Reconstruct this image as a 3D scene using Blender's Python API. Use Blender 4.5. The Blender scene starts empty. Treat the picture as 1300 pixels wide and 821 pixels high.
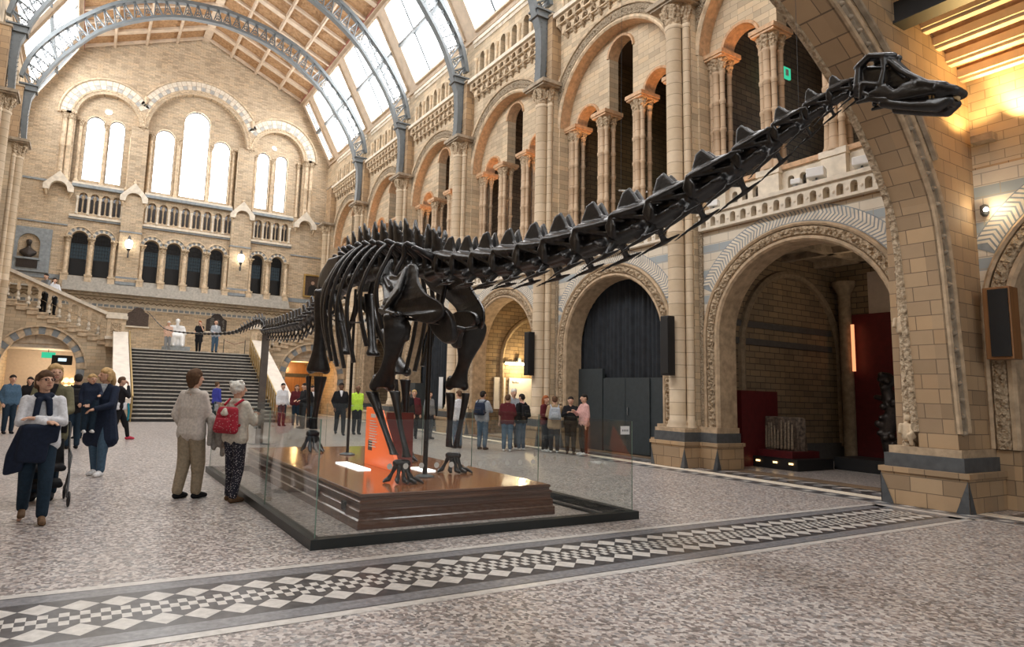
import bpy, bmesh, math, random
from mathutils import Vector as V, Matrix
from mathutils.geometry import tessellate_polygon
random.seed(7)
PI = math.pi
SC = bpy.context.scene
COL = SC.collection
CX = 4.6                      # middle of the nave

# ------------------------------------------------------------------ materials
def _mat(name):
    m = bpy.data.materials.new(name); m.use_nodes = True
    nt = m.node_tree; b = nt.nodes['Principled BSDF']
    return m, nt, b
def ramp(nt, src, stops, interp='LINEAR'):
    r = nt.nodes.new('ShaderNodeValToRGB'); r.color_ramp.interpolation = interp
    e = r.color_ramp.elements
    while len(e) > 1: e.remove(e[-1])
    e[0].position = stops[0][0]; e[0].color = (*stops[0][1], 1)
    for p, c in stops[1:]:
        k = e.new(p); k.color = (*c, 1)
    nt.links.new(src, r.inputs[0]); return r.outputs[0]
def math_(nt, op, a, b=None):
    n = nt.nodes.new('ShaderNodeMath'); n.operation = op
    for i, s in enumerate((a, b)):
        if s is None: continue
        if isinstance(s, (int, float)): n.inputs[i].default_value = s
        else: nt.links.new(s, n.inputs[i])
    return n.outputs[0]
def mixc(nt, f, a, b, mode='MIX'):
    n = nt.nodes.new('ShaderNodeMix'); n.data_type = 'RGBA'; n.blend_type = mode
    for i, s in ((0, f), (6, a), (7, b)):
        if isinstance(s, (int, float)): n.inputs[i].default_value = s
        elif isinstance(s, tuple): n.inputs[i].default_value = (*s, 1)
        else: nt.links.new(s, n.inputs[i])
    return n.outputs[2]
def noise(nt, scale, detail=3, vec=None, rough=.55):
    n = nt.nodes.new('ShaderNodeTexNoise'); n.inputs['Scale'].default_value = scale
    n.inputs['Detail'].default_value = detail; n.inputs['Roughness'].default_value = rough
    if vec is not None: nt.links.new(vec, n.inputs['Vector'])
    return n.outputs[0]
def geopos(nt):
    return nt.nodes.new('ShaderNodeNewGeometry')
def wallcoord(nt):
    """(along the wall, height) wherever the wall faces"""
    g = geopos(nt); s = nt.nodes.new('ShaderNodeSeparateXYZ'); nt.links.new(g.outputs['Position'], s.inputs[0])
    n = nt.nodes.new('ShaderNodeSeparateXYZ'); nt.links.new(g.outputs['True Normal'], n.inputs[0])
    f = math_(nt, 'GREATER_THAN', math_(nt, 'ABSOLUTE', n.outputs[1]), math_(nt, 'ABSOLUTE', n.outputs[0]))
    mx = nt.nodes.new('ShaderNodeMix'); nt.links.new(f, mx.inputs[0]); nt.links.new(s.outputs[1], mx.inputs[2]); nt.links.new(s.outputs[0], mx.inputs[3])
    c = nt.nodes.new('ShaderNodeCombineXYZ'); nt.links.new(mx.outputs[0], c.inputs[0]); nt.links.new(s.outputs[2], c.inputs[1])
    return c.outputs[0], g.outputs['Position'], s
def bump(nt, b, h, strength=.3, dist=.02):
    n = nt.nodes.new('ShaderNodeBump'); n.inputs['Strength'].default_value = strength; n.inputs['Distance'].default_value = dist
    nt.links.new(h, n.inputs['Height']); nt.links.new(n.outputs[0], b.inputs['Normal'])

def plain(name, col, rough=.6, metal=0, var=.12, scale=8, spec=.5, bmp=0, emit=0, sheen=0):
    m, nt, b = _mat(name)
    if var:
        f = noise(nt, scale, 4, geopos(nt).outputs['Position'])
        d = tuple(max(0, c*(1-var*1.6)) for c in col); l = tuple(min(1, c*(1+var)) for c in col)
        nt.links.new(ramp(nt, f, [(.3, d), (.7, l)]), b.inputs['Base Color'])
        if bmp: bump(nt, b, noise(nt, scale*4, 4, geopos(nt).outputs['Position']), bmp, .01)
    else: b.inputs['Base Color'].default_value = (*col, 1)
    b.inputs['Roughness'].default_value = rough; b.inputs['Metallic'].default_value = metal
    b.inputs['Specular IOR Level'].default_value = spec
    if emit:
        b.inputs['Emission Color'].default_value = (*col, 1); b.inputs['Emission Strength'].default_value = emit
    return m
def glow(name, col, s):
    m = bpy.data.materials.new(name); m.use_nodes = True; nt = m.node_tree; nt.nodes.clear()
    e = nt.nodes.new('ShaderNodeEmission'); o = nt.nodes.new('ShaderNodeOutputMaterial')
    e.inputs[0].default_value = (*col, 1); e.inputs[1].default_value = s; nt.links.new(e.outputs[0], o.inputs[0]); return m
def brick(name, c1, c2, mortar, bw, bh, rough=.75, stain=.35, msize=.012, patch=None):
    m, nt, b = _mat(name)
    vec, pos, _ = wallcoord(nt)
    t = nt.nodes.new('ShaderNodeTexBrick'); nt.links.new(vec, t.inputs['Vector'])
    t.inputs['Scale'].default_value = 1; t.inputs['Brick Width'].default_value = bw; t.inputs['Row Height'].default_value = bh
    t.inputs['Mortar Size'].default_value = msize; t.inputs['Mortar Smooth'].default_value = .3; t.inputs['Bias'].default_value = 0
    t.inputs['Color1'].default_value = (*c1, 1); t.inputs['Color2'].default_value = (*c2, 1); t.inputs['Mortar'].default_value = (*mortar, 1)
    # blocks differ from one another: big cells of noise
    sn = nt.nodes.new('ShaderNodeVectorMath'); sn.operation = 'SNAP'; nt.links.new(vec, sn.inputs[0]); sn.inputs[1].default_value = (bw, bh, 1)
    wn = nt.nodes.new('ShaderNodeTexWhiteNoise'); nt.links.new(sn.outputs[0], wn.inputs[0])
    v = ramp(nt, wn.outputs[0], [(0, (.72, .70, .68)), (.5, (1, 1, 1)), (1, (1.12, 1.06, .98))])
    c = mixc(nt, .8, t.outputs[0], v, 'MULTIPLY')
    st = ramp(nt, noise(nt, .9, 5, pos, .65), [(.35, (.72, .68, .64)), (.62, (1, 1, 1))])
    c = mixc(nt, stain, c, st, 'MULTIPLY')
    nt.links.new(c, b.inputs['Base Color']); b.inputs['Roughness'].default_value = rough
    h = math_(nt, 'ADD', math_(nt, 'MULTIPLY', t.outputs[1], -1.0), math_(nt, 'MULTIPLY', noise(nt, 30, 4, pos), .35))
    bump(nt, b, h, .35, .012)
    return m
def carved(name, c1, c2, scale=14):
    m, nt, b = _mat(name); g = geopos(nt)
    vo = nt.nodes.new('ShaderNodeTexVoronoi'); vo.inputs['Scale'].default_value = scale; vo.feature = 'SMOOTH_F1'
    nt.links.new(g.outputs['Position'], vo.inputs['Vector'])
    n = noise(nt, scale*1.3, 4, g.outputs['Position'])
    h = math_(nt, 'ADD', vo.outputs[0], n)
    nt.links.new(ramp(nt, n, [(.35, c2), (.65, c1)]), b.inputs['Base Color']); b.inputs['Roughness'].default_value = .8
    bump(nt, b, h, 1, .09); return m
def drumstone(name, c1, c2):
    """shaft built of drums: rings of slightly different stone"""
    m, nt, b = _mat(name); g = geopos(nt); s = nt.nodes.new('ShaderNodeSeparateXYZ'); nt.links.new(g.outputs['Position'], s.inputs[0])
    z = math_(nt, 'DIVIDE', s.outputs[2], .3); fl = math_(nt, 'FLOOR', z)
    wn = nt.nodes.new('ShaderNodeTexWhiteNoise'); wn.noise_dimensions = '1D'; nt.links.new(fl, wn.inputs['W'])
    c = ramp(nt, wn.outputs[0], [(0, c2), (1, c1)])
    fr = math_(nt, 'FRACT', z); j = math_(nt, 'LESS_THAN', fr, .05)
    c = mixc(nt, j, c, tuple(x*.55 for x in c2))
    c = mixc(nt, .4, c, ramp(nt, noise(nt, 7, 4, g.outputs['Position']), [(.3, (.75, .72, .7)), (.7, (1, 1, 1))]), 'MULTIPLY')
    nt.links.new(c, b.inputs['Base Color']); b.inputs['Roughness'].default_value = .7
    return m
def banded(name, c1, c2, period, duty, z0=0, bh=None):
    m, nt, b = _mat(name); vec, pos, s = wallcoord(nt)
    fr = math_(nt, 'FRACT', math_(nt, 'DIVIDE', math_(nt, 'SUBTRACT', s.outputs[2], z0), period))
    k = math_(nt, 'LESS_THAN', fr, duty)
    t = nt.nodes.new('ShaderNodeTexBrick'); nt.links.new(vec, t.inputs['Vector']); t.inputs['Scale'].default_value = 1
    t.inputs['Brick Width'].default_value = .5; t.inputs['Row Height'].default_value = period/3; t.inputs['Mortar Size'].default_value = .008
    c = mixc(nt, k, c1, c2); c = mixc(nt, t.outputs[1], c, tuple(x*.6 for x in c1))
    c = mixc(nt, .4, c, ramp(nt, noise(nt, 2.5, 5, pos), [(.3, (.75, .72, .7)), (.7, (1, 1, 1))]), 'MULTIPLY')
    nt.links.new(c, b.inputs['Base Color']); b.inputs['Roughness'].default_value = .7; return m
def terrazzo(name):
    m, nt, b = _mat(name); g = geopos(nt)
    vo = nt.nodes.new('ShaderNodeTexVoronoi'); vo.inputs['Scale'].default_value = 33; nt.links.new(g.outputs['Position'], vo.inputs['Vector'])
    sp = nt.nodes.new('ShaderNodeSeparateColor'); nt.links.new(vo.outputs['Color'], sp.inputs[0])
    c = ramp(nt, sp.outputs[0], [(0, (.085, .07, .065)), (.2, (.21, .165, .15)), (.36, (.43, .37, .34)), (.6, (.60, .555, .52)), (.84, (.26, .26, .265)), (1, (.78, .75, .71))], 'CONSTANT')
    v2 = nt.nodes.new('ShaderNodeTexVoronoi'); v2.inputs['Scale'].default_value = 80; nt.links.new(g.outputs['Position'], v2.inputs['Vector'])
    s2 = nt.nodes.new('ShaderNodeSeparateColor'); nt.links.new(v2.outputs['Color'], s2.inputs[0])
    c = mixc(nt, .25, c, ramp(nt, s2.outputs[1], [(0, (.30, .27, .26)), (1, (.75, .72, .68))]))
    c = mixc(nt, .5, c, ramp(nt, noise(nt, .7, 4, g.outputs['Position']), [(.3, (.78, .74, .74)), (.7, (1, .98, .96))]), 'MULTIPLY')
    nt.links.new(c, b.inputs['Base Color']); b.inputs['Roughness'].default_value = .32; b.inputs['Specular IOR Level'].default_value = .4
    bump(nt, b, noise(nt, 40, 2, g.outputs['Position']), .06, .01); return m
def woodmat(name, c1, c2, rough=.25, scale=3, axis=1, coat=.5):
    m, nt, b = _mat(name); g = geopos(nt)
    mp = nt.nodes.new('ShaderNodeMapping'); nt.links.new(g.outputs['Position'], mp.inputs[0])
    sc = [14, 14, 14]; sc[axis] = 1.2; mp.inputs['Scale'].default_value = [x*scale/3 for x in sc]
    n = noise(nt, 1, 6, mp.outputs[0], .6)
    nt.links.new(ramp(nt, n, [(.3, c2), (.7, c1)]), b.inputs['Base Color']); b.inputs['Roughness'].default_value = rough
    b.inputs['Coat Weight'].default_value = coat; b.inputs['Coat Roughness'].default_value = .12; return m
def glassmat(name, tint=(1, 1, 1), ior=1.5, rough=0):
    m = bpy.data.materials.new(name); m.use_nodes = True; nt = m.node_tree; nt.nodes.clear()
    o = nt.nodes.new('ShaderNodeOutputMaterial'); t = nt.nodes.new('ShaderNodeBsdfTransparent'); t.inputs[0].default_value = (*tint, 1)
    gl = nt.nodes.new('ShaderNodeBsdfGlossy'); gl.inputs['Roughness'].default_value = rough
    f = nt.nodes.new('ShaderNodeFresnel'); g = nt.nodes.new('ShaderNodeNewGeometry')
    io = nt.nodes.new('ShaderNodeMix'); nt.links.new(g.outputs['Backfacing'], io.inputs[0]); io.inputs[2].default_value = ior; io.inputs[3].default_value = 1/ior; nt.links.new(io.outputs[0], f.inputs[0])
    mx = nt.nodes.new('ShaderNodeMixShader'); nt.links.new(f.outputs[0], mx.inputs[0]); nt.links.new(t.outputs[0], mx.inputs[1]); nt.links.new(gl.outputs[0], mx.inputs[2])
    nt.links.new(mx.outputs[0], o.inputs[0]); return m

M = {}
M['slate'] = plain('dark_slate_band', (.085, .09, .095), .6, var=.15)
M['ashlar'] = brick('ashlar', (.49, .345, .205), (.385, .27, .165), (.20, .14, .09), .46, .235, msize=.008)  # darkened so the colour carries the weaker light low in the hall
M['ashlar_pale'] = brick('ashlar_pale', (.66, .54, .38), (.58, .47, .33), (.36, .29, .21), .42, .16, stain=.45, msize=.007)
M['wallbrick'] = brick('wallbrick', (.64, .51, .36), (.54, .43, .30), (.30, .24, .17), .30, .095, stain=.5, msize=.008)
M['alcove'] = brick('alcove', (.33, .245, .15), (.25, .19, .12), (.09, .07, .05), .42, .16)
M['stone'] = plain('buff_stone', (.64, .50, .34), .7, var=.22, scale=5, bmp=.2)
M['stone_pale'] = plain('pale_stone', (.74, .66, .54), .7, var=.12, scale=5, bmp=.15)
M['stone_dark'] = plain('weathered_stone', (.36, .29, .21), .75, var=.25, scale=6, bmp=.3)
M['terracotta'] = plain('warm_terracotta', (.60, .38, .22), .65, var=.18, scale=9, bmp=.2)
M['greystone'] = plain('blue_grey_stone', (.27, .30, .32), .65, var=.15, scale=7, bmp=.1)
M['shaft'] = drumstone('shaft_drums', (.70, .57, .41), (.58, .45, .30))
M['colonette'] = drumstone('colonette_drums', (.62, .47, .32), (.52, .37, .24))
M['carved'] = carved('carved_stone', (.66, .52, .36), (.40, .29, .18), 13)
M['carved_fine'] = carved('carved_diaper', (.60, .48, .34), (.36, .28, .19), 24)
M['spandrel'] = banded('banded_spandrel', (.70, .62, .50), (.36, .40, .42), .62, .34, 3.28)
M['steel'] = plain('grey_blue_painted_steel', (.13, .145, .152), .45, var=.08, scale=6)
M['steel_dark'] = plain('dark_steel', (.04, .042, .045), .45, var=.1)
M['dark'] = plain('void_shade_backing', (.035, .030, .028), .9, var=.1)  # near-black colour stands in for the shade behind the end-wall openings
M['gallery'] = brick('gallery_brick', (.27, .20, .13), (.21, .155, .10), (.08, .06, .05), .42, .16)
M['sky'] = glow('daylight_through_glazing', (.97, .985, 1), 12.5)
M['winsky'] = glow('daylight_window', (1, .99, .97), 6)
M['wingreen'] = glow('stained_glass_green', (.45, .55, .32), .9)
M['winblue'] = glow('stained_glass_white', (.62, .76, .9), 1.6)
M['leading'] = plain('window_leading', (.03, .035, .04), .5, var=0)
M['cream'] = plain('cream_plaster_moulding', (.66, .53, .40), .6, var=.1, scale=3)
M['coffer'] = carved('painted_ceiling_panel', (.50, .30, .15), (.34, .19, .09), 5)
M['crimson'] = plain('crimson_painted_beam', (.34, .12, .09), .5, var=.1)
M['terrazzo'] = terrazzo('terrazzo')
M['mwhite'] = plain('white_mosaic', (.58, .55, .51), .3, var=.12, scale=14)
M['mblack'] = plain('black_mosaic', (.065, .062, .064), .3, var=.3, scale=14)
M['mgrey'] = plain('grey_mosaic', (.21, .21, .22), .3, var=.22, scale=20)
M['marble'] = plain('white_marble', (.80, .80, .79), .35, var=.06, scale=5)
M['marble_warm'] = plain('veined_pale_marble', (.74, .67, .58), .35, var=.1, scale=3)
M['bronze'] = plain('dark_bronze', (.055, .045, .04), .35, .6, var=.2, scale=20, bmp=.5)
M['bronzebrown'] = plain('brown_bronze', (.10, .07, .055), .4, .3, var=.2, scale=12, bmp=.4)
M['gold'] = plain('gilt', (.70, .50, .20), .35, .8, var=.1)
M['brass'] = plain('brass', (.55, .40, .18), .3, .9, var=.05)
M['black'] = plain('matt_black', (.012, .012, .013), .5, var=.1)
M['curtain'] = plain('black_curtain', (.018, .022, .028), .85, var=.25, scale=4)
M['doorblk'] = plain('charcoal_painted_door', (.035, .045, .050), .55, var=.1)
M['white'] = plain('white_board', (.78, .78, .77), .6, var=.03)
M['ink'] = plain('grey_ink', (.25, .25, .25), .7, var=0)
M['redboard'] = plain('dark_red_board', (.11, .009, .011), .55, var=.15)
M['lampglow'] = glow('lamp_glass', (1, .90, .72), 9)
M['tube'] = glow('fluorescent_tube', (1, .85, .60), 22)
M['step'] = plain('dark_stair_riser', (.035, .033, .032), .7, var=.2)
M['tread'] = plain('pale_stair_tread', (.46, .43, .38), .5, var=.15)  # much paler than the near-black risers

# ------------------------------------------------------------------ mesh builder
def FW(u, v, w): return V((w, u, v))               # right wall: u = Y, v = Z, w = X
def FL(u, v, w): return V((2*CX - w, u, v))        # left wall mirrored
def FE(u, v, w): return V((u, w, v))               # walls across the nave: u = X, v = Z, w = Y
def attach(o, parent, local=False):
    o.parent = parent
    if not local:
        r = parent; mw = Matrix.Identity(4)
        while r is not None:
            mw = Matrix.Translation(r.location) @ Matrix.Rotation(r.rotation_euler.z, 4, 'Z') @ mw if r.type == 'EMPTY' else mw
            r = r.parent
        o.matrix_parent_inverse = mw.inverted() if parent.type == 'EMPTY' else Matrix.Identity(4)
        if parent.type != 'EMPTY': o.matrix_parent_inverse = Matrix.Identity(4)
_ICO = None
def ico():
    global _ICO
    if _ICO is None:
        b = bmesh.new(); bmesh.ops.create_icosphere(b, subdivisions=2, radius=1); _ICO = [v.co.copy() for v in b.verts]; b.free()
    return _ICO
class MB:
    def __init__(s): s.v = []; s.f = []; s.m = []; s.sm = []
    def add(s, vs, fs, m=0, smooth=False):
        o = len(s.v); s.v += [tuple(p) for p in vs]
        for f in fs: s.f.append([o+i for i in f]); s.m.append(m); s.sm.append(smooth)
        return s
    def quad(s, a, b, c, d, m=0): return s.add([a, b, c, d], [(0, 1, 2, 3)], m)
    def box(s, lo, hi, m=0, F=None):
        (x0, y0, z0), (x1, y1, z1) = lo, hi
        P = [(x0,y0,z0),(x1,y0,z0),(x1,y1,z0),(x0,y1,z0),(x0,y0,z1),(x1,y0,z1),(x1,y1,z1),(x0,y1,z1)]
        if F: P = [F(*p) for p in P]
        return s.add(P, [(0,3,2,1),(4,5,6,7),(0,1,5,4),(1,2,6,5),(2,3,7,6),(3,0,4,7)], m)
    def cbox(s, c, d, m=0, rz=0, F=None):
        r = Matrix.Rotation(rz, 3, 'Z'); P = []
        for sz in (-1, 1):
            for sx, sy in ((-1,-1),(1,-1),(1,1),(-1,1)): P.append(r @ V((sx*d[0]/2, sy*d[1]/2, sz*d[2]/2)) + V(c))
        return s.add(P, [(0,3,2,1),(4,5,6,7),(0,1,5,4),(1,2,6,5),(2,3,7,6),(3,0,4,7)], m)
    def bar(s, a, b, w, h, m=0, up=(0,0,1)):
        a, b = V(a), V(b); d = (b-a).normalized(); u = V(up); x = d.cross(u)
        if x.length < 1e-4: x = d.cross(V((1,0,0)))
        x.normalize(); y = x.cross(d)
        P = [p + x*sx*w/2 + y*sy*h/2 for p in (a, b) for sx, sy in ((-1,-1),(1,-1),(1,1),(-1,1))]
        return s.add(P, [(0,3,2,1),(4,5,6,7),(0,1,5,4),(1,2,6,5),(2,3,7,6),(3,0,4,7)], m)
    def prism(s, outer, w0, w1, F, holes=(), m=0, ms=None, back=True):
        loops = [list(outer)] + [list(h) for h in holes]
        flat = [p for l in loops for p in l]
        tris = tessellate_polygon([[V((p[0], p[1], 0)) for p in l] for l in loops])
        n = len(flat)
        s.add([F(p[0], p[1], w0) for p in flat], [tuple(t) for t in tris], m)
        if back: s.add([F(p[0], p[1], w1) for p in flat], [tuple(reversed(t)) for t in tris], m)
        for l in loops:
            k = len(l); P = [F(p[0], p[1], w0) for p in l] + [F(p[0], p[1], w1) for p in l]
            s.add(P, [(i, (i+1) % k, k+(i+1) % k, k+i) for i in range(k)], m if ms is None else ms)
        return s
    def tube(s, pts, r, n=8, m=0, caps=True):
        pts = [V(p) for p in pts]; k = len(pts)
        if not hasattr(r, '__len__'): r = [r]*k
        vs = []; fs = []; x = None
        for i, p in enumerate(pts):
            d = (pts[min(i+1, k-1)] - pts[max(i-1, 0)])
            d = d.normalized() if d.length > 1e-9 else V((0,0,1))
            if x is None: x = d.cross(V((.13,.99,.05)) if abs(d.y) < .9 else V((1,0,0)))
            x = (x - d*x.dot(d)).normalized(); y = d.cross(x)
            for j in range(n):
                a = 2*PI*j/n; vs.append(p + (x*math.cos(a) + y*math.sin(a))*r[i])
        for i in range(k-1):
            for j in range(n): fs.append((i*n+j, i*n+(j+1) % n, (i+1)*n+(j+1) % n, (i+1)*n+j))
        s.add(vs, fs, m, True)
        if caps:
            s.add(vs[:n], [tuple(reversed(range(n)))], m); s.add(vs[-n:], [tuple(range(n))], m)
        return s
    def lathe(s, c, prof, n=14, m=0, ax=None):
        c = V(c); vs = []; fs = []; k = len(prof)
        for r, z in prof:
            for j in range(n):
                a = 2*PI*j/n; vs.append(c + V((r*math.cos(a), r*math.sin(a), z)))
        for i in range(k-1):
            for j in range(n): fs.append((i*n+j, i*n+(j+1) % n, (i+1)*n+(j+1) % n, (i+1)*n+j))
        s.add(vs, fs, m, n > 8)
        s.add(vs[:n], [tuple(reversed(range(n)))], m); s.add(vs[-n:], [tuple(range(n))], m); return s
    def ngonloft(s, rings, m=0, smooth=False, caps=True):
        n = len(rings[0]); vs = [p for r in rings for p in r]; fs = []
        for i in range(len(rings)-1):
            for j in range(n): fs.append((i*n+j, i*n+(j+1) % n, (i+1)*n+(j+1) % n, (i+1)*n+j))
        s.add(vs, fs, m, smooth)
        if caps: s.add(rings[0], [tuple(reversed(range(n)))], m); s.add(rings[-1], [tuple(range(n))], m)
        return s
    def hull(s, balls, m=0, sc=(1, 1, 1)):
        b = bmesh.new()
        for p, r in balls:
            for q in ico(): b.verts.new((p[0]+q.x*r*sc[0], p[1]+q.y*r*sc[1], p[2]+q.z*r*sc[2]))
        res = bmesh.ops.convex_hull(b, input=b.verts)
        kill = {g for g in res['geom_interior'] + res['geom_unused'] if isinstance(g, bmesh.types.BMVert)}
        if kill: bmesh.ops.delete(b, geom=list(kill), context='VERTS')
        bmesh.ops.recalc_face_normals(b, faces=b.faces)
        b.verts.index_update()
        s.add([v.co.copy() for v in b.verts], [[v.index for v in f.verts] for f in b.faces], m, True); b.free(); return s
    def chain(s, pts, m=0):
        for a, b in zip(pts, pts[1:]): s.hull([a, b], m)
        return s
    def sweep(s, F, c, zs, zp, r, prof, n=24, m=0, ms=None, smooth=False, legs=True):
        """moulding of profile (dr, w) run round an arch: up the jamb, round, down"""
        path = []
        if legs and zs < zp: path.append((1, 0, zs))
        for i in range(n+1):
            a = PI*i/n; path.append((math.cos(a), math.sin(a), None))
        if legs and zs < zp: path.append((-1, 0, zs))
        rings = []
        for cx_, sz_, z in path:
            ring = []
            for dr, w in prof:
                R = r+dr
                ring.append(F(c+cx_*R, zp+sz_*R if z is None else z, w))
            rings.append(ring)
        k = len(prof); vs = [p for g in rings for p in g]
        for i in range(len(rings)-1):
            for j in range(k-1):
                mm = m if ms is None else ms[j]
                s.add([rings[i][j], rings[i][j+1], rings[i+1][j+1], rings[i+1][j]], [(0, 1, 2, 3)], mm, smooth)
        return s
    def mesh(s, name):
        me = bpy.data.meshes.new(name); me.from_pydata(s.v, [], s.f)
        me.polygons.foreach_set('material_index', s.m); me.polygons.foreach_set('use_smooth', s.sm); me.update(); return me
    def build(s, name, mats, parent=None, bevel=0):
        me = s.mesh(name)
        for k in (mats if isinstance(mats, (list, tuple)) else [mats]): me.materials.append(M[k] if isinstance(k, str) else k)
        o = bpy.data.objects.new(name, me); COL.objects.link(o)
        if parent is not None: attach(o, parent)
        if bevel:
            b = o.modifiers.new('b', 'BEVEL'); b.width = bevel; b.segments = 2; b.limit_method = 'ANGLE'
        return o
def fuse(mb, name, voxel, mats, smooth=3, parent=None, local=False, fac=.5):
    me = mb.mesh(name+'_raw'); o = bpy.data.objects.new(name+'_raw', me); COL.objects.link(o)
    r = o.modifiers.new('r', 'REMESH'); r.mode = 'VOXEL'; r.voxel_size = voxel; r.use_smooth_shade = True
    if smooth:
        k = o.modifiers.new('s', 'SMOOTH'); k.iterations = smooth; k.factor = fac
    dg = bpy.context.evaluated_depsgraph_get(); ev = o.evaluated_get(dg)
    out = bpy.data.meshes.new_from_object(ev); out.name = name
    bpy.data.objects.remove(o); bpy.data.meshes.remove(me)
    out.materials.clear()
    for k in (mats if isinstance(mats, (list, tuple)) else [mats]): out.materials.append(M[k] if isinstance(k, str) else k)
    out.polygons.foreach_set('use_smooth', [True]*len(out.polygons))
    if mb is None: return out
    ob = bpy.data.objects.new(name, out); COL.objects.link(ob)
    if parent is not None:
        attach(ob, parent, local)
    return ob
def thing(name, label, cat, loc=(0, 0, 0), rz=0, group=None):
    o = bpy.data.objects.new(name, None); COL.objects.link(o); o.location = loc; o.rotation_euler = (0, 0, rz)
    o.empty_display_size = .1
    return tag(o, label, cat, group)
def tag(o, label, cat, group=None, kind=None):
    o['label'] = label; o['category'] = cat
    if group: o['group'] = group
    if kind: o['kind'] = kind
    return o
def struct(o): o['kind'] = 'structure'; return o
def arc(c, z, r, a0, a1, n): return [(c+r*math.cos(a0+(a1-a0)*i/n), z+r*math.sin(a0+(a1-a0)*i/n)) for i in range(n+1)]
def archhole(c, zs, zp, r, n=16): return [(c+r, zs)] + arc(c, zp, r, 0, PI, n) + [(c-r, zs)]
M['dimglass'] = glow('dim_leaded_glass', (.30, .38, .42), .10)
M['paleblock'] = plain('faded_grey_block', (.44, .43, .40), .7, var=.15)
M['bronze_light'] = plain('worn_bronze', (.16, .15, .13), .4, .6, var=.2)
M['skin_dim'] = plain('painted_face', (.45, .30, .22), .7, var=.1)
M['beige'] = plain('beige_plaster', (.55, .46, .38), .8, var=.05)
M['exitgreen'] = glow('exit_sign_green', (.05, .55, .30), .9)
M['screenglow'] = glow('screen_picture', (.6, .8, .9), 1.2)
M['lampwarm'] = glow('warm_lamp', (1, .62, .25), 3)
M['doorwood'] = woodmat('door_wood', (.34, .16, .06), (.20, .09, .035), .4, 3, 2, .2)
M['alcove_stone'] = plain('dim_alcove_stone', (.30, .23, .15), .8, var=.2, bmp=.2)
M['dimband'] = plain('dark_stone_band', (.10, .095, .09), .8)
M['petrified'] = plain('petrified_wood', (.12, .085, .06), .7, var=.45, scale=14, bmp=.6)
M['petrified_pale'] = plain('pale_split_wood', (.26, .20, .14), .7, var=.35, scale=22, bmp=.5)
M['slitglow'] = glow('orange_slit', (1, .35, .15), 1.2)
M['lensglow'] = glow('spot_lens', (1, .93, .8), 40)
M['chrome'] = plain('chrome', (.7, .7, .7), .15, 1, var=0)
M['archstone'] = plain('dimmed_arch_stone', (.50, .37, .24), .75, var=.2, scale=6, bmp=.2)  # buff stone toned down, standing in for less light near the floor
M['tooth'] = plain('tooth', (.42, .28, .12), .35, var=.2)
M['poleblack'] = plain('pole_black', (.03, .024, .02), .3, .4, var=0)
M['postbrown'] = plain('post_brown', (.13, .11, .095), .45, .3, var=.1)
M['mahogany'] = woodmat('mahogany', (.16, .065, .032), (.075, .03, .016), .28, 2.4, 0, .4)
M['mahogany_top'] = woodmat('mahogany_top', (.46, .17, .055), (.34, .115, .036), .16, 1.6, 0, .6)
M['case_glass'] = glassmat('case_glass', (.955, .97, .96))
M['glass_edge'] = plain('glass_edge', (.25, .36, .30), .2, var=0)
M['railblack'] = plain('rail_black', (.014, .018, .018), .35, var=.05)
M['dotwhite'] = plain('frosted_dot', (.62, .60, .55), .5, var=0)
M['orange'] = plain('orange_panel_glow', (.90, .16, .035), .35, var=.04, emit=.35)  # slight self-glow added to brighten the board, which is no lamp
M['textwhite'] = plain('white_text', (.85, .85, .82), .5, var=0)
M['maroon'] = plain('maroon_board', (.16, .03, .02), .45, var=0)
M['striplight'] = glow('lit_graphic', (1, .97, .92), 2.2)
# ================================================================== THE HALL
PY = [5.34, 10.93, 16.52, 22.11, 27.70, 33.30, 38.90]
BC = [(a+b)/2 for a, b in zip(PY, PY[1:])]
YE = 40.6
# ---- floor
fl = MB(); fl.quad((-9, -6, 0), (20, -6, 0), (20, 42, 0), (-9, 42, 0))
struct(fl.build('floor', 'terrazzo'))
def strip_boxes(mb, lst, x0, x1, y0, y1):
    pass
# mosaic band across the nave in front of the case: flat inlays 2 mm proud
Z1 = .003
mos = MB()
XS, XEe = -3.5, 11.36
def rect(mb, x0, y0, x1, y1, m, z=Z1): mb.quad((x0, y0, z), (x1, y0, z), (x1, y1, z), (x0, y1, z), m)
Y0m, Y1m = 4.50, 5.92
W_ = [(0, .095, 0), (.095, .115, 1), (.115, .285, 2), (.285, .31, 1)]
for a, b_, m in W_:
    rect(mos, XS, Y0m+a, XEe-a, Y0m+b_, m); rect(mos, XS, Y1m-b_, XEe-a, Y1m-a, m)
    rect(mos, XEe-b_, Y0m+a, XEe-a, Y1m-a, m)
lo, hi = Y0m+.31, Y1m-.31; h = hi-lo
x = XS; q = .25
k = 0
while x < XEe-.42:
    x2 = min(x+q, XEe-.32)
    for (a, b_) in ((0, .34), (.66, 1)):      # big checker in the outer thirds, small in the middle
        rect(mos, x, lo+h*a, x2, lo+h*b_, 1, Z1)
    # slanted white lozenges
    for (a, b_, s) in ((.03, .33, 1), (.67, .97, -1)):
        ya, yb = lo+h*a, lo+h*b_; ym = (ya+yb)/2
        mos.quad((x, ym, Z1+.001), (x+q*.5, ya, Z1+.001), (x2, ym, Z1+.001), (x+q*.5, yb, Z1+.001), 0)
    n = 4; hh = h*.32/3
    for i in range(n):
        for j in range(3):
            rect(mos, x+q*i/n, lo+h*.34+hh*j, min(x+q*(i+1)/n, x2), lo+h*.34+hh*(j+1), 0 if (i+j) % 2 == 0 else 1, Z1)
    x = x2
struct(mos.build('trim_7', ['mwhite', 'mblack', 'mgrey']))
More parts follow.
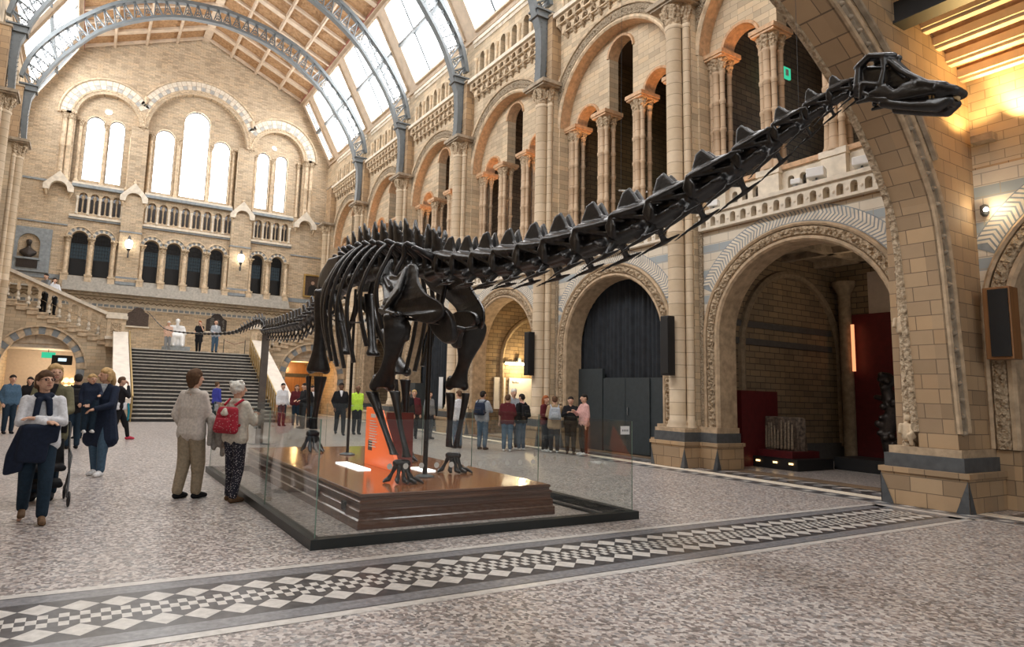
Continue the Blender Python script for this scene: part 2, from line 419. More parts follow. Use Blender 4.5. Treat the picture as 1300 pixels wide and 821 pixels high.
# long band beside the right-hand arcade
mos = MB()
def rectY(x0, x1, y0, y1, m, z=Z1): rect(mos, x0, y0, x1, y1, m, z)
rectY(11.37, 11.45, -4, 40.6, 0); rectY(11.45, 11.49, -4, 40.6, 1)
rectY(11.49, 11.86, -4, 40.6, 2); rectY(11.86, 11.9, -4, 40.6, 1); rectY(11.9, 12.28, -4, 40.6, 3); rectY(12.28, 12.32, -4, 40.6, 1)
y = -4
while y < 40:
    rectY(11.57, 11.78, y, y+.16, 1, Z1+.001); mos.quad((11.6, y+.25, Z1+.001), (11.75, y+.21, Z1+.001), (11.75, y+.33, Z1+.001), (11.6, y+.37, Z1+.001), 0); y += .42
for c in [2.55]+BC:
    rectY(12.32, 13.05, c-1.9, c+1.9, 1)
    y = c-1.85
    while y < c+1.6:
        mos.quad((12.4, y, Z1+.001), (12.68, y+.16, Z1+.001), (12.68, y+.34, Z1+.001), (12.4, y+.18, Z1+.001), 2)
        mos.quad((12.98, y, Z1+.001), (12.70, y+.16, Z1+.001), (12.70, y+.34, Z1+.001), (12.98, y+.18, Z1+.001), 0); y += .36
struct(mos.build('trim_8', ['mwhite', 'mblack', 'mgrey', 'stone_pale']))

# ---- arcaded side walls
def side_wall(F, name, y_start, detail=True):
    w = MB()
    cs = [c for c in [2.55]+BC if c > y_start]
    w.prism([(y_start, 0), (YE, 0), (YE, 5.7), (y_start, 5.7)], 13.0, 13.6, F, [archhole(c, .001, 3.1, 1.95) for c in cs], m=0)
    cs2 = [c for c in BC if c > y_start]
    w.prism([(y_start, 5.7), (YE, 5.7), (YE, 14.3), (y_start, 14.3)], 13.0, 13.5, F, [archhole(c, 6.15, 10.4, 2.38, 28) for c in cs2], m=1)
    holes = []
    for c in cs2:
        for k in range(6): holes.append(archhole(c-1.9+k*.76, 14.5, 15.35, .17, 8))
    w.prism([(y_start, 14.3), (YE, 14.3), (YE, 16.15), (y_start, 16.15)], 13.02, 13.3, F, holes, m=1)
    for c in cs2:                                      # recessed infill over the triple openings
        out = [(c-2.38, 10.4), (c-1.95, 10.4)] + arc(c-1.47, 10.42, .48, PI, 0, 12) + [(c-.99, 10.4), (c-.5, 10.4), (c-.5, 12.1)] + arc(c, 12.1, .5, PI, 0, 12) + \
              [(c+.5, 10.4), (c+.99, 10.4)] + arc(c+1.47, 10.42, .48, PI, 0, 12) + [(c+1.95, 10.4), (c+2.38, 10.4)] + arc(c, 10.4, 2.38, 0, PI, 28)[1:-1]
        w.prism(out, 13.42, 13.8, F, m=1)
    # partitions between the side chapels and galleries
    for p in PY[1:]:
        if p < y_start: continue
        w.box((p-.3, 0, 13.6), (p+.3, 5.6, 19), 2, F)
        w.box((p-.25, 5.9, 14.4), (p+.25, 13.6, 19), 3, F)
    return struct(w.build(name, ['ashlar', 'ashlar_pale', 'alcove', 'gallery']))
side_wall(FW, 'wall_right', -3.0)
side_wall(FL, 'wall_left', -3.0)
b = MB(); b.box((-3, 0, 19), (YE, 5.6, 19.3), 0, FW)
bc_hole = [archhole(c, 7.6, 10.2, .95, 12) for c in BC] + [archhole(17.2, 6.3, 7.2, .5, 10)]
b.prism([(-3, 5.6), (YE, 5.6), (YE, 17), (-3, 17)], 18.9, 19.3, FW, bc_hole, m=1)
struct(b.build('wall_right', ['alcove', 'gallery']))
b = MB(); b.box((-3, 5.6, 13.5), (YE, 5.9, 19), 0, FW); b.box((-3, 13.6, 13.5), (YE, 13.9, 19), 1, FW)
for p in PY: b.box((p-.18, 5.3, 13.6), (p+.18, 5.6, 19), 0, FW)
for c in BC:
    for d in (-1, 1): b.box((c+d*1.2-.1, 5.42, 13.6), (c+d*1.2+.1, 5.6, 19), 0, FW)
    for xx in (15, 16.5, 18): b.box((c-2.6, 5.42, xx-.1), (c+2.6, 5.6, xx+.1), 0, FW)
struct(b.build('ceiling', ['stone_dark', 'gallery']))
b = MB(); b.box((-3, 0, 16), (YE, 17, 16.3), 0, FL); struct(b.build('wall_left', 'gallery'))
k = 0
for c in BC:
    k += 1
    g = MB(); g.prism(archhole(c, 7.6, 10.2, .95, 12), 19.15, 19.17, FW, m=0)
    fr = MB(); fr.sweep(FW, c, 7.6, 10.2, .86, [(.1, 19.1), (0, 19.1), (0, 19.16)], 12); fr.box((c-.9, 8.9, 19.09), (c+.9, 9.0, 19.14), 0, FW); fr.box((c-.9, 10.1, 19.09), (c+.9, 10.2, 19.14), 0, FW)
    for i in (-.3, 0, .3): fr.box((c+i-.015, 7.6, 19.09), (c+i+.015, 10.9, 19.14), 0, FW)
    w_ = g.build('window_%d' % (k+9), 'wingreen' if k == 2 else 'winblue'); struct(w_)
    fr.build('window_frame', 'leading', w_)
g = MB(); g.prism(archhole(17.2, 6.3, 7.2, .5, 10), 19.15, 19.17, FW); w_ = struct(g.build('window_16', 'winblue'))
fr = MB(); fr.sweep(FW, 17.2, 6.3, 7.2, .44, [(.06, 19.1), (0, 19.1)], 10); fr.box((16.7, 6.9, 19.08), (17.7, 6.95, 19.12), 0, FW); fr.build('window_frame', 'leading', w_)

BN = ['nearest bay, beside the great arch', 'second bay, over the black curtain', 'third bay, over the lit passage',
      'fourth bay, behind the shoulders', 'fifth bay, behind the back spines', 'last bay, by the end wall']
PN = ['under the great arch', 'between the trunk alcove and the black curtain', 'between the black curtain and the strip-lit passage', 'left of the strip-lit passage',
      'fourth from the great arch, above the ribcage', 'last before the end wall, above the hips']

def leafy(mb, F, c, zs, zp, r, w, n, s=.05, m=0):
    L = (zp-zs); tot = 2*L + PI*r
    for i in range(n):
        d = tot*(i+.5)/n
        if d < L: u, v = c+r, zs+d
        elif d < L+PI*r: a = (d-L)/r; u, v = c+r*math.cos(a), zp+r*math.sin(a)
        else: u, v = c-r, zp-(d-L-PI*r)
        for q in range(2):
            du, dv, dw = random.uniform(-.05, .05), random.uniform(-.04, .04), random.uniform(-.02, .02); e = s*random.uniform(.6, 1.2)
            P = [F(u+du+e, v+dv, w+dw), F(u+du, v+dv+e, w+dw), F(u+du-e, v+dv, w+dw), F(u+du, v+dv-e, w+dw), F(u+du+random.uniform(-.02, .02), v+dv+random.uniform(-.02, .02), w+dw-e*1.1)]
            mb.add(P, [(0, 1, 4), (1, 2, 4), (2, 3, 4), (3, 0, 4)], m)

def archway(F, c, label, n_leaf, grp='ground floor carved archways'):
    t = thing('carved_archway', label, 'archway', F(c, 0, 13.0), 0, grp)
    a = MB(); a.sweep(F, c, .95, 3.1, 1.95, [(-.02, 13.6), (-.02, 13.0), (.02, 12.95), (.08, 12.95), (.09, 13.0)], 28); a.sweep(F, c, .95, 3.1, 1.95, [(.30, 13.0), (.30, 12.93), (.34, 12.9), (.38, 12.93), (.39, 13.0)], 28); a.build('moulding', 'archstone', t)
    a = MB(); a.sweep(F, c, .95, 3.1, 1.95, [(.09, 13.0), (.12, 12.93), (.27, 12.93), (.30, 13.0)], 32)
    leafy(a, F, c, 1.0, 3.1, 2.14, 12.93, n_leaf); a.build('carved_band', 'carved', t)
    a = MB()
    N = 64
    for i in range(N):
        t0 = math.radians(28+124*i/N); t1 = math.radians(28+124*(i+.62)/N); sh = math.radians(2.2)
        for r0, r1, s0, s1 in ((2.36, 2.52, 0, sh), (2.52, 2.68, sh, 0)):
            P = [(r0, t0+s0), (r1, t0+s1), (r1, t1+s1), (r0, t1+s0)]
            a.add([F(c+r_*math.cos(q), 3.1+r_*math.sin(q), 12.975) for r_, q in P], [(0, 1, 2, 3)], 0)
    rings = []
    n = 30
    for i in range(n):
        t0 = math.radians(27+126*i/n); t1 = math.radians(27+126*(i+1)/n)
        a.add([F(c+r_*math.cos(q), 3.1+r_*math.sin(q), 12.98) for r_, q in ((2.34, t0), (2.70, t0), (2.70, t1), (2.34, t1))], [(0, 1, 2, 3)], 1)
    a.build('chevron_ring', ['stone_pale', 'greystone'], t)
    a = MB(); a.prism([(c+2.35, 3.28), (c+2.35, 5.66), (c-2.35, 5.66), (c-2.35, 3.28), (c-2.3, 3.28)] + arc(c, 3.1, 2.3, PI-.08, .08, 28) + [(c+2.3, 3.28)], 12.985, 13.0, F, back=False)
    a.build('banded_spandrel', 'spandrel', t)
    return t
AL = ['carved round archway of the nearest bay, framing the petrified tree trunk', 'carved round archway closed by a black curtain and charcoal doors',
      'carved round archway opening on the passage with the glowing strip lamp', 'carved archway with a black curtain seen behind the skeleton\'s forelegs',
      'carved archway behind the skeleton\'s ribs and hanging leg bones', 'farthest carved archway, beside the end wall']
for c, l, n in zip(BC, AL, (150, 130, 110, 80, 60, 50)): archway(FW, c, l, n)
archway(FW, 2.55, 'carved archway at the right edge of the picture, nearer than the great arch', 120)

def cluster(F, c, du, label, grp, mats=('colonette', 'terracotta')):
    t = thing('column_cluster', label, 'columns', F(c+du, 6.2, 13.5), 0, grp)
    u = c+du
    a = MB(); a.box((u-.26, 6.2, 13.28), (u+.26, 6.78, 13.82), 0, F); a.box((u-.29, 6.78, 13.25), (u+.29, 6.92, 13.85), 0, F); a.build('pedestal', 'stone_pale', t)
    for ddu, w, r in ((-.15, 13.40, .065), (.15, 13.40, .065), (0, 13.36, .085), (-.13, 13.7, .065), (.13, 13.7, .065)):
        p = F(u+ddu, 0, w); a = MB()
        pr = [(r*1.7, 6.92), (r*1.7, 6.98), (r*1.3, 7.03)]
        for zz in (7.6, 8.35, 9.1): pr += [(r, zz-.06), (r*1.3, zz-.03), (r*1.3, zz+.03), (r, zz+.06)]
        pr += [(r, 9.82), (r*1.3, 9.85), (r*1.2, 9.9), (r*1.1, 9.92)]
        a.lathe((p.x, p.y, 0), pr, 10); a.build('shaft', mats[0], t)
    a = MB()
    for ddu, w in ((-.15, 13.40), (.15, 13.40), (0, 13.36), (-.13, 13.7), (.13, 13.7)):
        p = F(u+ddu, 0, w); a.lathe((p.x, p.y, 0), [(.075, 9.9), (.08, 10.0), (.115, 10.08), (.10, 10.12), (.15, 10.22), (.15, 10.24)], 8)
    a.build('capital', 'carved', t)
    a = MB(); a.box((u-.30, 10.24, 13.2), (u+.30, 10.3, 13.9), 0, F); a.box((u-.33, 10.3, 13.17), (u+.33, 10.41, 13.93), 0, F); a.build('abacus', mats[1], t)
ON = ['left jamb', 'left of centre', 'right of centre', 'right jamb']
for i, c in enumerate(BC):
    for j, du in enumerate((2.15, .745, -.745, -2.15)):
        cluster(FW, c, du, 'clustered colonnettes, %s of the upper arcade, %s' % (ON[j], BN[i]), 'colonnette clusters of the upper arcade')

def upper_arch(F, c, label):
    t = thing('upper_arch', label, 'arch', F(c, 10.4, 13.0), 0, 'great relieving arches of the upper arcade')
    a = MB(); a.sweep(F, c, 10.4, 10.4, 2.38, [(0, 13.42), (0, 13.0), (.05, 12.95), (.10, 12.95), (.12, 13.0)], 30, legs=False)
    a.sweep(F, c, 6.95, 10.4, 2.38, [(.44, 13.0), (.44, 12.93), (.5, 12.9), (.52, 13.0)], 30, legs=False); a.build('moulding', 'stone', t)
    a = MB(); a.sweep(F, c, 10.4, 10.4, 2.38, [(-.005, 13.40), (-.005, 13.02)], 30, legs=False); a.build('soffit', 'terracotta', t)
    for q in (-1.47, 0, 1.47):
        a = MB(); r_ = .5 if q == 0 else .48; z_ = 12.1 if q == 0 else 10.42
        a.sweep(F, c+q, z_, z_, r_, [(-.004, 13.79), (-.004, 13.43)], 12, legs=False)
        a.sweep(F, c+q, z_, z_, r_, [(.0, 13.42), (.0, 13.38), (.06, 13.36), (.08, 13.42)], 12, legs=False); a.build('opening_soffit', 'terracotta', t)
    a = MB(); a.sweep(F, c, 10.4, 10.4, 2.38, [(.14, 12.99), (.16, 12.96), (.40, 12.96), (.42, 12.99)], 34, legs=False); leafy(a, F, c, 10.4, 10.4, 2.66, 12.96, 60, .04); a.build('carved_band', 'carved_fine', t)
for i, c in enumerate(BC): upper_arch(FW, c, 'large round relieving arch over three openings, %s' % BN[i])

def corbels(F, c, label):
    t = thing('corbel_table', label, 'cornice', F(c, 13.3, 13.0), 0, 'carved corbel tables under the roof gallery')
    a = MB()
    hl = [archhole(c-2.0+k*.4, 13.9, 13.98, .13, 8) for k in range(11)]
    a.prism([(c-2.3, 13.86), (c+2.3, 13.86), (c+2.3, 14.16), (c-2.3, 14.16)], 12.72, 12.8, F, hl)
    hl = [archhole(c-1.8+k*.4, 13.6, 13.68, .13, 8) for k in range(10)]
    a.prism([(c-2.15, 13.56), (c+2.15, 13.56), (c+2.15, 13.86), (c-2.15, 13.86)], 12.84, 12.92, F, hl); a.build('blind_arcading', 'stone', t)
    a = MB()
    for k in range(12):
        u = c-2.2+k*.4; a.hull([(F(u, 13.88, 12.78), .07), (F(u, 13.72, 12.92), .05)]); a.hull([(F(u, 14.05, 12.74), .05), (F(u, 13.9, 12.8), .06)])
    for k in range(11):
        u = c-2.0+k*.4; a.hull([(F(u, 13.58, 12.88), .07), (F(u, 13.42, 12.98), .045)])
    a.build('corbels', 'carved', t)
    a = MB(); a.box((c-2.35, 14.16, 12.62), (c+2.35, 14.3, 13.1), 0, F); a.build('ledge', 'stone_pale', t)
for i, c in enumerate(BC): corbels(FW, c, 'two-tier carved corbel table and ledge above the arch, %s' % BN[i])

def gallery_col(F, c, label):
    t = thing('roof_gallery_arcade', label, 'arcade', F(c, 14.3, 13.0), 0, 'roof gallery arcades')
    for k in range(7):
        a = MB(); p = F(c-2.28+k*.76, 0, 12.97); a.lathe((p.x, p.y, 0), [(.09, 14.3), (.09, 14.42), (.055, 14.48), (.055, 15.15), (.10, 15.3), (.10, 15.36)], 8); a.build('colonnette', 'stone', t)
    a = MB(); a.box((c-2.5, 16.05, 12.92), (c+2.5, 16.2, 13.3), 0, F); a.box((c-2.5, 15.9, 12.98), (c+2.5, 16.05, 13.3), 0, F); a.build('coping', 'stone_pale', t)
for i, c in enumerate(BC): gallery_col(FW, c, 'small open arcade right under the skylight, %s' % BN[i])

def parapet(F, c, label):
    t = thing('balustrade', label, 'balustrade', F(c, 5.7, 13.0), 0, 'first-floor balustrades')
    a = MB(); hl = [archhole(c-2.2+k*.275, 5.76, 5.93, .07, 6) for k in range(17)]
    a.prism([(c-2.35, 5.7), (c+2.35, 5.7), (c+2.35, 6.08), (c-2.35, 6.08)], 12.84, 13.0, F, hl); a.build('corbel_arcading', 'stone_pale', t)
    a = MB()
    for k in range(18):
        u = c-2.34+k*.275; a.hull([(F(u, 5.86, 12.86), .045), (F(u, 5.72, 12.95), .035)])
    a.build('corbels', 'stone_pale', t)
    a = MB(); a.box((c-2.35, 6.08, 12.78), (c+2.35, 6.17, 13.3), 0, F); a.build('ledge', 'stone_pale', t)
    a = MB(); hl = []
    for s_ in (-1.45, 0, 1.45):
        for q in ((-.28, 0, .28)): hl.append(archhole(c+s_+q, 6.25, 6.60, .075, 6))
    a.prism([(c-2.38, 6.17), (c+2.38, 6.17), (c+2.38, 6.84), (c-2.38, 6.84)], 13.42, 13.55, F, hl)
    a.build('pierced_panel', 'stone_pale', t)
    a = MB(); a.box((c-2.38, 6.84, 13.36), (c+2.38, 6.95, 13.62), 0, F); a.build('coping', 'terracotta', t)
for i, c in enumerate(BC): parapet(FW, c, 'pierced pale stone balustrade along the first floor, %s' % BN[i])

def pier(F, p, label, sh=('shaft', 'shaft')):
    t = thing('clustered_pier', label, 'pillar', F(p, 0, 12.8), 0, 'clustered piers of the right-hand arcade' if F is FW else 'clustered piers of the left-hand arcade')
    a = MB()
    a.box((p-.5, 0, 12.18), (p+.5, .52, 13.0), 0, F); a.box((p-.97, 0, 12.72), (p+.97, .52, 13.66), 0, F)
    a.box((p-.53, .52, 12.15), (p+.53, .60, 13.0), 0, F); a.box((p-1.0, .52, 12.69), (p+1.0, .60, 13.69), 0, F)
    a.box((p-.46, .60, 12.24), (p+.46, .82, 13.0), 1, F); a.box((p-.92, .60, 12.78), (p+.92, .82, 13.64), 1, F)
    a.box((p-.45, .82, 12.26), (p+.45, .9, 13.0), 2, F); a.box((p-.9, .82, 12.82), (p+.9, .95, 13.62), 2, F)
    for u0 in (-.5, .5, -.97, .97):                # dark wedge stops on the plinth corners
        w0 = 12.17 if abs(u0) < .9 else 12.71; s_ = .1
        a.add([F(p+u0*1.01-s_*(1 if u0 > 0 else -1)*1.2, 0, w0), F(p+u0*1.01, 0, w0), F(p+u0*1.01, .48, w0)], [(0, 1, 2)], 1)
        a.add([F(p+u0*1.012, 0, w0), F(p+u0*1.012, 0, w0+s_*1.3), F(p+u0*1.012, .48, w0)], [(0, 1, 2)], 1)
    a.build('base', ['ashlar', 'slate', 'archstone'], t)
    a = MB(); a.box((p-.36, .9, 12.78), (p+.36, 11.75, 13.02), 0, F); a.build('pier_core', 'ashlar_pale', t)
    a = MB(); a.box((p-.47, .95, 12.93), (p-.37, 5.7, 13.0), 0, F); a.box((p+.37, .95, 12.93), (p+.47, 5.7, 13.0), 0, F); a.build('diaper_strip', 'carved_fine', t)
    for du, w, r, nm in ((0, 12.56, .20, 'main_shaft'), (-.27, 12.70, .095, 'side_shaft'), (.27, 12.70, .095, 'side_shaft')):
        q = F(p+du, 0, w); a = MB()
        a.lathe((q.x, q.y, 0), [(r*1.35, .88), (r*1.35, .94), (r*1.15, 1.0), (r*1.25, 1.04), (r, 1.1), (r, 5.6), (r*1.12, 5.66), (r*1.12, 5.72), (r, 5.78), (r, 11.1), (r*1.15, 11.14), (r*1.15, 11.2), (r, 11.22)], 20 if r > .1 else 12); a.build(nm, sh[0], t)
    a = MB()
    for du, w, r in ((0, 12.56, .20), (-.27, 12.70, .095), (.27, 12.70, .095)):
        q = F(p+du, 0, w); a.lathe((q.x, q.y, 0), [(r, 11.2), (r*1.1, 11.35), (r*1.35, 11.45), (r*1.25, 11.5), (r*1.6, 11.68), (r*1.6, 11.74)], 10)
        for k in range(8):
            an = k*PI/4; a.hull([((q.x+r*1.25*math.cos(an), q.y+r*1.25*math.sin(an), 11.42), r*.18), ((q.x+r*1.6*math.cos(an), q.y+r*1.6*math.sin(an), 11.62), r*.22)])
    a.build('capital', 'carved', t)
    a = MB(); a.box((p-.5, 11.74, 12.22), (p+.5, 11.8, 13.0), 0, F); a.box((p-.56, 11.8, 12.16), (p+.56, 11.92, 13.0), 0, F); a.build('abacus', 'stone_dark', t)
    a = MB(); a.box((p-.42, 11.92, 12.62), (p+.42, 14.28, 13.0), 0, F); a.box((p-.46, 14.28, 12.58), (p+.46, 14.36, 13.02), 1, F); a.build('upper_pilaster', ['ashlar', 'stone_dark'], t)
for i in range(1, 6): pier(FW, PY[i], 'tall clustered stone pier %s' % PN[i])
pier(FW, PY[6], 'slim clustered stone pier beside the right corner of the end wall')
pier(FL, PY[5], 'clustered stone pier at the left edge of the picture')
pier(FL, PY[4], 'clustered stone pier at the upper left corner, nearer than the other left-hand one')

# ---- steel roof ribs
def catmull(P, n=6):
    out = []
    for i in range(len(P)-1):
        p0 = P[max(i-1, 0)]; p1 = P[i]; p2 = P[i+1]; p3 = P[min(i+2, len(P)-1)]
        for k in range(n):
            t = k/n; out.append(tuple(.5*((2*p1[j]) + (-p0[j]+p2[j])*t + (2*p0[j]-5*p1[j]+4*p2[j]-p3[j])*t*t + (-p0[j]+3*p1[j]-3*p2[j]+p3[j])*t**3) for j in range(len(p1))))
    return out + [tuple(P[-1])]
def curve_len(P, n):
    d = [0]
    for a, b_ in zip(P, P[1:]): d.append(d[-1] + math.dist(a, b_))
    out = []
    for k in range(n+1):
        s = d[-1]*k/n; i = 0
        while i < len(d)-2 and d[i+1] < s: i += 1
        t = (s-d[i])/(d[i+1]-d[i]); out.append(tuple(P[i][j]+(P[i+1][j]-P[i][j])*t for j in range(len(P[0]))))
    return out
OUTR = [(8.2, 14.9), (7.95, 15.9), (7.45, 16.8), (6.5, 18.0), (4.7, 19.6), (2.5, 20.5), (0, 20.85)]
INR = [(7.62, 14.3), (7.45, 14.9), (7.0, 15.85), (6.3, 16.85), (5.2, 18.1), (3.4, 19.25), (1.7, 19.85), (0, 20.05)]
def rib(y, label, n=22):
    t = thing('roof_rib', label, 'roof rib', (CX, y, 14.3), 0, 'arched lattice roof ribs')
    o = curve_len(catmull(OUTR), n); q = curve_len(catmull(INR), n)
    full = lambda P: [(CX+a, y, z) for a, z in P] + [(CX-a, y, z) for a, z in reversed(P[:-1])]
    for nm, P, d in (('outer_chord', full(o), .16), ('inner_chord', full(q), .13)):
        a = MB()
        for dy in (-1, 1):
            pass
        rings = []
        for i, pt in enumerate(P):
            pr = V(P[max(i-1, 0)]); nx = V(P[min(i+1, len(P)-1)]); tg = (nx-pr).normalized(); nn = V((tg.z, 0, -tg.x))
            rings.append([V(pt)+nn*s*d/2+V((0, w, 0)) for s, w in ((-1, -.14), (1, -.14), (1, .14), (-1, .14))])
        a.ngonloft(rings); a.build(nm, 'steel', t)
    a = MB(); fo, fi = full(o), full(q); L = len(fo)
    for i in range(L-1):
        m_ = [(fo[i][j]+fo[i+1][j])/2 for j in range(3)]
        a.bar(fi[i], m_, .1, .05); a.bar(m_, fi[i+1], .1, .05)
        # filigree: a small wheel and two curls in each triangle
        cc = [(fi[i][j]+fi[i+1][j])/2*.6+m_[j]*.4 for j in range(3)]; R = .11
        for k in range(6):
            a.bar((cc[0]+R*math.cos(k*PI/3), y, cc[2]+R*math.sin(k*PI/3)), (cc[0]+R*math.cos((k+1)*PI/3), y, cc[2]+R*math.sin((k+1)*PI/3)), .03, .03)
        a.bar(cc, m_, .03, .03); a.bar(cc, fi[i], .03, .03); a.bar(cc, fi[i+1], .03, .03)
    a.build('lattice', 'steel', t)
    for s in (1, -1):
        a = MB(); prof = [(11.92, 12.42, .10), (12.4, 12.46, .11), (13.2, 12.50, .13), (13.9, 12.5, .18), (14.25, 12.44, .25)]
        rings = []
        for z, xc, hw in prof:
            rings.append([V((CX+s*(xc-CX+a_), y+b_, z)) for a_, b_ in ((-hw, -.16), (hw, -.16), (hw, .16), (-hw, .16))])
        a.ngonloft(rings)
        for z in [12.05+k*.17 for k in range(13)]:
            for dy in (-.17, .17): a.cbox((CX+s*(12.36-CX), y+dy, z), (.035, .02, .035)); a.cbox((CX+s*(12.58-CX), y+dy, z), (.035, .02, .035))
        a.build('leg', 'steel', t)
        a = MB(); a.box((CX+s*(12.12-CX), y-.24, 14.25), (CX+s*(12.82-CX), y+.24, 14.33)); a.box((CX+s*(12.16-CX), y-.2, 14.33), (CX+s*(12.78-CX), y+.2, 14.5)); a.box((CX+s*(12.1-CX), y-.26, 14.5), (CX+s*(12.84-CX), y+.26, 14.56)); a.build('capital_block', 'steel', t)
RL = ['grey steel arched lattice roof rib, nearest, crossing above the tallest part of the arcade', 'second grey steel lattice roof rib from the camera', 'third grey steel lattice roof rib from the camera',
      'fourth grey steel lattice roof rib, second from the end wall', 'whole visible grey steel lattice arch nearest the end wall']
for y, l in zip(PY[1:6], RL): rib(y, l)

# ---- roof: coffered ceiling and sloping skylights
RX, RZ, AX, AZ = 10.95, 20.3, CX+.15, 22.85
ce = MB()
ys = [-3]+PY+[YE]
for s in (1, -1):
    x0 = CX+s*(RX-CX)
    ce.quad((x0, -3, RZ), (x0, YE, RZ), (AX, YE, AZ), (AX, -3, AZ), 0)
    def P(t, y, dz=0): return V((x0+(AX-x0)*t, y, RZ+(AZ-RZ)*t-dz))
    for j in range(5):
        tt = j/4; ce.bar(P(tt, -3, .07), P(tt, YE, .07), .16 if 0 < j < 4 else .24, .16, 1)
        if 0 < j < 4: ce.bar(P(tt, -3, .16), P(tt, YE, .16), .07, .05, 1)
    y = -.25
    while y < YE:
        near = min(abs(y-p) for p in PY) < .3
        ce.bar(P(0, y, .07), P(1, y, .07), .16, .34 if near else .15, 1, up=(0, 1, 0)); y += 1.3975
ce.bar((AX, -3, AZ-.10), (AX, YE, AZ-.10), .45, .14, 1)
struct(ce.build('ceiling', ['coffer', 'cream']))
a = MB()
for s in (1, -1): a.bar((CX+s*(RX-CX), -3, RZ-.05), (CX+s*(RX-CX), YE, RZ-.05), .3, .12)
struct(a.build('trim_1', 'crimson'))
SL = ['above the nearest bay', 'above the black-curtained bay', 'third from the camera', 'fourth from the camera', 'fifth from the camera', 'last before the end wall']
def skylight(s, y0, y1, lab):
    E0 = V((CX+s*(13.2-CX), 0, 16.2)); E1 = V((CX+s*(RX-CX), 0, RZ)); d = E1-E0
    def P(t, y, o=0): q = E0+d*t; return V((q.x-s*o*.87, y, q.z-o*.5))
    t = thing('skylight', lab, 'skylight', (CX+s*(12-CX), (y0+y1)/2, 18), 0, 'sloping roof skylights')
    g = MB(); ya, yb = y0+.45, y1-.45
    g.quad(P(.10, ya), P(.10, yb), P(.92, yb), P(.92, ya)); g.build('glazing', 'sky', t)
    f = MB()
    for a_, b_, c_, e_ in ((y0, .0, y1, .10), (y0, .92, y1, 1.0), (y0, .10, ya, .92), (yb, .10, y1, .92)):
        f.quad(P(b_, a_), P(b_, c_), P(e_, c_), P(e_, a_))
    for tt, w in ((.10, .14), (.92, .14)): f.bar(P(tt, ya, .03), P(tt, yb, .03), w, .1)
    for yy in (ya, yb): f.bar(P(.10, yy, .03), P(.92, yy, .03), .12, .12, up=(0, 1, 0))
    f.bar(P(.05, y0, .02), P(.05, y1, .02), .1, .08); f.build('frame', 'cream', t)
    f = MB(); f.bar(P(.52, ya, .05), P(.52, yb, .05), .17, .18)
    for k in (1, 2): yy = ya+(yb-ya)*k/3; f.bar(P(.1, yy, .04), P(.92, yy, .04), .07, .10, up=(0, 1, 0))
    f.build('glazing_bars', 'steel', t)
for k in range(6):
    skylight(1, PY[k], PY[k+1], 'right-hand sloping skylight, %s' % SL[k])
    skylight(-1, PY[k], PY[k+1], 'left-hand sloping skylight, %s' % SL[k])
skylight(1, PY[6], YE, 'narrow end strip of right-hand skylight at the gable'); skylight(-1, PY[6], YE, 'narrow end strip of left-hand skylight at the gable')
skylight(1, -1.5, PY[0], 'right-hand skylight nearest the entrance, in front of the great arch'); skylight(-1, -1.5, PY[0], 'left-hand skylight nearest the entrance, in front of the great arch')
a = MB()
for s in (1, -1): a.add([(CX+s*(13.2-CX), -3, 16.2), (CX+s*(13.2-CX), YE, 16.2), (CX+s*(19.3-CX), YE, 17), (CX+s*(19.3-CX), -3, 17)], [(0, 1, 2, 3)])
struct(a.build('ceiling', 'gallery'))
# ---- end wall
A_, C_, B_ = (-.05, 1.6), (4.83, 2.85), (9.72, 1.6)
w = MB()
holes = [archhole(c, 12.45, 16.3, r, 24) for c, r in (A_, C_, B_)]
gl_ = [(-1.1+k*.56, .2) for k in range(4)] + [(2.6+k*.615, .21) for k in range(8)] + [(8.72+k*.56, .2) for k in range(4)]
gl_ = [(c+ (.2 if c < 2 else 0), r) for c, r in gl_]
holes += [archhole(c, 10.8, 11.75, r, 8) for c, r in gl_]
LG = [(-.86, .41), (.28, .41), (2.76, .41), (3.97, .41), (5.17, .41), (6.38, .41), (8.82, .39), (10.05, .39)]
holes += [archhole(c, 7.25, 9.35, r, 12) for c, r in LG]
w.prism([(-9, 0), (CX*2+9, 0), (CX*2+9, 16.25), (13.3, 16.25), (RX, RZ), (AX, AZ), (2*CX-RX, RZ), (-4.1, 16.25), (-9, 16.25)], YE, YE+.45, FE, holes, m=0)
WN = [(-.65, .48, 12.8, 16.15), (.44, .41, 12.8, 16.2), (3.01, .54, 12.75, 16.15), (4.73, .75, 12.75, 17.5), (6.24, .54, 12.75, 16.15), (8.86, .40, 12.8, 16.15), (10.03, .38, 12.8, 16.2)]
OC = [(-.1, 17.05, .2), (9.5, 17.0, .18)]
h2 = [archhole(c, z0, z1, r, 14) for c, r, z0, z1 in WN] + [arc(c, z, r, 0, 2*PI*15/16, 15) for c, z, r in OC]
for c, r in (A_, C_, B_): pass
w.prism([(-2, 12.3), (12, 12.3), (12, 19.6), (-2, 19.6)], YE+.4, YE+.7, FE, h2, m=1)
struct(w.build('wall_back', ['wallbrick', 'wallbrick']))
w = MB(); w.box((-3.5, 6.5, YE+3.2), (13, 12.4, YE+3.4), 0, FE); w.box((-9, 0, YE+.5), (18, 6.5, YE+.8), 0, FE); struct(w.build('wall_back', 'dark'))
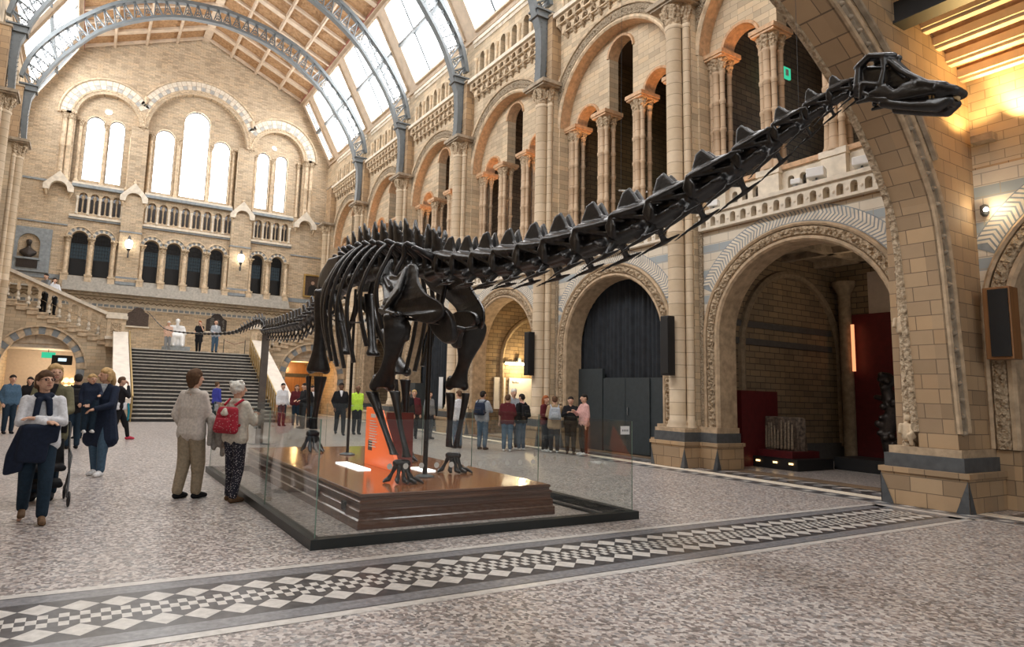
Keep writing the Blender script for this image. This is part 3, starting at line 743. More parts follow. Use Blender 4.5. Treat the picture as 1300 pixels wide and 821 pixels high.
for k, (c, r, z0, z1) in enumerate(WN):
    g = MB(); g.prism(archhole(c, z0, z1, r, 14), YE+.72, YE+.74, FE); o = struct(g.build('window_%d' % (k+1), 'winsky'))
    f = MB(); f.sweep(FE, c, z0, z1, r, [(0, YE+.6), (-.035, YE+.6), (-.035, YE+.7)], 14)
    n = 3 if r > .6 else 2
    for i in range(1, n): f.box((c-r+2*r*i/n-.008, z0, YE+.66), (c-r+2*r*i/n+.008, z1, YE+.69), 0, FE)
    z = z0+.5
    while z < z1+.1: f.box((c-r, z-.008, YE+.66), (c+r, z+.008, YE+.69), 0, FE); z += .95
    f.build('window_frame', 'leading', o)
for k, (c, z, r) in enumerate(OC):
    g = MB(); g.prism(arc(c, z, r, 0, 2*PI*15/16, 15), YE+.72, YE+.74, FE); struct(g.build('window_%d' % (k+8), 'winsky'))
def end_arch(c, r, label):
    t = thing('window_arch', label, 'arch', (c, YE, 16.3), 0, 'arches framing the end-wall windows')
    a = MB(); a.sweep(FE, c, 12.6, 16.3, r, [(0, YE+.4), (0, YE+.3), (.08, YE+.2), (.08, YE+.12), (.16, YE+.05), (.16, YE-.02), (.24, YE-.04), (.26, YE)], 28); a.build('moulding', 'stone', t)
    a = MB(); n = int(22*r/1.6)
    for i in range(n):
        t0 = PI*(i+.05)/n; t1 = PI*(i+.95)/n
        xm = c+(r+.5)*math.cos((t0+t1)/2)
        if (c < 2 and xm > 1.76) or (2 < c < 8 and not 1.76 < xm < 7.90) or (c > 8 and xm < 7.90): continue
        a.add([FE(c+R*math.cos(q), 16.3+R*math.sin(q), YE-.015) for R, q in ((r+.28, t0), (r+.52, t0), (r+.52, t1), (r+.28, t1))], [(0, 1, 2, 3)], i % 2)
        a.add([FE(c+R*math.cos(q), 16.3+R*math.sin(q), YE-.015) for R, q in ((r+.54, t0), (r+.8, t0), (r+.8, t1), (r+.54, t1))], [(0, 1, 2, 3)], 0)
    a.build('voussoirs', ['stone_pale', 'paleblock'], t)
    a = MB(); RR = r+.87; aL = math.acos(max(-1, min(1, (1.76-c)/RR))) if 2 < c < 8 else (math.acos(max(-1, min(1, (7.9-c)/RR))) if c > 8 else PI); aR = 0 if c > 8 else (math.acos(min(1, (7.9-c)/RR)) if c > 2 else math.acos(min(1, (1.76-c)/RR))); a.tube([FE(c+RR*math.cos(aR+(aL-aR)*i/30), 16.3+RR*math.sin(aR+(aL-aR)*i/30), YE-.04) for i in range(31)], .06, 6)
    if c > 2: a.hull([((1.76 if c < 8 else 7.9, YE-.06, 18.15), .13), ((1.76 if c < 8 else 7.9, YE-.06, 17.85), .06)])
    a.build('hood_mould', 'stone', t)
    a = MB()
    n = int(30*r/1.6)
    for i in range(n+1):
        q = PI*(i+1)/(n+2); a.hull([((c+(r+.2)*math.cos(q), YE-.03, 16.3+(r+.2)*math.sin(q)), .045)])
    a.build('bead_course', 'stone', t)
end_arch(*A_, 'round arch over the left pair of tall bright windows'); end_arch(*C_, 'largest round arch over the three middle windows'); end_arch(*B_, 'round arch over the right pair of tall bright windows')
def eshaft(x, z0, z1, r, lab, grp, y=YE-.05, cap=True, mat='stone'):
    t = thing('wall_shaft', lab, 'column', (x, y, z0), 0, grp)
    a = MB(); a.lathe((x, y, 0), [(r*1.5, z0), (r*1.5, z0+.1), (r*1.2, z0+.16), (r, z0+.2), (r, (z0+z1)/2-.05), (r*1.25, (z0+z1)/2), (r, (z0+z1)/2+.05), (r, z1-.4)], 10); a.build('shaft', mat, t)
    a = MB(); a.lathe((x, y, 0), [(r, z1-.4), (r*1.3, z1-.38), (r*1.1, z1-.32), (r*1.8, z1-.1), (r*1.8, z1-.08)], 10); a.cbox((x, y, z1-.04), (r*4, r*4, .1)); a.build('capital', 'carved', t)
GS = 'tall shafts between the end-wall windows'
for x, l in ((-1.86, 'tall wall shaft left of the left window pair'), (-2.15, 'outermost tall wall shaft left of the left window pair'), (1.72, 'tall wall shaft just right of the left window pair'), (11.56, 'tall wall shaft right of the right window pair'), (11.86, 'outermost tall wall shaft right of the right window pair'),
             (1.35, None), (7.86, 'tall wall shaft just left of the right window pair')):
    if l: eshaft(x, 12.5, 16.35, .13, l, GS)
for x, l in ((-.11, 'slim mullion shaft between the left pair of windows'), (3.77, 'slim mullion shaft left of the tallest window'), (5.59, 'slim mullion shaft right of the tallest window'), (9.43, 'slim mullion shaft between the right pair of windows'),
             (2.25, 'slim shaft at the left edge of the middle windows'), (7.0, 'slim shaft at the right edge of the middle windows'), (-1.38, 'slim shaft at the left edge of the left windows'), (1.2, 'slim shaft at the right edge of the left windows'), (8.3, 'slim shaft at the left edge of the right windows'), (11.1, 'slim shaft at the right edge of the right windows')):
    eshaft(x, 12.55, 16.2, .085, l, 'slim mullion shafts of the end-wall windows', YE+.3)
# tiers: sills, string courses, piers, gablets
tr = MB()
for x0, x1 in ((-1.5, 1.05), (2.15, 7.05), (8.25, 10.85)):
    tr.box((x0, 12.2, YE-.22), (x1, 12.36, YE+.1), 1, FE); tr.box((x0, 12.36, YE-.1), (x1, 12.5, YE+.2), 0, FE)
    tr.box((x0, 10.5, YE-.16), (x1, 10.62, YE+.1), 0, FE); tr.box((x0, 10.4, YE-.1), (x1, 10.5, YE+.1), 1, FE)
tr.box((-4.5, 12.25, YE-.08), (-2.3, 12.36, YE), 1, FE); tr.box((12.1, 12.25, YE-.08), (14, 12.36, YE), 1, FE)
tr.box((-4.5, 9.95, YE-.06), (-1.5, 10.02, YE), 1, FE); tr.box((10.85, 9.95, YE-.06), (14, 10.02, YE), 1, FE)
tr.box((-4.5, 6.95, YE-.03), (-1.5, 7.2, YE), 1, FE); tr.box((10.85, 6.95, YE-.03), (14, 7.2, YE), 1, FE)
struct(tr.build('trim_2', ['stone_pale', 'greystone']))
pr = MB()
for x0, x1 in ((1.05, 2.15), (7.05, 8.25)):
    pr.box((x0, 6.2, YE-.3), (x1, 12.1, YE), 0, FE)
    pr.box((x0-.03, 9.95, YE-.34), (x1+.03, 10.03, YE), 1, FE); pr.box((x0-.01, 6.95, YE-.31), (x1+.01, 7.12, YE), 1, FE); pr.box((x0-.01, 7.3, YE-.31), (x1+.01, 7.4, YE), 1, FE)
    pr.box((x0+.1, 12.1, YE-.2), (x1-.1, 16.3, YE), 0, FE)
struct(pr.build('trim_3', ['wallbrick', 'greystone']))
for x, l in ((1.6, 'gabled stone hood between the left and middle window bays'), (7.65, 'gabled stone hood between the middle and right window bays'), (-2.1, 'gabled stone hood at the left foot of the left windows'), (11.6, 'gabled stone hood at the right foot of the right windows')):
    t = thing('gabled_hood', l, 'ornament', (x, YE-.3, 12), 0, 'gabled hoods on the end wall')
    a = MB()
    a.prism([(x-.72, 11.75), (x-.72, 12.05), (x, 12.85), (x+.72, 12.05), (x+.72, 11.75), (x+.45, 11.75)] + arc(x, 11.85, .42, 0, PI, 10) + [(x-.45, 11.75)], YE-.45, YE-.1, FE); a.build('gable', 'stone_pale', t)
    a = MB(); a.lathe((x, YE-.28, 0), [(.06, 12.75), (.11, 12.9), (.05, 13.0), (.0, 13.15)], 8)
    for s in (-1, 1): a.hull([((x+s*.6, YE-.3, 11.72), .09), ((x+s*.55, YE-.2, 11.5), .05)])
    a.build('finial', 'stone', t)
# middle gallery: little colonnettes in and between the openings
for x0, n, d, lab in ((gl_[0][0], 4, .56, 'left'), (gl_[4][0], 8, .615, 'middle'), (gl_[12][0], 4, .56, 'right')):
    t = thing('pierced_balustrade', 'pierced arcaded balustrade below the %s windows of the end wall' % lab, 'balustrade', (x0, YE, 10.6), 0, 'arcaded balustrades of the end wall')
    for k in range(n):
        a = MB(); a.lathe((x0+k*d, YE+.2, 0), [(.07, 10.8), (.07, 10.86), (.04, 10.9), (.04, 11.55), (.08, 11.65), (.08, 11.7)], 8)
        a.lathe((x0+k*d, YE+.2, 0), [(.09, 11.68), (.12, 11.76), (.06, 11.8), (.06, 12.0)], 6); a.build('inner_colonnette', 'stone', t)
    for k in range(n+1):
        a = MB(); a.lathe((x0+(k-.5)*d, YE-.03, 0), [(.085, 10.7), (.085, 10.78), (.05, 10.82), (.05, 11.5), (.09, 11.62), (.09, 11.72)], 8); a.build('outer_colonnette', 'stone_pale', t)
# loggia
GL = ['left of the left pair', 'right of the left pair', 'leftmost of the middle four', 'second of the middle four', 'third of the middle four', 'rightmost of the middle four', 'left of the right pair', 'right of the right pair']
for (c, r), l in zip(LG, GL):
    t = thing('loggia_arch', 'dark round-headed arch of the landing arcade, %s' % l, 'arch', (c, YE, 7.3), 0, 'dark arches above the landing')
    a = MB(); n = 13
    for i in range(n):
        t0 = PI*(i+.04)/n; t1 = PI*(i+.96)/n
        a.add([FE(c+R*math.cos(q), 9.35+R*math.sin(q), YE-.02) for R, q in ((r+.03, t0), (r+.20, t0), (r+.20, t1), (r+.03, t1))], [(0, 1, 2, 3)], i % 2)
    a.build('voussoirs', ['stone_pale', 'greystone'], t)
    a = MB(); a.sweep(FE, c, 9.35, 9.35, r, [(.0, YE+.3), (0, YE-.03), (.03, YE-.03)], 16, legs=False); a.sweep(FE, c, 9.35, 9.35, r, [(.2, YE), (.2, YE-.08), (.26, YE-.08), (.27, YE)], 16, legs=False); a.build('hood_mould', 'stone', t)
    a = MB(); a.box((c-r, 7.25, YE+.8), (c+r, 8.3, YE+.85), 0, FE); a.build('dark_screen', 'black', t)
    a = MB()
    for i in range(7): a.box((c-r+2*r*i/6-.01, 8.3, YE+.8), (c-r+2*r*i/6+.01, 9.8, YE+.83), 0, FE)
    for i in range(8): a.box((c-r, 8.3+i*.2, YE+.8), (c+r, 8.32+i*.2, YE+.83), 0, FE)
    a.build('leaded_screen', 'leading', t)
    a = MB(); a.quad(FE(c-r, 8.35, YE+.95), FE(c+r, 8.35, YE+.95), FE(c+r, 9.2, YE+.95), FE(c-r, 9.2, YE+.95)); a.build('dim_glass', 'dimglass', t)
cols = [(-1.42, 'at the left end of the left pair of dark arches'), (-.29, 'between the left pair of dark arches'), (.84, 'at the right end of the left pair of dark arches'), (2.27, 'at the left end of the middle four dark arches'), (3.365, 'first inside the middle four dark arches'), (4.57, 'at the centre of the middle four dark arches'), (5.775, 'third inside the middle four dark arches'), (6.93, 'at the right end of the middle four dark arches'), (8.34, 'at the left end of the right pair of dark arches'), (9.435, 'between the right pair of dark arches'), (10.6, 'at the right end of the right pair of dark arches')]
for x, l in cols:
    t = thing('loggia_column', 'buff stone column '+l, 'column', (x, YE-.12, 6.5), 0, 'columns of the dark arcade above the landing')
    a = MB(); a.lathe((x, YE-.12, 0), [(.15, 7.3), (.15, 7.38), (.12, 7.45), (.11, 7.5), (.11, 8.9), (.10, 9.02)], 12); a.build('shaft', 'stone', t)
    a = MB(); a.lathe((x, YE-.12, 0), [(.11, 9.0), (.13, 9.08), (.12, 9.12), (.19, 9.27), (.19, 9.3)], 10); a.box((x-.2, 9.29, YE-.34), (x+.2, 9.37, YE+.05), 0, FE); a.build('capital', 'carved', t)
    a = MB(); a.box((x-.17, 6.5, YE-.40), (x+.17, 7.24, YE+.02), 0, FE); a.box((x-.2, 7.22, YE-.43), (x+.2, 7.31, YE+.04), 0, FE); a.build('pedestal', 'stone', t)
st = MB()
for k in range(5): st.box((-1.45, 6.42+k*.16, YE-.75+k*.15), (10.8, 6.42+(k+1)*.16, YE+.05), 0, FE)
st.box((-4.2, 6.2, YE-.62), (13.6, 6.36, YE), 1, FE); st.box((-4.2, 6.36, YE-.80), (13.6, 6.44, YE), 0, FE)
struct(st.build('trim_4', ['tread', 'stone_dark']))
fz = MB(); fz.box((-4.2, 5.62, YE-.02), (13.6, 6.18, YE), 0, FE)
x = -4.2
while x < 13.4:
    for z0, mm in ((5.95, 1), (5.80, 2)):
        if mm == 1:
            fz.add([FE(x, z0, YE-.03), FE(x+.15, z0+.1, YE-.03), FE(x+.3, z0, YE-.03), FE(x+.3, z0+.07, YE-.03), FE(x+.15, z0+.17, YE-.03), FE(x, z0+.07, YE-.03)], [(0, 1, 4, 5), (1, 2, 3, 4)], 1)
        else: fz.add([FE(x+.03, 5.66, YE-.03), FE(x+.26, 5.66, YE-.03), FE(x+.26, 5.80, YE-.03), FE(x+.03, 5.80, YE-.03)], [(0, 1, 2, 3)], 2)
    x += .3
struct(fz.build('trim_5', ['stone_pale', 'stone_dark', 'greystone']))
# plaques, lamps, bust, portrait
for x, w_, l, mt in ((2.38, .56, 'brown bronze plaque with arched top left of the seated statue', 'bronzebrown'), (6.65, .58, 'black bronze relief plaque with arched top right of the seated statue', 'bronze')):
    t = thing('memorial_plaque', l, 'plaque', (x, YE, 4.7), 0)
    a = MB(); a.prism([(x-w_, 4.7), (x+w_, 4.7), (x+w_, 5.4), (x+w_*.75, 5.48)] + arc(x, 5.42, w_*.62, .3, PI-.3, 10) + [(x-w_*.75, 5.48), (x-w_, 5.4)], YE-.08, YE, FE); a.build('panel', mt, t)
    a = MB(); a.box((x-w_-.06, 4.62, YE-.1), (x+w_+.06, 4.7, YE), 0, FE); a.build('sill', 'stone_pale', t)
    a = MB()
    for k in range(22):
        zz = 4.85+.09*(k//3); a.hull([((x-w_*.6+w_*.6*(k % 3)+random.uniform(-.05, .05), YE-.085, zz), .03), ((x-w_*.3+w_*.5*(k % 3), YE-.085, zz+random.uniform(-.02, .04)), .03)], sc=(1, .5, 1))
    a.build('relief', 'bronzebrown' if mt == 'bronzebrown' else 'bronze_light', t)
for x, l in ((1.55, 'glowing wall lantern on the left buttress of the end wall'), (7.68, 'glowing wall lantern on the right buttress of the end wall')):
    t = thing('wall_lantern', l, 'lamp', (x, YE-.5, 9.2), 0, 'wall lanterns')
    a = MB(); a.lathe((x, YE-.62, 0), [(.10, 8.98), (.17, 9.1), (.20, 9.3), (.17, 9.45), (.05, 9.5)], 10); a.build('glass_globe', 'lampglow', t)
    a = MB(); a.lathe((x, YE-.62, 0), [(.02, 8.45), (.05, 8.5), (.03, 8.8), (.11, 8.96), (.11, 8.99)], 8); a.lathe((x, YE-.62, 0), [(.13, 9.48), (.08, 9.6), (.02, 9.75)], 8); a.tube([(x, YE-.3, 8.75), (x, YE-.45, 8.5), (x, YE-.62, 8.6)], .025, 6)
    for k in range(6): q = k*PI/3; a.tube([(x+.2*math.cos(q), YE-.62+.2*math.sin(q), 9.0), (x+.21*math.cos(q), YE-.62+.21*math.sin(q), 9.47)], .01, 4)
    a.build('bracket', 'steel_dark', t)
t = thing('bust_monument', 'grey stone panel with a dark bust in a round-headed niche, left above the stair', 'monument', (-3.1, YE, 7.2))
a = MB(); a.prism([(-4.05, 7.22), (-2.15, 7.22), (-2.15, 9.6), (-4.05, 9.6)], YE-.14, YE, FE, [archhole(-3.15, 7.95, 8.75, .5, 12)]); a.box((-3.7, 7.85, YE-.25), (-2.6, 7.95, YE), 0, FE); a.box((-3.62, 7.4, YE-.2), (-2.68, 7.82, YE), 1, FE); a.build('surround', ['greystone', 'bronze'], t)
a = MB(); a.hull([((-3.15, YE-.12, 8.80), .15), ((-3.15, YE-.15, 8.66), .11)]); a.hull([((-3.15, YE-.1, 8.6), .09), ((-3.15, YE-.1, 8.45), .12)]); a.hull([((-3.15, YE-.1, 8.42), .12), ((-3.42, YE-.1, 8.22), .13), ((-2.88, YE-.1, 8.22), .13), ((-3.15, YE-.14, 8.08), .17)]); a.hull([((-3.15, YE-.1, 8.06), .2)]); fuse(a, 'bust', .025, 'bronze', 2, t)
t = thing('framed_portrait', 'gilt-framed dark portrait of a bearded figure on the end wall, right', 'painting', (12.4, YE, 7.3))
a = MB(); a.prism([(11.8, 7.35), (13.05, 7.35), (13.05, 8.85), (11.8, 8.85)], YE-.1, YE, FE, [[(12.95, 7.45), (12.95, 8.75), (11.9, 8.75), (11.9, 7.45)]]); a.build('gilt_frame', 'gold', t)
a = MB(); a.box((11.88, 7.43, YE-.04), (12.97, 8.77, YE-.01), 0, FE); a.build('canvas', 'bronzebrown', t)
a = MB(); a.prism(arc(12.42, 8.3, .12, 0, 2*PI*11/12, 11), YE-.05, YE-.04, FE, m=0); a.prism([(12.1, 7.5), (12.75, 7.5), (12.68, 8.05), (12.5, 8.16), (12.3, 8.16), (12.15, 8.0)], YE-.048, YE-.04, FE, m=1); a.build('sitter', ['skin_dim', 'black'], t)

# ---- great stair, landing and side flights
s_ = MB(); N = 20
for k in range(N):
    y = 28.7+k*.33; z = (k+1)*.16
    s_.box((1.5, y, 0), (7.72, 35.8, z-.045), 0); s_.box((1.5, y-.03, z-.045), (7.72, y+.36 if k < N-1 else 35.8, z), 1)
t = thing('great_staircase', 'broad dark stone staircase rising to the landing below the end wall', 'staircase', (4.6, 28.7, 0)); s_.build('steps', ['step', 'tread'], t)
ld = MB(); ld.box((-6, 35.7, 3.0), (15.5, YE, 3.2)); struct(ld.build('floor', 'stone_pale'))
def FS(sgn): return (lambda u, v, w: V((4.6 + sgn*u, w, v)))
for sgn, side in ((-1, 'left'), (1, 'right')):
    F = FS(sgn)
    w = MB(); ac = 6.45
    w.prism([(3.1, 0), (13.5, 0), (13.5, 3.4+.41*9.8), (3.9, 3.4), (3.1, 3.4)], 35.3, 35.7, F, [archhole(ac, .001, 2.1, 1.5, 20)], m=0)
    # stepped outer string under the balusters
    for k in range(12): u0 = 3.75+k*.42; z0 = 3.3+.41*(u0-3.75); w.box((u0, z0, 35.22), (u0+.44, z0+.30, 35.7), 1, F); w.box((u0, z0+.22, 35.18), (u0+.5, z0+.30, 35.7), 1, F)
    w.box((3.1, 0, 35.7), (3.5, 3.2, YE), 0, F); w.box((8.0, 0, 35.7), (8.3, 3.2, YE), 0, F)
    w.box((8.6, 0, 35.0), (8.9, 3.6, 35.3), 0, F) if sgn > 0 else None
    struct(w.build('wall_%s' % side, ['ashlar_pale', 'stone']))
    fl_ = MB()
    for k in range(26): u0 = 3.8+k*.36; fl_.box((u0, 3.2, 35.6), (u0+.38, 3.35+.148*k, 38), 0, F)
    t = thing('side_flight', 'side flight of stairs climbing %s from the landing' % side, 'staircase', (4.6+sgn*5, 36, 3.2), 0, 'side flights'); fl_.build('steps', 'stone_pale', t)
    t = thing('stair_arch', 'striped round arch under the %s side flight' % side, 'arch', (4.6+sgn*ac, 35.3, 0), 0, 'arches under the side flights')
    a = MB(); n = 19
    for i in range(n):
        t0 = PI*(i+.03)/n; t1 = PI*(i+.97)/n
        a.add([F(ac+R*math.cos(q), 2.1+R*math.sin(q), 35.28) for R, q in ((1.52, t0), (1.86, t0), (1.86, t1), (1.52, t1))], [(0, 1, 2, 3)], i % 2)
    for i in range(5):
        for u in (ac-1.86, ac+1.52): a.add([F(u, .3+i*.36, 35.28), F(u+.34, .3+i*.36, 35.28), F(u+.34, .62+i*.36, 35.28), F(u, .62+i*.36, 35.28)], [(0, 1, 2, 3)], (i+1) % 2)
    a.build('voussoirs', ['stone', 'greystone'], t)
    a = MB(); a.sweep(F, ac, .2, 2.1, 1.5, [(-.005, 35.75), (-.005, 35.27), (.02, 35.26)], 20); a.sweep(F, ac, 2.1, 2.1, 1.86, [(0, 35.3), (0, 35.2), (.07, 35.2), (.08, 35.3)], 20, legs=False); a.build('moulding', 'stone', t)
    # raking balustrade
    sl = .41
    FR_ = (lambda F, sl: (lambda u, v, w: F(u, v+sl*(u-3.75), w)))(F, sl)
    t = thing('raking_balustrade', 'raking arcaded stone balustrade of the %s side flight' % side, 'balustrade', (4.6+sgn*4, 35.3, 3.4), 0, 'raking balustrades')
    a = MB(); u1 = 3.75+.42*12
    a.prism([(3.75, 4.15-.1), (u1, 4.15-.1), (u1, 4.68), (3.75, 4.68)], 35.32, 35.5, FR_, [archhole(3.98+k*.42, 4.051, 4.36, .15, 8) for k in range(12)]); a.build('arch_panel', 'stone', t)
    a = MB(); a.prism([(3.75, 4.68), (u1, 4.68), (u1, 4.84), (3.75, 4.84)], 35.2, 35.62, FR_); a.build('handrail', 'stone_pale', t)
    for k in range(13):
        q = FR_(3.77+k*.42, 3.6, 35.41); a = MB(); a.lathe((q.x, q.y, q.z), [(.10, 0), (.10, .08), (.05, .12), (.085, .25), (.045, .42), (.09, .5), (.09, .6)], 8); a.build('baluster', 'stone_pale', t)
    # newel and parapet of the main flight
    t = thing('newel_pier', 'square carved newel pier %s of the great staircase' % side, 'newel', (4.6+sgn*3.4, 35.1, 3.2), 0, 'newel piers')
    a = MB(); a.box((3.05, 3.2, 34.8), (3.85, 4.55, 35.5), 0, F); a.box((2.98, 4.55, 34.72), (3.92, 4.7, 35.58), 1, F); a.box((3.02, 4.7, 34.76), (3.88, 4.84, 35.54), 1, F); a.box((3.0, 3.55, 34.74), (3.9, 3.7, 35.56), 1, F); nb = a.build('block', ['stone', 'stone_pale'], t)
    a = MB(); a.box((3.22, 3.85, 34.77), (3.68, 4.35, 34.8), 0, F)
    for k in range(14): a.hull([(tuple(F(random.uniform(3.27, 3.63), random.uniform(3.9, 4.3), 34.77)), .04)])
    a.build('carved_panel', 'carved', nb)
    t = thing('stair_parapet', 'sloping pale marble parapet on the %s of the great staircase' % side, 'parapet', (4.6+sgn*3.35, 32, 0), 0, 'sloping parapets')
    G = lambda u, v, w: V((4.6+sgn*w, u, v))
    a = MB(); a.prism([(28.3, 0), (34.8, 0), (34.8, 3.75), (28.3, .75)], 2.98, 3.5, G, m=0); a.build('wall', 'ashlar_pale', t)
    a = MB(); a.prism([(28.2, .72), (34.8, 3.75), (34.8, 3.95), (28.2, .92)], 2.92, 3.56, G, m=0); a.build('coping', 'marble_warm', t)
    a = MB(); a.tube([G(28.3, 1.0, 2.86), G(34.7, 3.98, 2.86)], .035, 8); a.build('handrail', 'brass', t)
    for k in range(16):
        y = 28.5+k*.41; z = .16*(int((y-28.7)/.33)+1) if y > 28.7 else 0
        q = G(y, 0, 2.86); zt = 1.0+(y-28.3)*.4656; a = MB(); a.lathe((q.x, q.y, 0), [(.03, max(z, 0)), (.02, z+.1), (.045, (z+zt)/2), (.02, zt-.06), (.03, zt)], 6); a.build('baluster', 'brass', t)
# rooms seen through the two stair arches
r_ = MB(); r_.box((-4.5, 0, 39), (1, 3.2, 39.2), 0, FE); struct(r_.build('wall_back', 'beige'))
t = thing('exit_sign', 'small green hanging exit sign under the left stair arch', 'sign', (-1.56, 37, 2.7)); a = MB(); a.box((-1.86, 36.97, 2.58), (-1.28, 37.03, 2.86)); a.build('panel', 'exitgreen', t); a = MB(); a.box((-1.6, 36.99, 2.86), (-1.57, 37.01, 3.6)); a.build('hanger', 'steel_dark', t)
t = thing('hanging_screen', 'dark hanging display screen beside the green exit sign', 'screen', (-1.0, 37, 2.5)); a = MB(); a.box((-1.42, 36.95, 2.28), (-.55, 37.05, 2.74)); a.build('panel', 'black', t); a = MB(); a.box((-1.15, 36.93, 2.45), (-.8, 36.95, 2.6)); a.build('bright_picture', 'screenglow', t)
for k in range(9):
    x, z = -1.0+.9*(k % 5)*.28, 1.2+.33*(k//5)
    t = MB(); t.hull([((x, 38.6, z), .14)]); o = t.build('shop_light', 'lampwarm'); tag(o, 'round warm golden shop light under the left stair arch', 'lamp', 'round shop lights behind the left stair arch')
t = thing('panelled_door', 'lit orange wooden door under the right stair arch', 'door', (10.7, 38, 0)); a = MB(); a.prism([(9.7, 0), (11.7, 0), (11.7, 2.2)] + arc(10.7, 2.2, 1.0, .05, PI-.05, 14) + [(9.7, 2.2)], 37.9, 38.0, FE); a.box((9.7, 2.15, 37.85), (11.7, 2.35, 37.9), 1, FE); a.build('leaf', ['doorwood', 'step'], t)
r_ = MB(); r_.box((8.0, 0, 38.0), (14, 3.0, 38.3), 0, FE); struct(r_.build('wall_back', 'alcove'))

# ---- great transverse arch in front of the right-hand arcade
IN = [(11.86, .0), (11.86, .95), (11.78, 1.9), (11.70, 2.9), (11.62, 3.8), (11.48, 4.66), (11.17, 5.26), (10.57, 6.05), (9.96, 6.60), (9.38, 7.02), (8.82, 7.36), (7.8, 7.85), (6.4, 8.22), (4.6, 8.35)]
IN = catmull(IN, 4)
left = [(2*CX-x, z) for x, z in reversed(IN[:-1])]
t = thing('great_arch', 'great stone arch rising from the pier at right over the skeleton\'s neck', 'arch', (12.2, 5.1, 0))
full_ = IN + left
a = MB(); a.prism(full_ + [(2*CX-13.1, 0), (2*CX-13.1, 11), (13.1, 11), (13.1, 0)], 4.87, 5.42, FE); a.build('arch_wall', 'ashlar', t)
def offs(P, d):
    out = []
    for i, p in enumerate(P):
        a_, b_ = P[max(i-1, 0)], P[min(i+1, len(P)-1)]; tx, tz = b_[0]-a_[0], b_[1]-a_[1]; L = math.hypot(tx, tz) or 1
        out.append((p[0]+tz/L*d, p[1]-tx/L*d))
    return out
def ring(P, prof, name, mat, par, skip=5):
    a = MB(); rings = []
    cols_ = [offs(P, d) for d, w_ in prof]
    for i in range(skip, len(P)): rings.append([FE(cols_[j][i][0], cols_[j][i][1], prof[j][1]) for j in range(len(prof))])
    for i in range(len(rings)-1):
        for j in range(len(prof)-1): a.add([rings[i][j], rings[i][j+1], rings[i+1][j+1], rings[i+1][j]], [(0, 1, 2, 3)])
    return a.build(name, mat, par)
IR = IN[:]
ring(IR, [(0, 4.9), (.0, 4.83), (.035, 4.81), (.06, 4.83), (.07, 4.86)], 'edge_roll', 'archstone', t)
ring(IR, [(.08, 4.84), (.09, 4.86), (.24, 4.86), (.25, 4.83)], 'dark_hollow', 'stone_dark', t)
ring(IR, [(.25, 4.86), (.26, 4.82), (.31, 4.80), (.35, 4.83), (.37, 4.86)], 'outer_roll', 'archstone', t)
ring(IR, [(.50, 4.86), (.52, 4.80), (.58, 4.80), (.60, 4.86)], 'hood_mould', 'stone_dark', t, 24)
ring(IR, [(0, 5.40), (-.03, 5.42), (-.03, 5.5), (.05, 5.53), (.1, 5.42)], 'rear_roll', 'carved', t)
bp = curve_len(offs(IR, .165)[5:], 46)
for x, z in bp: a = MB(); a.hull([((x, 4.85, z), .045), ((x, 4.82, z), .025)]); a.build('boss', 'stone_dark', t)
a = MB(); a.box((11.72, 4.72, 0), (13.1, 5.95, .52), 0); a.box((11.69, 4.69, .52), (13.1, 5.98, .60), 0); a.box((11.78, 4.78, .60), (13.1, 5.92, .82), 1); a.box((11.82, 4.82, .82), (13.1, 5.86, .94), 2)
for y0 in (4.72, 5.95):
    a.add([V((11.71, y0, 0)), V((11.71, y0+(.18 if y0 < 5 else -.18), 0)), V((11.71, y0, .5))], [(0, 1, 2)], 1); a.add([V((11.71, y0-(.01 if y0 < 5 else -.01), 0)), V((11.9, y0-(.01 if y0 < 5 else -.01), 0)), V((11.71, y0-(.01 if y0 < 5 else -.01), .5))], [(0, 1, 2)], 1)
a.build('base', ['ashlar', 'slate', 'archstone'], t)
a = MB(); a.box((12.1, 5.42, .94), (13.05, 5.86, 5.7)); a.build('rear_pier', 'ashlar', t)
t = thing('carved_shaft', 'slender twisted shaft with carved figures on the left of the great pier', 'column', (12.0, 5.6, .9))
a = MB()
pts = []; a.lathe((11.98, 5.62, 0), [(.10, .9), (.10, 1.0), (.065, 1.05), (.065, 5.6), (.1, 5.7)], 10)
for k in range(60):
    q = k*.9; z = 1.1+k*.075; a.hull([((11.98+.06*math.cos(q), 5.62+.06*math.sin(q), z), .022)])
a.build('shaft', 'carved', t)
for z, nm in ((.98, 'crouching_figure'), (2.75, 'climbing_figure')):
    a = MB(); a.hull([((11.9, 5.6, z+.12), .09), ((11.92, 5.6, z+.3), .07)]); a.hull([((11.86, 5.56, z+.42), .06)]); a.chain([((11.87, 5.52, z+.3), .035), ((11.82, 5.5, z+.18), .03), ((11.9, 5.5, z+.12), .03)]); a.chain([((11.87, 5.68, z+.3), .035), ((11.82, 5.68, z+.18), .03), ((11.9, 5.7, z+.3), .03)]); a.chain([((11.88, 5.54, z+.1), .045), ((11.80, 5.53, z+.15), .035), ((11.86, 5.53, z), .03)]); fuse(a, nm, .012, 'stone', 2, t)
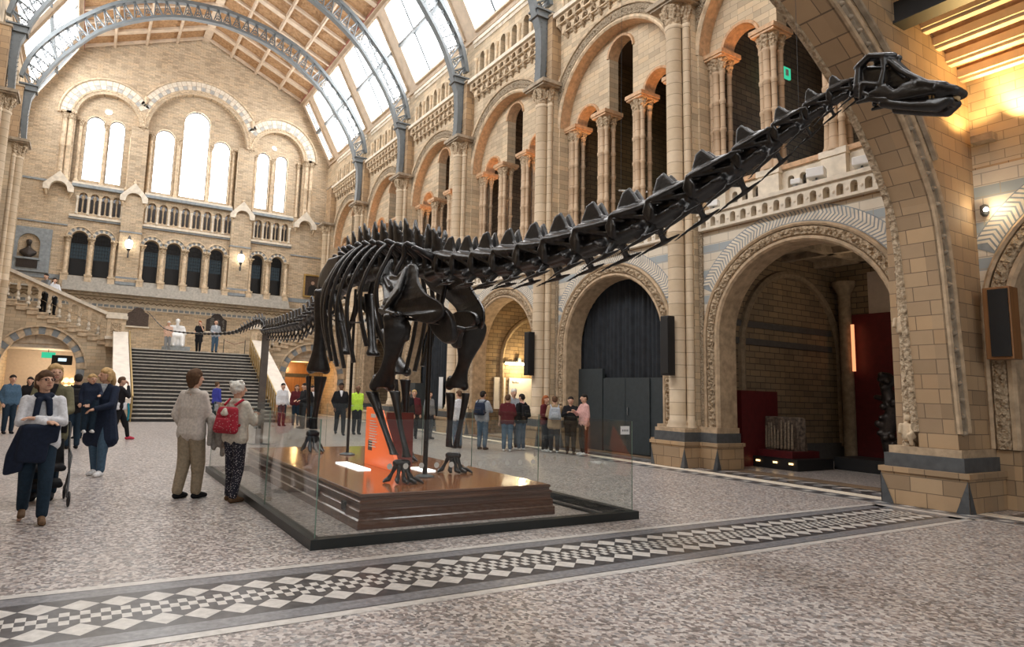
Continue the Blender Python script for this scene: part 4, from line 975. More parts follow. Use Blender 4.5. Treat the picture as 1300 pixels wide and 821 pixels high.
# joisted ceiling lit from below beside the great arch
def JP(x, y, o=0): return V((x, y, 8.10-(x-11.2)*.43-o))
a = MB(); a.quad(JP(9.0, 4.87), JP(13.05, 4.87), JP(13.05, -3), JP(9.0, -3)); struct(a.build('ceiling', 'terracotta'))
for k in range(9):
    x = 9.6+k*.40; a = MB()
    a.bar(JP(x, 4.87, .07), JP(x, -3, .07), .26, .14); a.bar(JP(x, 4.87, .16), JP(x, -3, .16), .13, .06)
    tag(a.build('ceiling_joist', 'cream'), 'cream moulded joist of the lit sloping ceiling at top right', 'joist', 'joists of the lit sloping ceiling')
a = MB(); a.bar((10.75, 4.9, 7.78), (10.75, -3, 7.78), .22, .36); a.bar((10.75, 4.9, 7.6), (10.75, -3, 7.6), .34, .05); tag(a.build('steel_beam', 'black'), 'black steel beam under the lit joists at top right', 'beam')
t = thing('corner_light', 'small bright spotlight in the corner right of the great arch', 'lamp', (12.9, 4.75, 4.9)); a = MB(); a.lathe((12.88, 4.7, 0), [(.03, 4.8), (.06, 4.84), (.06, 4.98), (.02, 5.0)], 10); a.build('housing', 'steel_dark', t); a = MB(); a.hull([((12.83, 4.66, 4.9), .035)]); a.build('lens', 'lensglow', t)
t = thing('ledge_floodlight', 'boxy floodlight on the wall corner washing the ceiling joists', 'lamp', (12.85, 4.55, 6.1)); a = MB(); a.cbox((12.83, 4.62, 6.12), (.22, .3, .12)); a.build('housing', 'stone_dark', t)
# loudspeakers
def speaker(c, d, label, wood):
    t = thing('column_loudspeaker', label, 'loudspeaker', c, 0, 'column loudspeakers')
    x, y, z = c; a = MB(); a.cbox((x, y, z+d[2]/2), d); cb = a.build('cabinet', wood, t, bevel=.012)
    a = MB(); a.cbox((x-d[0]/2-.012, y-.03, z+d[2]/2), (.03, d[1]*.72, d[2]*.93)); a.build('grille', 'black', cb)
    a = MB(); a.cbox((x+d[0]/2+.05, y, z+d[2]*.8), (.12, .05, .05)); a.cbox((x+d[0]/2+.05, y, z+d[2]*.2), (.12, .05, .05)); a.build('bracket', 'steel_dark', t)
speaker((12.19, 10.9, 2.14), (.22, .26, 1.44), 'black column loudspeaker on the pier between trunk alcove and curtain', 'black')
speaker((12.19, 16.5, 2.17), (.22, .26, 1.38), 'black column loudspeaker on the pier left of the black curtain', 'black')
speaker((12.72, 4.52, 2.38), (.32, .36, 1.16), 'wood-sided loudspeaker on the wall right of the great arch', 'doorwood')

# ---- contents of the side chapels
def blind(cy, cx, r, zp, lab, lit=False):
    t = thing('blind_arch', lab, 'arch', (cx, cy, 0), 0, 'blind arches in the side chapels')
    a = MB(); a.sweep(FE, cx, .4, zp, r, [(-.12, cy), (-.1, cy-.08), (0, cy-.12), (.08, cy-.08), (.1, cy)], 28); a.build('moulding', 'alcove_stone', t)
blind(10.63, 16.75, 2.2, 2.9, 'dim blind arch on the side wall of the trunk alcove'); blind(21.81, 16.6, 1.9, 2.9, 'lit blind arch behind the strip lamp')
a = MB(); a.box((13.7, 3.5, 10.6), (18.6, 3.66, 10.63), 0, FE); a.box((13.7, 3.05, 10.6), (18.6, 3.21, 10.63), 0, FE); a.box((13.6, 0, 10.58), (19, .5, 10.63), 0, FE); struct(a.build('trim_6', 'dimband'))
t = thing('petrified_trunk', 'petrified tree trunk section with pale split face in the near alcove', 'fossil', (15.3, 10.0, .4))
a = MB(); n = 22; rings = []
for z, s in ((.42, 1), (.7, .98), (1.0, .97), (1.2, .95), (1.23, .9)):
    rg = []
    for i in range(n):
        q = 2*PI*i/n; R = .36*(1+.12*math.sin(5*q+z*2)+.08*math.sin(11*q)); rg.append(V((15.3+R*math.cos(q)*.8*s, 10.02+R*1.45*math.sin(q)*s, z)))
    rings.append(rg)
a.ngonloft(rings, smooth=False); a.build('trunk', 'petrified', t)
a = MB()
for k in range(9): y = 9.62+k*.085; a.hull([((14.98+abs(k-4)*.012, y, .48), .035), ((14.99+abs(k-4)*.012, y+random.uniform(-.02, .02), 1.0+random.uniform(-.1, .15)), .02)])
a.build('split_face', 'petrified_pale', t)
t = thing('display_plinth', 'low black and dark red plinth under the petrified trunk', 'plinth', (15.3, 10.0, 0)); a = MB(); a.box((14.55, 9.2, 0), (16.0, 10.56, .26)); a.build('base', 'black', t); a = MB(); a.box((14.75, 9.45, .26), (15.85, 10.5, .42)); a.build('red_top', 'redboard', t)
for y, x in ((9.35, 14.54), (9.75, 14.54), (10.2, 14.54), (9.5, 14.9)):
    a = MB(); a.cbox((x-.01, y, .16), (.02, .1, .04)); tag(a.build('footlight', 'lampwarm'), 'tiny warm footlight on the black plinth under the trunk', 'lamp', 'footlights around the trunk plinth')
a = MB(); a.box((14.15, 10.35, .0), (15.6, 10.5, 1.85)); tag(a.build('red_board', 'redboard'), 'plain dark red board standing left behind the petrified trunk', 'board')
a = MB(); a.box((18.7, 8.2, 0), (18.85, 10.2, 4.1)); tag(a.build('red_screen', 'redboard'), 'tall dark red screen at the back right of the trunk alcove', 'screen')
a = MB(); a.box((18.45, 9.9, 2.5), (18.48, 9.98, 3.8)); tag(a.build('light_slit', 'slitglow'), 'thin orange vertical strip of light on the tall red screen', 'light')
a = MB(); a.box((18.88, 7.2, 4.1), (18.92, 9.7, 5.3)); tag(a.build('beige_panel', 'beige'), 'beige plaster panel above the tall red screen', 'panel')
t = thing('wall_column', 'dim stone column with capital in the back corner of the trunk alcove', 'column', (18.7, 10.1, 0)); a = MB(); a.lathe((18.6, 10.2, 0), [(.16, 0), (.16, 4.7)], 12); a.build('shaft', 'alcove_stone', t); a = MB(); a.lathe((18.6, 10.2, 0), [(.16, 4.65), (.2, 4.75), (.3, 4.95), (.3, 5.05)], 12); a.build('capital', 'alcove_stone', t)
t = thing('dark_sculpture', 'dark knobbly branching fossil standing against the red screen', 'sculpture', (16.6, 8.2, 0)); a = MB()
random.seed(3)
a.chain([((16.7, 8.2, .2), .14), ((16.7, 8.3, .9), .16), ((16.7, 8.15, 1.5), .15), ((16.7, 8.3, 2.1), .12)])
for k in range(34): z = random.uniform(.35, 2.3); q = random.uniform(0, 2*PI); R = random.uniform(.15, .38); a.hull([((16.7, 8.2, z), .08), ((16.7+R*math.cos(q)*.6, 8.2+R*math.sin(q), z+random.uniform(-.1, .15)), random.uniform(.05, .1))])
fuse(a, 'body', .03, 'bronze', 2, t)
a = MB(); a.box((16.2, 7.4, 0), (17.2, 9.3, .3)); tag(a.build('low_platform', 'black'), 'low black platform under the dark branching fossil', 'platform')
# black curtain and doors in the second and fourth bays
def curtain(c, lab, grp):
    t = thing('black_curtain', lab, 'curtain', (13.7, c, 0), 0, grp); a = MB(); n = 120; ra = []; rb = []
    for i in range(n+1):
        u = c-2.05+4.1*i/n; d = u-c; zt = 3.1+math.sqrt(max(0, 2.05**2-d*d)); x = 13.72+.045*math.sin(i*1.3)+.03*math.sin(i*.37+1)
        ra.append(V((x, u, .02))); rb.append(V((x+.02*math.sin(i*.5), u, zt)))
    a.add(ra+rb, [(i, i+1, n+2+i, n+1+i) for i in range(n)], 0, True); a.build('drape', 'curtain', t)
curtain(BC[1], 'full height black curtain closing the second archway', 'black curtains'); curtain(BC[3], 'dark curtain closing the archway seen behind the forelegs', 'black curtains')
t = thing('hoarding_doors', 'charcoal hoarding with a pair of doors in front of the black curtain', 'doors', (13.6, BC[1], 0))
a = MB(); a.box((13.56, BC[1]-1.95, 0), (13.64, BC[1]+.8, 2.15)); a.build('hoarding', 'doorblk', t)
for y0, y1 in ((BC[1]-.06, BC[1]+.84), (BC[1]-.98, BC[1]-.08)): a = MB(); a.box((13.52, y0, .03), (13.56, y1, 2.13)); dl = a.build('door_leaf', 'doorblk', t)
a = MB(); a.box((13.5, BC[1]+.86, 0), (13.6, BC[1]+1.95, 2.42)); a.build('side_panel', 'doorblk', t)
a = MB(); a.cbox((13.50, BC[1]-.18, 1.2), (.03, .03, .22)); a.build('door_handle', 'chrome', dl)
a = MB(); a.box((13.45, BC[1]-1.93, 1.05), (13.47, BC[1]-1.72, 1.95)); tag(a.build('white_notice', 'white'), 'tall narrow white notice at the right edge of the charcoal doors', 'notice')
a = MB(); a.box((13.5, BC[3]-.4, .5), (13.53, BC[3]-.05, 2.2)); tag(a.build('white_banner', 'white'), 'narrow white banner seen between the skeleton\'s forelegs', 'banner')
t = thing('strip_lamp', 'glowing fluorescent strip lamp on the passage wall', 'lamp', (15.5, 21.7, 2.8)); a = MB(); a.tube([(14.75, 21.55, 2.78), (16.2, 21.55, 2.78)], .035, 8); a.build('tube', 'tube', t); a = MB(); a.box((14.75, 21.6, 2.8), (16.2, 21.7, 2.88)); a.box((15.4, 21.6, 2.88), (15.55, 21.75, 3.05)); a.build('fitting', 'steel', t)
t = thing('notice_board', 'narrow white text panel on the lit passage wall', 'notice board', (14.6, 21.75, .95)); a = MB(); a.box((14.35, 21.74, .95), (14.9, 21.79, 2.22)); a.build('panel', 'white', t); a = MB()
for k in range(14): a.box((14.56, 21.73, 1.3+k*.055), (14.68, 21.74, 1.315+k*.055))
a.build('text_lines', 'ink', t)
t = thing('notice_board', 'wide white panel with grey heading on the lit passage wall', 'notice board', (15.7, 21.75, .95)); a = MB(); a.box((15.08, 21.74, .95), (16.35, 21.79, 2.22)); a.build('panel', 'white', t); a = MB()
for k, w_ in enumerate((.05, .04, .03, .05, .04, .05)): a.box((15.22+k*.055, 21.73, 2.0), (15.22+k*.055+w_, 21.74, 2.0+(.09 if k in (0, 3) else .06)))
a.build('heading', 'ink', t)
# stone bench along the far arcade and lights on the ledge
a = MB(); a.box((12.5, 29.0, 0), (12.9, 33.0, .42)); a.box((12.44, 29.0, .42), (12.95, 33.0, .5)); tag(a.build('stone_bench', 'stone'), 'low stone bench against the far arcade wall behind the visitors', 'bench')
t = thing('dark_cabinet', 'tall black cabinet against the arcade behind the orange sign', 'cabinet', (12.4, 24.9, 0)); a = MB(); a.cbox((12.4, 24.9, .95), (.5, .9, 1.9)); a.build('body', 'doorblk', t)
for (y, z, s), l in zip(((7.99, 6.17, .2), (7.55, 6.17, .34), (6.64, 6.17, .3), (10.1, 6.17, .26)), ('small white box floodlight left on the balustrade ledge', 'largest boxy white floodlight on the balustrade ledge', 'round-backed white floodlight on the ledge beside the great arch', 'white floodlight on the ledge behind the middle of the neck')):
    t = thing('floodlight', l, 'lamp', (12.9, y, z), 0, 'floodlights on the balustrade ledge')
    a = MB(); a.cbox((12.93, y, z+.05+s*.45), (s*.8, s, s*.6), rz=.3); a.build('housing', 'white', t, bevel=.02); a = MB(); a.cbox((12.93, y, z+.02), (.12, .12, .05)); a.tube([(12.93, y, z), (12.93, y, z+s*.4)], .02, 6); a.build('bracket', 'steel', t)
t = thing('exit_sign', 'small green and white exit sign high in the nearest gallery', 'sign', (16, 10.05, 10.5)); a = MB(); a.cbox((16, 10.1, 10.6), (.45, .05, .32)); a.build('panel', 'exitgreen', t); a = MB(); a.cbox((16.05, 10.07, 10.6), (.12, .02, .18)); a.build('pictogram', 'white', t)
t = thing('lighting_bar', 'white lighting bar slung between colonnettes of the second bay', 'bar', (13.9, 13.7, 7.6)); a = MB(); a.tube([(14.0, 12.9, 7.55), (14.0, 14.4, 8.0)], .03, 6); a.tube([(14.0, 13.0, 7.2), (14.0, 14.2, 7.6)], .03, 6); a.build('bars', 'white', t)
# ================================================================== THE SKELETON
M['bone'] = plain('black_bone', (.015, .0135, .0135), .30, var=.5, scale=9, spec=.55, bmp=.35)
MX = 4.3
dino = thing('diplodocus_skeleton', 'huge black long-necked dinosaur skeleton striding over the wooden plinth', 'dinosaur skeleton', (MX, 9.5, .39))
B3 = lambda l: [((x, y, z), r) for x, y, z, r in l]
def sym(mb, l):
    mb.hull(B3(l)); mb.hull([((-x, y, z), r) for x, y, z, r in l])
def cervical(thin=1):
    a = MB(); t = .038*thin
    a.hull(B3([(0, -.50, .0, .11), (0, -.15, -.03, .08)])); a.hull(B3([(0, -.15, -.03, .08), (0, .30, .0, .12), (0, .46, .02, .16)]))
    a.hull(B3([(0, -.28, .14, .07), (0, .25, .20, .10), (0, .0, .0, .07), (0, .4, .12, .08)]))
    sym(a, [(.17, -.50, .21, .05), (.235, .12, .25, .026), (.20, .44, .30, .055)]); sym(a, [(.20, .44, .28, .055), (.235, .34, .10, .03), (.15, .46, -.02, .075)])
    sym(a, [(.12, -.40, .04, .05), (.215, .30, .24, .038)]); sym(a, [(.11, -.42, .0, .055), (.10, .0, -.04, .035), (.13, .44, -.03, .06)])
    sym(a, [(.15, -.48, .19, .04), (.11, -.42, .02, .05)]); sym(a, [(.06, -.42, .12, .03), (.085, .4, .2, .03), (.05, .4, .0, .03), (.05, -.42, .0, .03)])
    sym(a, [(.17, -.50, .22, .055), (.15, -.66, .18, .035)]); sym(a, [(.20, .42, .28, .07), (.19, .56, .14, .06), (.15, .50, -.02, .07)])
    sym(a, [(.06, -.30, .24, .05), (.15, -.48, .24, .04), (.19, .36, .32, .05), (.05, .3, .34, .06)])
    sym(a, [(.075, .10, .66, .032), (.095, .22, .63, .03), (.06, -.08, .36, .045), (.11, .38, .34, .05), (.04, .15, .34, .05)])
    sym(a, [(.05, -.06, .34, .04), (.13, -.44, .25, .035), (.06, .08, .46, .03)])
    sym(a, [(.05, -.24, .02, .06), (.24, -.22, -.10, .05), (.15, .02, .0, .04)]); sym(a, [(.04, -.34, -.05, .06), (.19, -.26, -.24, .05)])
    for s in (1, -1):
        a.chain([((s*.19, -.60, -.24), .018), ((s*.20, -.26, -.27), .04), ((s*.19, .10, -.30), .026), ((s*.17, .42, -.36), .013)])
    a.hull(B3([(0, .3, -.02, .06), (0, .1, -.12, .04), (0, -.3, -.08, .05)]))
    return fuse(a, 'neck_vertebra', .022, 'bone', 2)
def dorsal():
    a = MB()
    a.hull(B3([(0, -.16, 0, .15), (0, -.08, 0, .12)])); a.hull(B3([(0, -.08, 0, .115), (0, .10, 0, .13), (0, .16, 0, .16)]))
    a.hull(B3([(.07, 0, .12, .06), (-.07, 0, .12, .06), (.06, .03, .40, .06), (-.06, .03, .40, .06)]))
    sym(a, [(.05, 0, .35, .06), (.40, .05, .50, .055)]); sym(a, [(.05, .0, .25, .05), (.22, .0, .36, .03), (.38, .05, .48, .03)])
    sym(a, [(.04, -.03, .42, .035), (.085, -.04, .84, .03), (.10, .03, .97, .028), (.06, .08, .46, .035)])
    a.hull(B3([(0, -.05, .4, .05), (0, .09, .4, .05), (0, .05, .66, .03)])); sym(a, [(.06, -.2, .38, .04), (.08, 0, .4, .05)]); sym(a, [(.06, .2, .42, .04), (.08, 0, .4, .05)])
    sym(a, [(.03, -.13, .45, .02), (.03, -.08, .75, .018), (.05, 0, .6, .03)])
    return fuse(a, 'back_vertebra', .022, 'bone', 2)
def caudal():
    a = MB()
    a.hull(B3([(0, -.14, 0, .13), (0, .0, 0, .10)])); a.hull(B3([(0, .0, 0, .10), (0, .14, 0, .13)]))
    a.hull(B3([(0, -.03, .12, .05), (0, .08, .14, .05), (0, .10, .48, .035), (0, .20, .50, .035)]))
    sym(a, [(.05, 0, .05, .05), (.26, .04, .03, .03)]); sym(a, [(.04, -.05, .16, .035), (.07, -.2, .24, .03)]); sym(a, [(.04, .05, .18, .035), (.05, .22, .26, .03)])
    for s in (1, -1): a.chain([((s*.06, .1, -.14), .028), ((s*.02, .14, -.28), .026), ((0, .17, -.34), .024)])
    a.chain([((0, .02, -.38), .022), ((0, .17, -.34), .03), ((0, .30, -.42), .022)])
    return fuse(a, 'tail_vertebra', .02, 'bone', 2)
def place(src, name, loc, tang, s, first):
    o = src if first else src.copy()
    if not first: COL.objects.link(o)
    o.name = name; th = math.atan2(tang[1], tang[0])
    jt = random.Random(int(loc[1]*100)); o.matrix_world = Matrix.Translation(V(loc)) @ Matrix.Rotation(th+jt.uniform(-.035, .035), 4, 'X') @ Matrix.Rotation(jt.uniform(-.04, .04), 4, 'Y') @ Matrix.Diagonal((*s, 1))
    mw = o.matrix_world.copy(); o.parent = dino; o.matrix_parent_inverse = Matrix.Translation(dino.location).inverted(); o.matrix_basis = mw
NECK = [(2.30, 3.675, .20), (2.46, 3.63, .22), (2.66, 3.555, .26), (2.93, 3.45, .34), (3.29, 3.325, .40), (3.70, 3.205, .44), (4.14, 3.125, .48), (4.62, 3.07, .52), (5.13, 3.05, .54), (5.63, 3.05, .54), (6.13, 3.07, .55), (6.62, 3.11, .56), (7.12, 3.16, .56), (7.60, 3.24, .56)]
cv = cervical()
for i, (y, z, s) in enumerate(NECK):
    p0 = NECK[max(i-1, 0)]; p1 = NECK[min(i+1, len(NECK)-1)]
    ln = .5*(p1[0]-p0[0])*(1 if 0 < i < 13 else 2)
    w = s*(1.0 if i > 1 else .8); place(cv, 'neck_vertebra', (MX, y, z+.02*s), (p1[0]-p0[0], p1[1]-p0[1]), (w*(1.34 if i > 3 else 1.15), ln*(1.14 if i > 3 else .98), s*(1.24 if i > 3 else 1.28)), i == 0)
dv = dorsal(); TR = [(8.03, 3.27), (8.35, 3.35), (8.67, 3.42), (9.0, 3.48), (9.34, 3.53), (9.68, 3.57), (10.02, 3.60), (10.36, 3.62), (10.7, 3.64), (11.04, 3.65), (11.36, 3.65), (11.66, 3.63), (11.96, 3.58), (12.24, 3.50)]
for i, (y, z) in enumerate(TR):
    p0 = TR[max(i-1, 0)]; p1 = TR[min(i+1, len(TR)-1)]
    sz = .72+.24*min(i, 9)/9 - (.10*(i-11) if i > 11 else 0)
    random.seed(i+5); place(dv, 'back_vertebra', (MX, y, z), (p1[0]-p0[0], p1[1]-p0[1]+random.uniform(-.05, .05)-(.10 if i < 5 else 0)), (.95 if i < 10 else .8, 1, sz*random.uniform(.97, 1.04)*(.92 if i < 3 else 1)), i == 0)
tv = caudal(); TL = []
y = 12.5
for k in range(20):
    t = k/19; z = 3.42-.40*min(1, (y-12.5)/2.2) + .10*max(0, (y-15)/3.3)**2
    TL.append((y, z, 1.05-.5*t, 1.0-.42*t)); y += .325-.05*t
for i, (y, z, sx, sz) in enumerate(TL):
    p0 = TL[max(i-1, 0)]; p1 = TL[min(i+1, len(TL)-1)]; place(tv, 'tail_vertebra', (MX, y, z), (p1[0]-p0[0], p1[1]-p0[1]), (sx, 1.0-.1*i/19, sz), i == 0)
# whip: small rod-like vertebrae, longer than wide
WH = catmull([(4.3, 18.2, 3.16), (4.3, 18.6, 3.40), (4.27, 19.1, 3.46), (4.24, 19.7, 3.42), (4.18, 20.6, 3.35), (4.09, 21.4, 3.27), (3.88, 22.3, 3.26), (3.48, 23.8, 3.32), (3.05, 25.0, 3.4), (2.67, 26.0, 3.51), (2.47, 26.6, 3.63), (2.25, 27.2, 3.92), (2.06, 27.8, 4.24), (1.97, 28.2, 4.36)], 6)
WP = curve_len(WH, 34)
for i, (a_, b_) in enumerate(zip(WP, WP[1:])):
    r = .075*(1-i/34)**1.3+.014; a = MB(); A, Bv = V(a_), V(b_); d = Bv-A
    a.tube([A, A+d*.06, A+d*.15, A+d*.5, A+d*.85, A+d*.94, Bv-d*.01], [r*.8, r*1.1, r*.85, r*.65, r*.85, r*1.15, r*.8], 8)
    if i < 9: a.hull([(tuple(A+d*.4+V((0, 0, r*.5))), r*.3), (tuple(A+d*.9+V((0, 0, r*2.4))), r*.25)]); a.hull([(tuple(A+d*.4-V((0, 0, r*.5))), r*.25), (tuple(A+d*.8-V((0, 0, r*2))), r*.22)])
    a.build('tail_whip_vertebra', 'bone', dino)
# ribs
for s in (-1, 1):
    for i in range(10):
        y = 8.45+i*.335; zt = 3.72+.30*min(i, 5)/5 - (.04*(i-6) if i > 6 else 0); e = [2.75, 2.5, 2.25, 2.0, 1.92, 1.95, 2.05, 2.25, 2.55, 2.9][i]; wd = [.42, .56, .68, .76, .80, .80, .78, .72, .62, .5][i]
        sw = .10+.05*i/9; H = zt-e
        P = [(MX+s*.16, y-.02, zt-.16), (MX+s*.36, y, zt), (MX+s*wd*.80, y+sw*.8, zt-H*.16), (MX+s*wd, y+sw*1.5, zt-H*.42), (MX+s*wd*.98, y+sw*1.8, zt-H*.68), (MX+s*wd*.80, y+sw*1.6, e)]
        a = MB(); C_p = catmull(P, 5); n = len(C_p); rings = []
        for k, pt in enumerate(C_p):
            pr = V(C_p[max(k-1, 0)]); nx = V(C_p[min(k+1, n-1)]); tg = (nx-pr).normalized(); wv = tg.cross(V((0, 1, 0))).normalized(); ty = V((0, 1, 0))
            ww = .058 if k < n-3 else .066; rings.append([V(pt)+wv*.030*math.cos(q)+ty*ww*math.sin(q) for q in [2*PI*j/8 for j in range(8)]])
        a.ngonloft(rings, smooth=True); a.hull([((MX+s*.22, y, zt+.02), .04), ((MX+s*.36, y, zt), .035)]); a.build('rib', 'bone', dino)
def sheet(name, pieces, r=.03, vox=.018, sm=9):
    a = MB()
    for pc in pieces: a.hull([((x, y, z), (rr[0] if rr else r)) for x, y, z, *rr in pc])
    fuse(a, name, vox, 'bone', sm, dino)
def plate(name, poly, xf, th, extra=(), vox=.016, sm=5):
    """a thin curved bone with the outline poly (y, z); xf gives its distance from the middle"""
    pl = curve_len([tuple(p) for p in catmull(list(poly)+[poly[0]], 4)], 60)[:-1]; a = MB(); n = len(pl)
    tris = tessellate_polygon([[V((p[0], p[1], 0)) for p in pl]])
    A = [V((xf(y, z)-th/2, y, z)) for y, z in pl]; Bq = [V((xf(y, z)+th/2, y, z)) for y, z in pl]
    a.add(A+Bq, [tuple(t_) for t_ in tris]+[tuple(n+i for i in reversed(t_)) for t_ in tris]+[(i, n+i, n+(i+1) % n, (i+1) % n) for i in range(n)])
    b = bmesh.new(); me = a.mesh('x'); b.from_mesh(me); bmesh.ops.recalc_face_normals(b, faces=b.faces); b.to_mesh(me); a.f = [list(p.vertices) for p in me.polygons]; a.m = [0]*len(a.f); a.sm = [True]*len(a.f); b.free(); bpy.data.meshes.remove(me)
    for pc in extra: a.hull([((x, y, z), r) for x, y, z, r in pc])
    fuse(a, name, vox, 'bone', sm, dino)
cl = lambda v: max(0., min(1., v))
for s in (-1, 1):
    dy = 0 if s < 0 else .12
    XF = lambda y, z: MX+s*(.34+.32*cl((3.58-z)/.75)-.34*cl((7.95-y+dy)/.8))
    SP = [(9.22, 3.44), (8.92, 3.60), (8.80, 3.41), (8.43, 3.24), (8.28, 3.30), (8.12, 3.38), (7.88, 3.31), (7.75, 3.09), (7.53, 2.89), (7.25, 2.73), (7.20, 2.57), (7.37, 2.47), (7.55, 2.49), (7.80, 2.60), (8.10, 2.60), (8.41, 2.66), (8.50, 2.74), (8.46, 2.86), (8.76, 3.10), (9.05, 3.22)]
    SP = [(y+dy, z) for y, z in SP]; q = lambda y, z, r: (XF(y+dy, z)+s*.02, y+dy, z, r)
    plate('shoulder_blade', SP, XF, .05, [[q(8.1, 3.3, .04), q(8.0, 2.95, .035), q(8.3, 2.72, .05)], [q(8.45, 2.72, .06), q(8.0, 2.62, .05)], [q(8.9, 3.3, .03), q(8.4, 3.05, .04)]])
plate('breast_plate', [(7.74, 2.70), (7.45, 2.74), (7.16, 2.60), (7.10, 2.42), (7.15, 2.24), (7.36, 2.22), (7.62, 2.36), (7.74, 2.53)], lambda y, z: 4.0+.10*cl((2.7-z)/.5), .09)
plate('breast_plate', [(8.18, 2.62), (8.0, 2.70), (7.78, 2.73), (7.45, 2.68), (7.36, 2.55), (7.60, 2.46), (7.83, 2.42), (7.95, 2.22), (8.12, 2.28)], lambda y, z: 4.55+.08*cl((2.7-z)/.5), .09)
for s in (-1, 1):
    a = MB(); a.tube(catmull([(MX+s*.55, 8.3, 2.62), (MX+s*.35, 7.5, 2.5), (MX, 7.25, 2.42)], 4), .022, 6); a.build('shoulder_strut', 'bone', dino)
WV = V((.87, -.45, 0)).normalized(); TV = V((.45, .87, 0)).normalized()
def limb(name, sta, extra=(), vox=.015, wv=None, tv_=None, par=None):
    """stations (x, y, z, half width, half thickness)"""
    w_, t_ = wv or WV, tv_ or TV; a = MB(); S = catmull(sta, 5); rings = []
    for x, y, z, hw, ht in S: rings.append([V((x, y, z))+w_*hw*math.cos(q)+t_*ht*math.sin(q) for q in [2*PI*j/14 for j in range(14)]])
    a.ngonloft(rings, smooth=True)
    for pc in extra: a.hull([((x, y, z), r) for x, y, z, r in pc])
    fuse(a, name, vox, 'bone', 2, par or dino)
def wp(c, u, t=0, dz=0): q = V(c)+WV*u+TV*t; return (q.x, q.y, q.z+dz)
# near fore leg
ht, hb = (3.70, 8.10, 2.58), (3.70, 8.50, 1.66)
limb('humerus', [(3.70, 8.12, 2.66, .10, .06), (3.70, 8.12, 2.58, .165, .10), (3.70, 8.08, 2.42, .19, .09), (3.70, 8.20, 2.12, .12, .08), (3.70, 8.33, 1.90, .11, .08), (3.70, 8.46, 1.72, .165, .10), (3.70, 8.49, 1.62, .15, .09)],
     [[(*wp(ht, -.12, 0, .0), .08), (*wp(ht, .05, -.02, .02), .09)], [(*wp(ht, .16, 0, -.12), .05), (*wp(ht, .15, 0, -.28), .04)], [(*wp(hb, -.11, 0, -.02), .08), (*wp(hb, -.09, .04, .1), .06)], [(*wp(hb, .11, 0, -.02), .08), (*wp(hb, .07, .04, .1), .06)]])
limb('ulna', [(3.60, 8.62, 1.56, .10, .10), (3.60, 8.55, 1.48, .09, .08), (3.63, 8.28, 1.15, .05, .05), (3.66, 8.0, .82, .05, .05), (3.67, 7.92, .74, .07, .06)], vox=.012)
limb('radius', [(3.78, 8.25, 1.58, .09, .06), (3.78, 8.2, 1.5, .07, .055), (3.78, 8.02, 1.12, .04, .04), (3.78, 7.82, .82, .045, .045), (3.78, 7.78, .72, .07, .06)], vox=.012)
limb('humerus', [(4.90, 7.98, 2.66, .09, .05), (4.90, 8.02, 2.56, .20, .09), (4.90, 8.1, 2.36, .21, .08), (4.90, 8.22, 2.08, .115, .07), (4.90, 8.33, 1.90, .105, .07), (4.90, 8.42, 1.74, .15, .09), (4.90, 8.44, 1.65, .14, .09)],
     [[(4.8, 8.0, 2.6, .08), (4.95, 7.95, 2.62, .09)], [(4.80, 8.5, 1.68, .07), (4.82, 8.5, 1.78, .06)], [(4.99, 8.38, 1.68, .07), (4.96, 8.38, 1.78, .06)]])
limb('ulna', [(4.82, 8.52, 1.58, .08, .08), (4.83, 8.5, 1.48, .07, .07), (4.85, 8.54, 1.12, .045, .045), (4.88, 8.6, .84, .05, .05), (4.89, 8.6, .76, .06, .05)], vox=.012)
limb('radius', [(4.99, 8.34, 1.58, .07, .06), (4.99, 8.34, 1.48, .055, .05), (4.97, 8.42, 1.12, .04, .04), (4.96, 8.5, .84, .045, .045), (4.96, 8.5, .76, .06, .05)], vox=.012)
def forefoot(c, s=1):
    x, y, z = c; t = 'hand_bones'
    a = MB(); a.hull([((x-.07, y+.02, z+.25), .05), ((x+.07, y-.03, z+.25), .05)]); fuse(a, 'wrist_bone', .012, 'bone', 2, dino)
    for k, (dx, dy, L) in enumerate(((-.13, .05, .20), (-.07, -.05, .235), (.0, -.09, .245), (.07, -.09, .235), (.13, -.02, .20))):
        a = MB(); top = (x+dx*.6, y+dy*.5, z+.20); kn = (x+dx*1.15, y+dy*1.2, z+.045); tip = (x+dx*1.5, y+dy*1.9-.03, z+.028)
        a.hull([(top, .034), ((x+dx*.85, y+dy*.9, z+.12), .022)]); a.hull([((x+dx*.85, y+dy*.9, z+.12), .022), (kn, .036)]); a.hull([(kn, .034), (tip, .026)])
        if k in (0, 4): a.chain([(tip, .026), ((tip[0]+dx*.35, tip[1]-.05, z+.02), .016)]) if k == 0 else None
        if k == 4: a.chain([(kn, .03), ((kn[0]+.04, kn[1]-.09, z+.05), .03), ((kn[0]+.08, kn[1]-.17, z+.015), .014)])
        fuse(a, 'finger_bone', .009, 'bone', 1, dino)
forefoot((3.72, 7.80, .392)); forefoot((4.93, 8.55, .392))
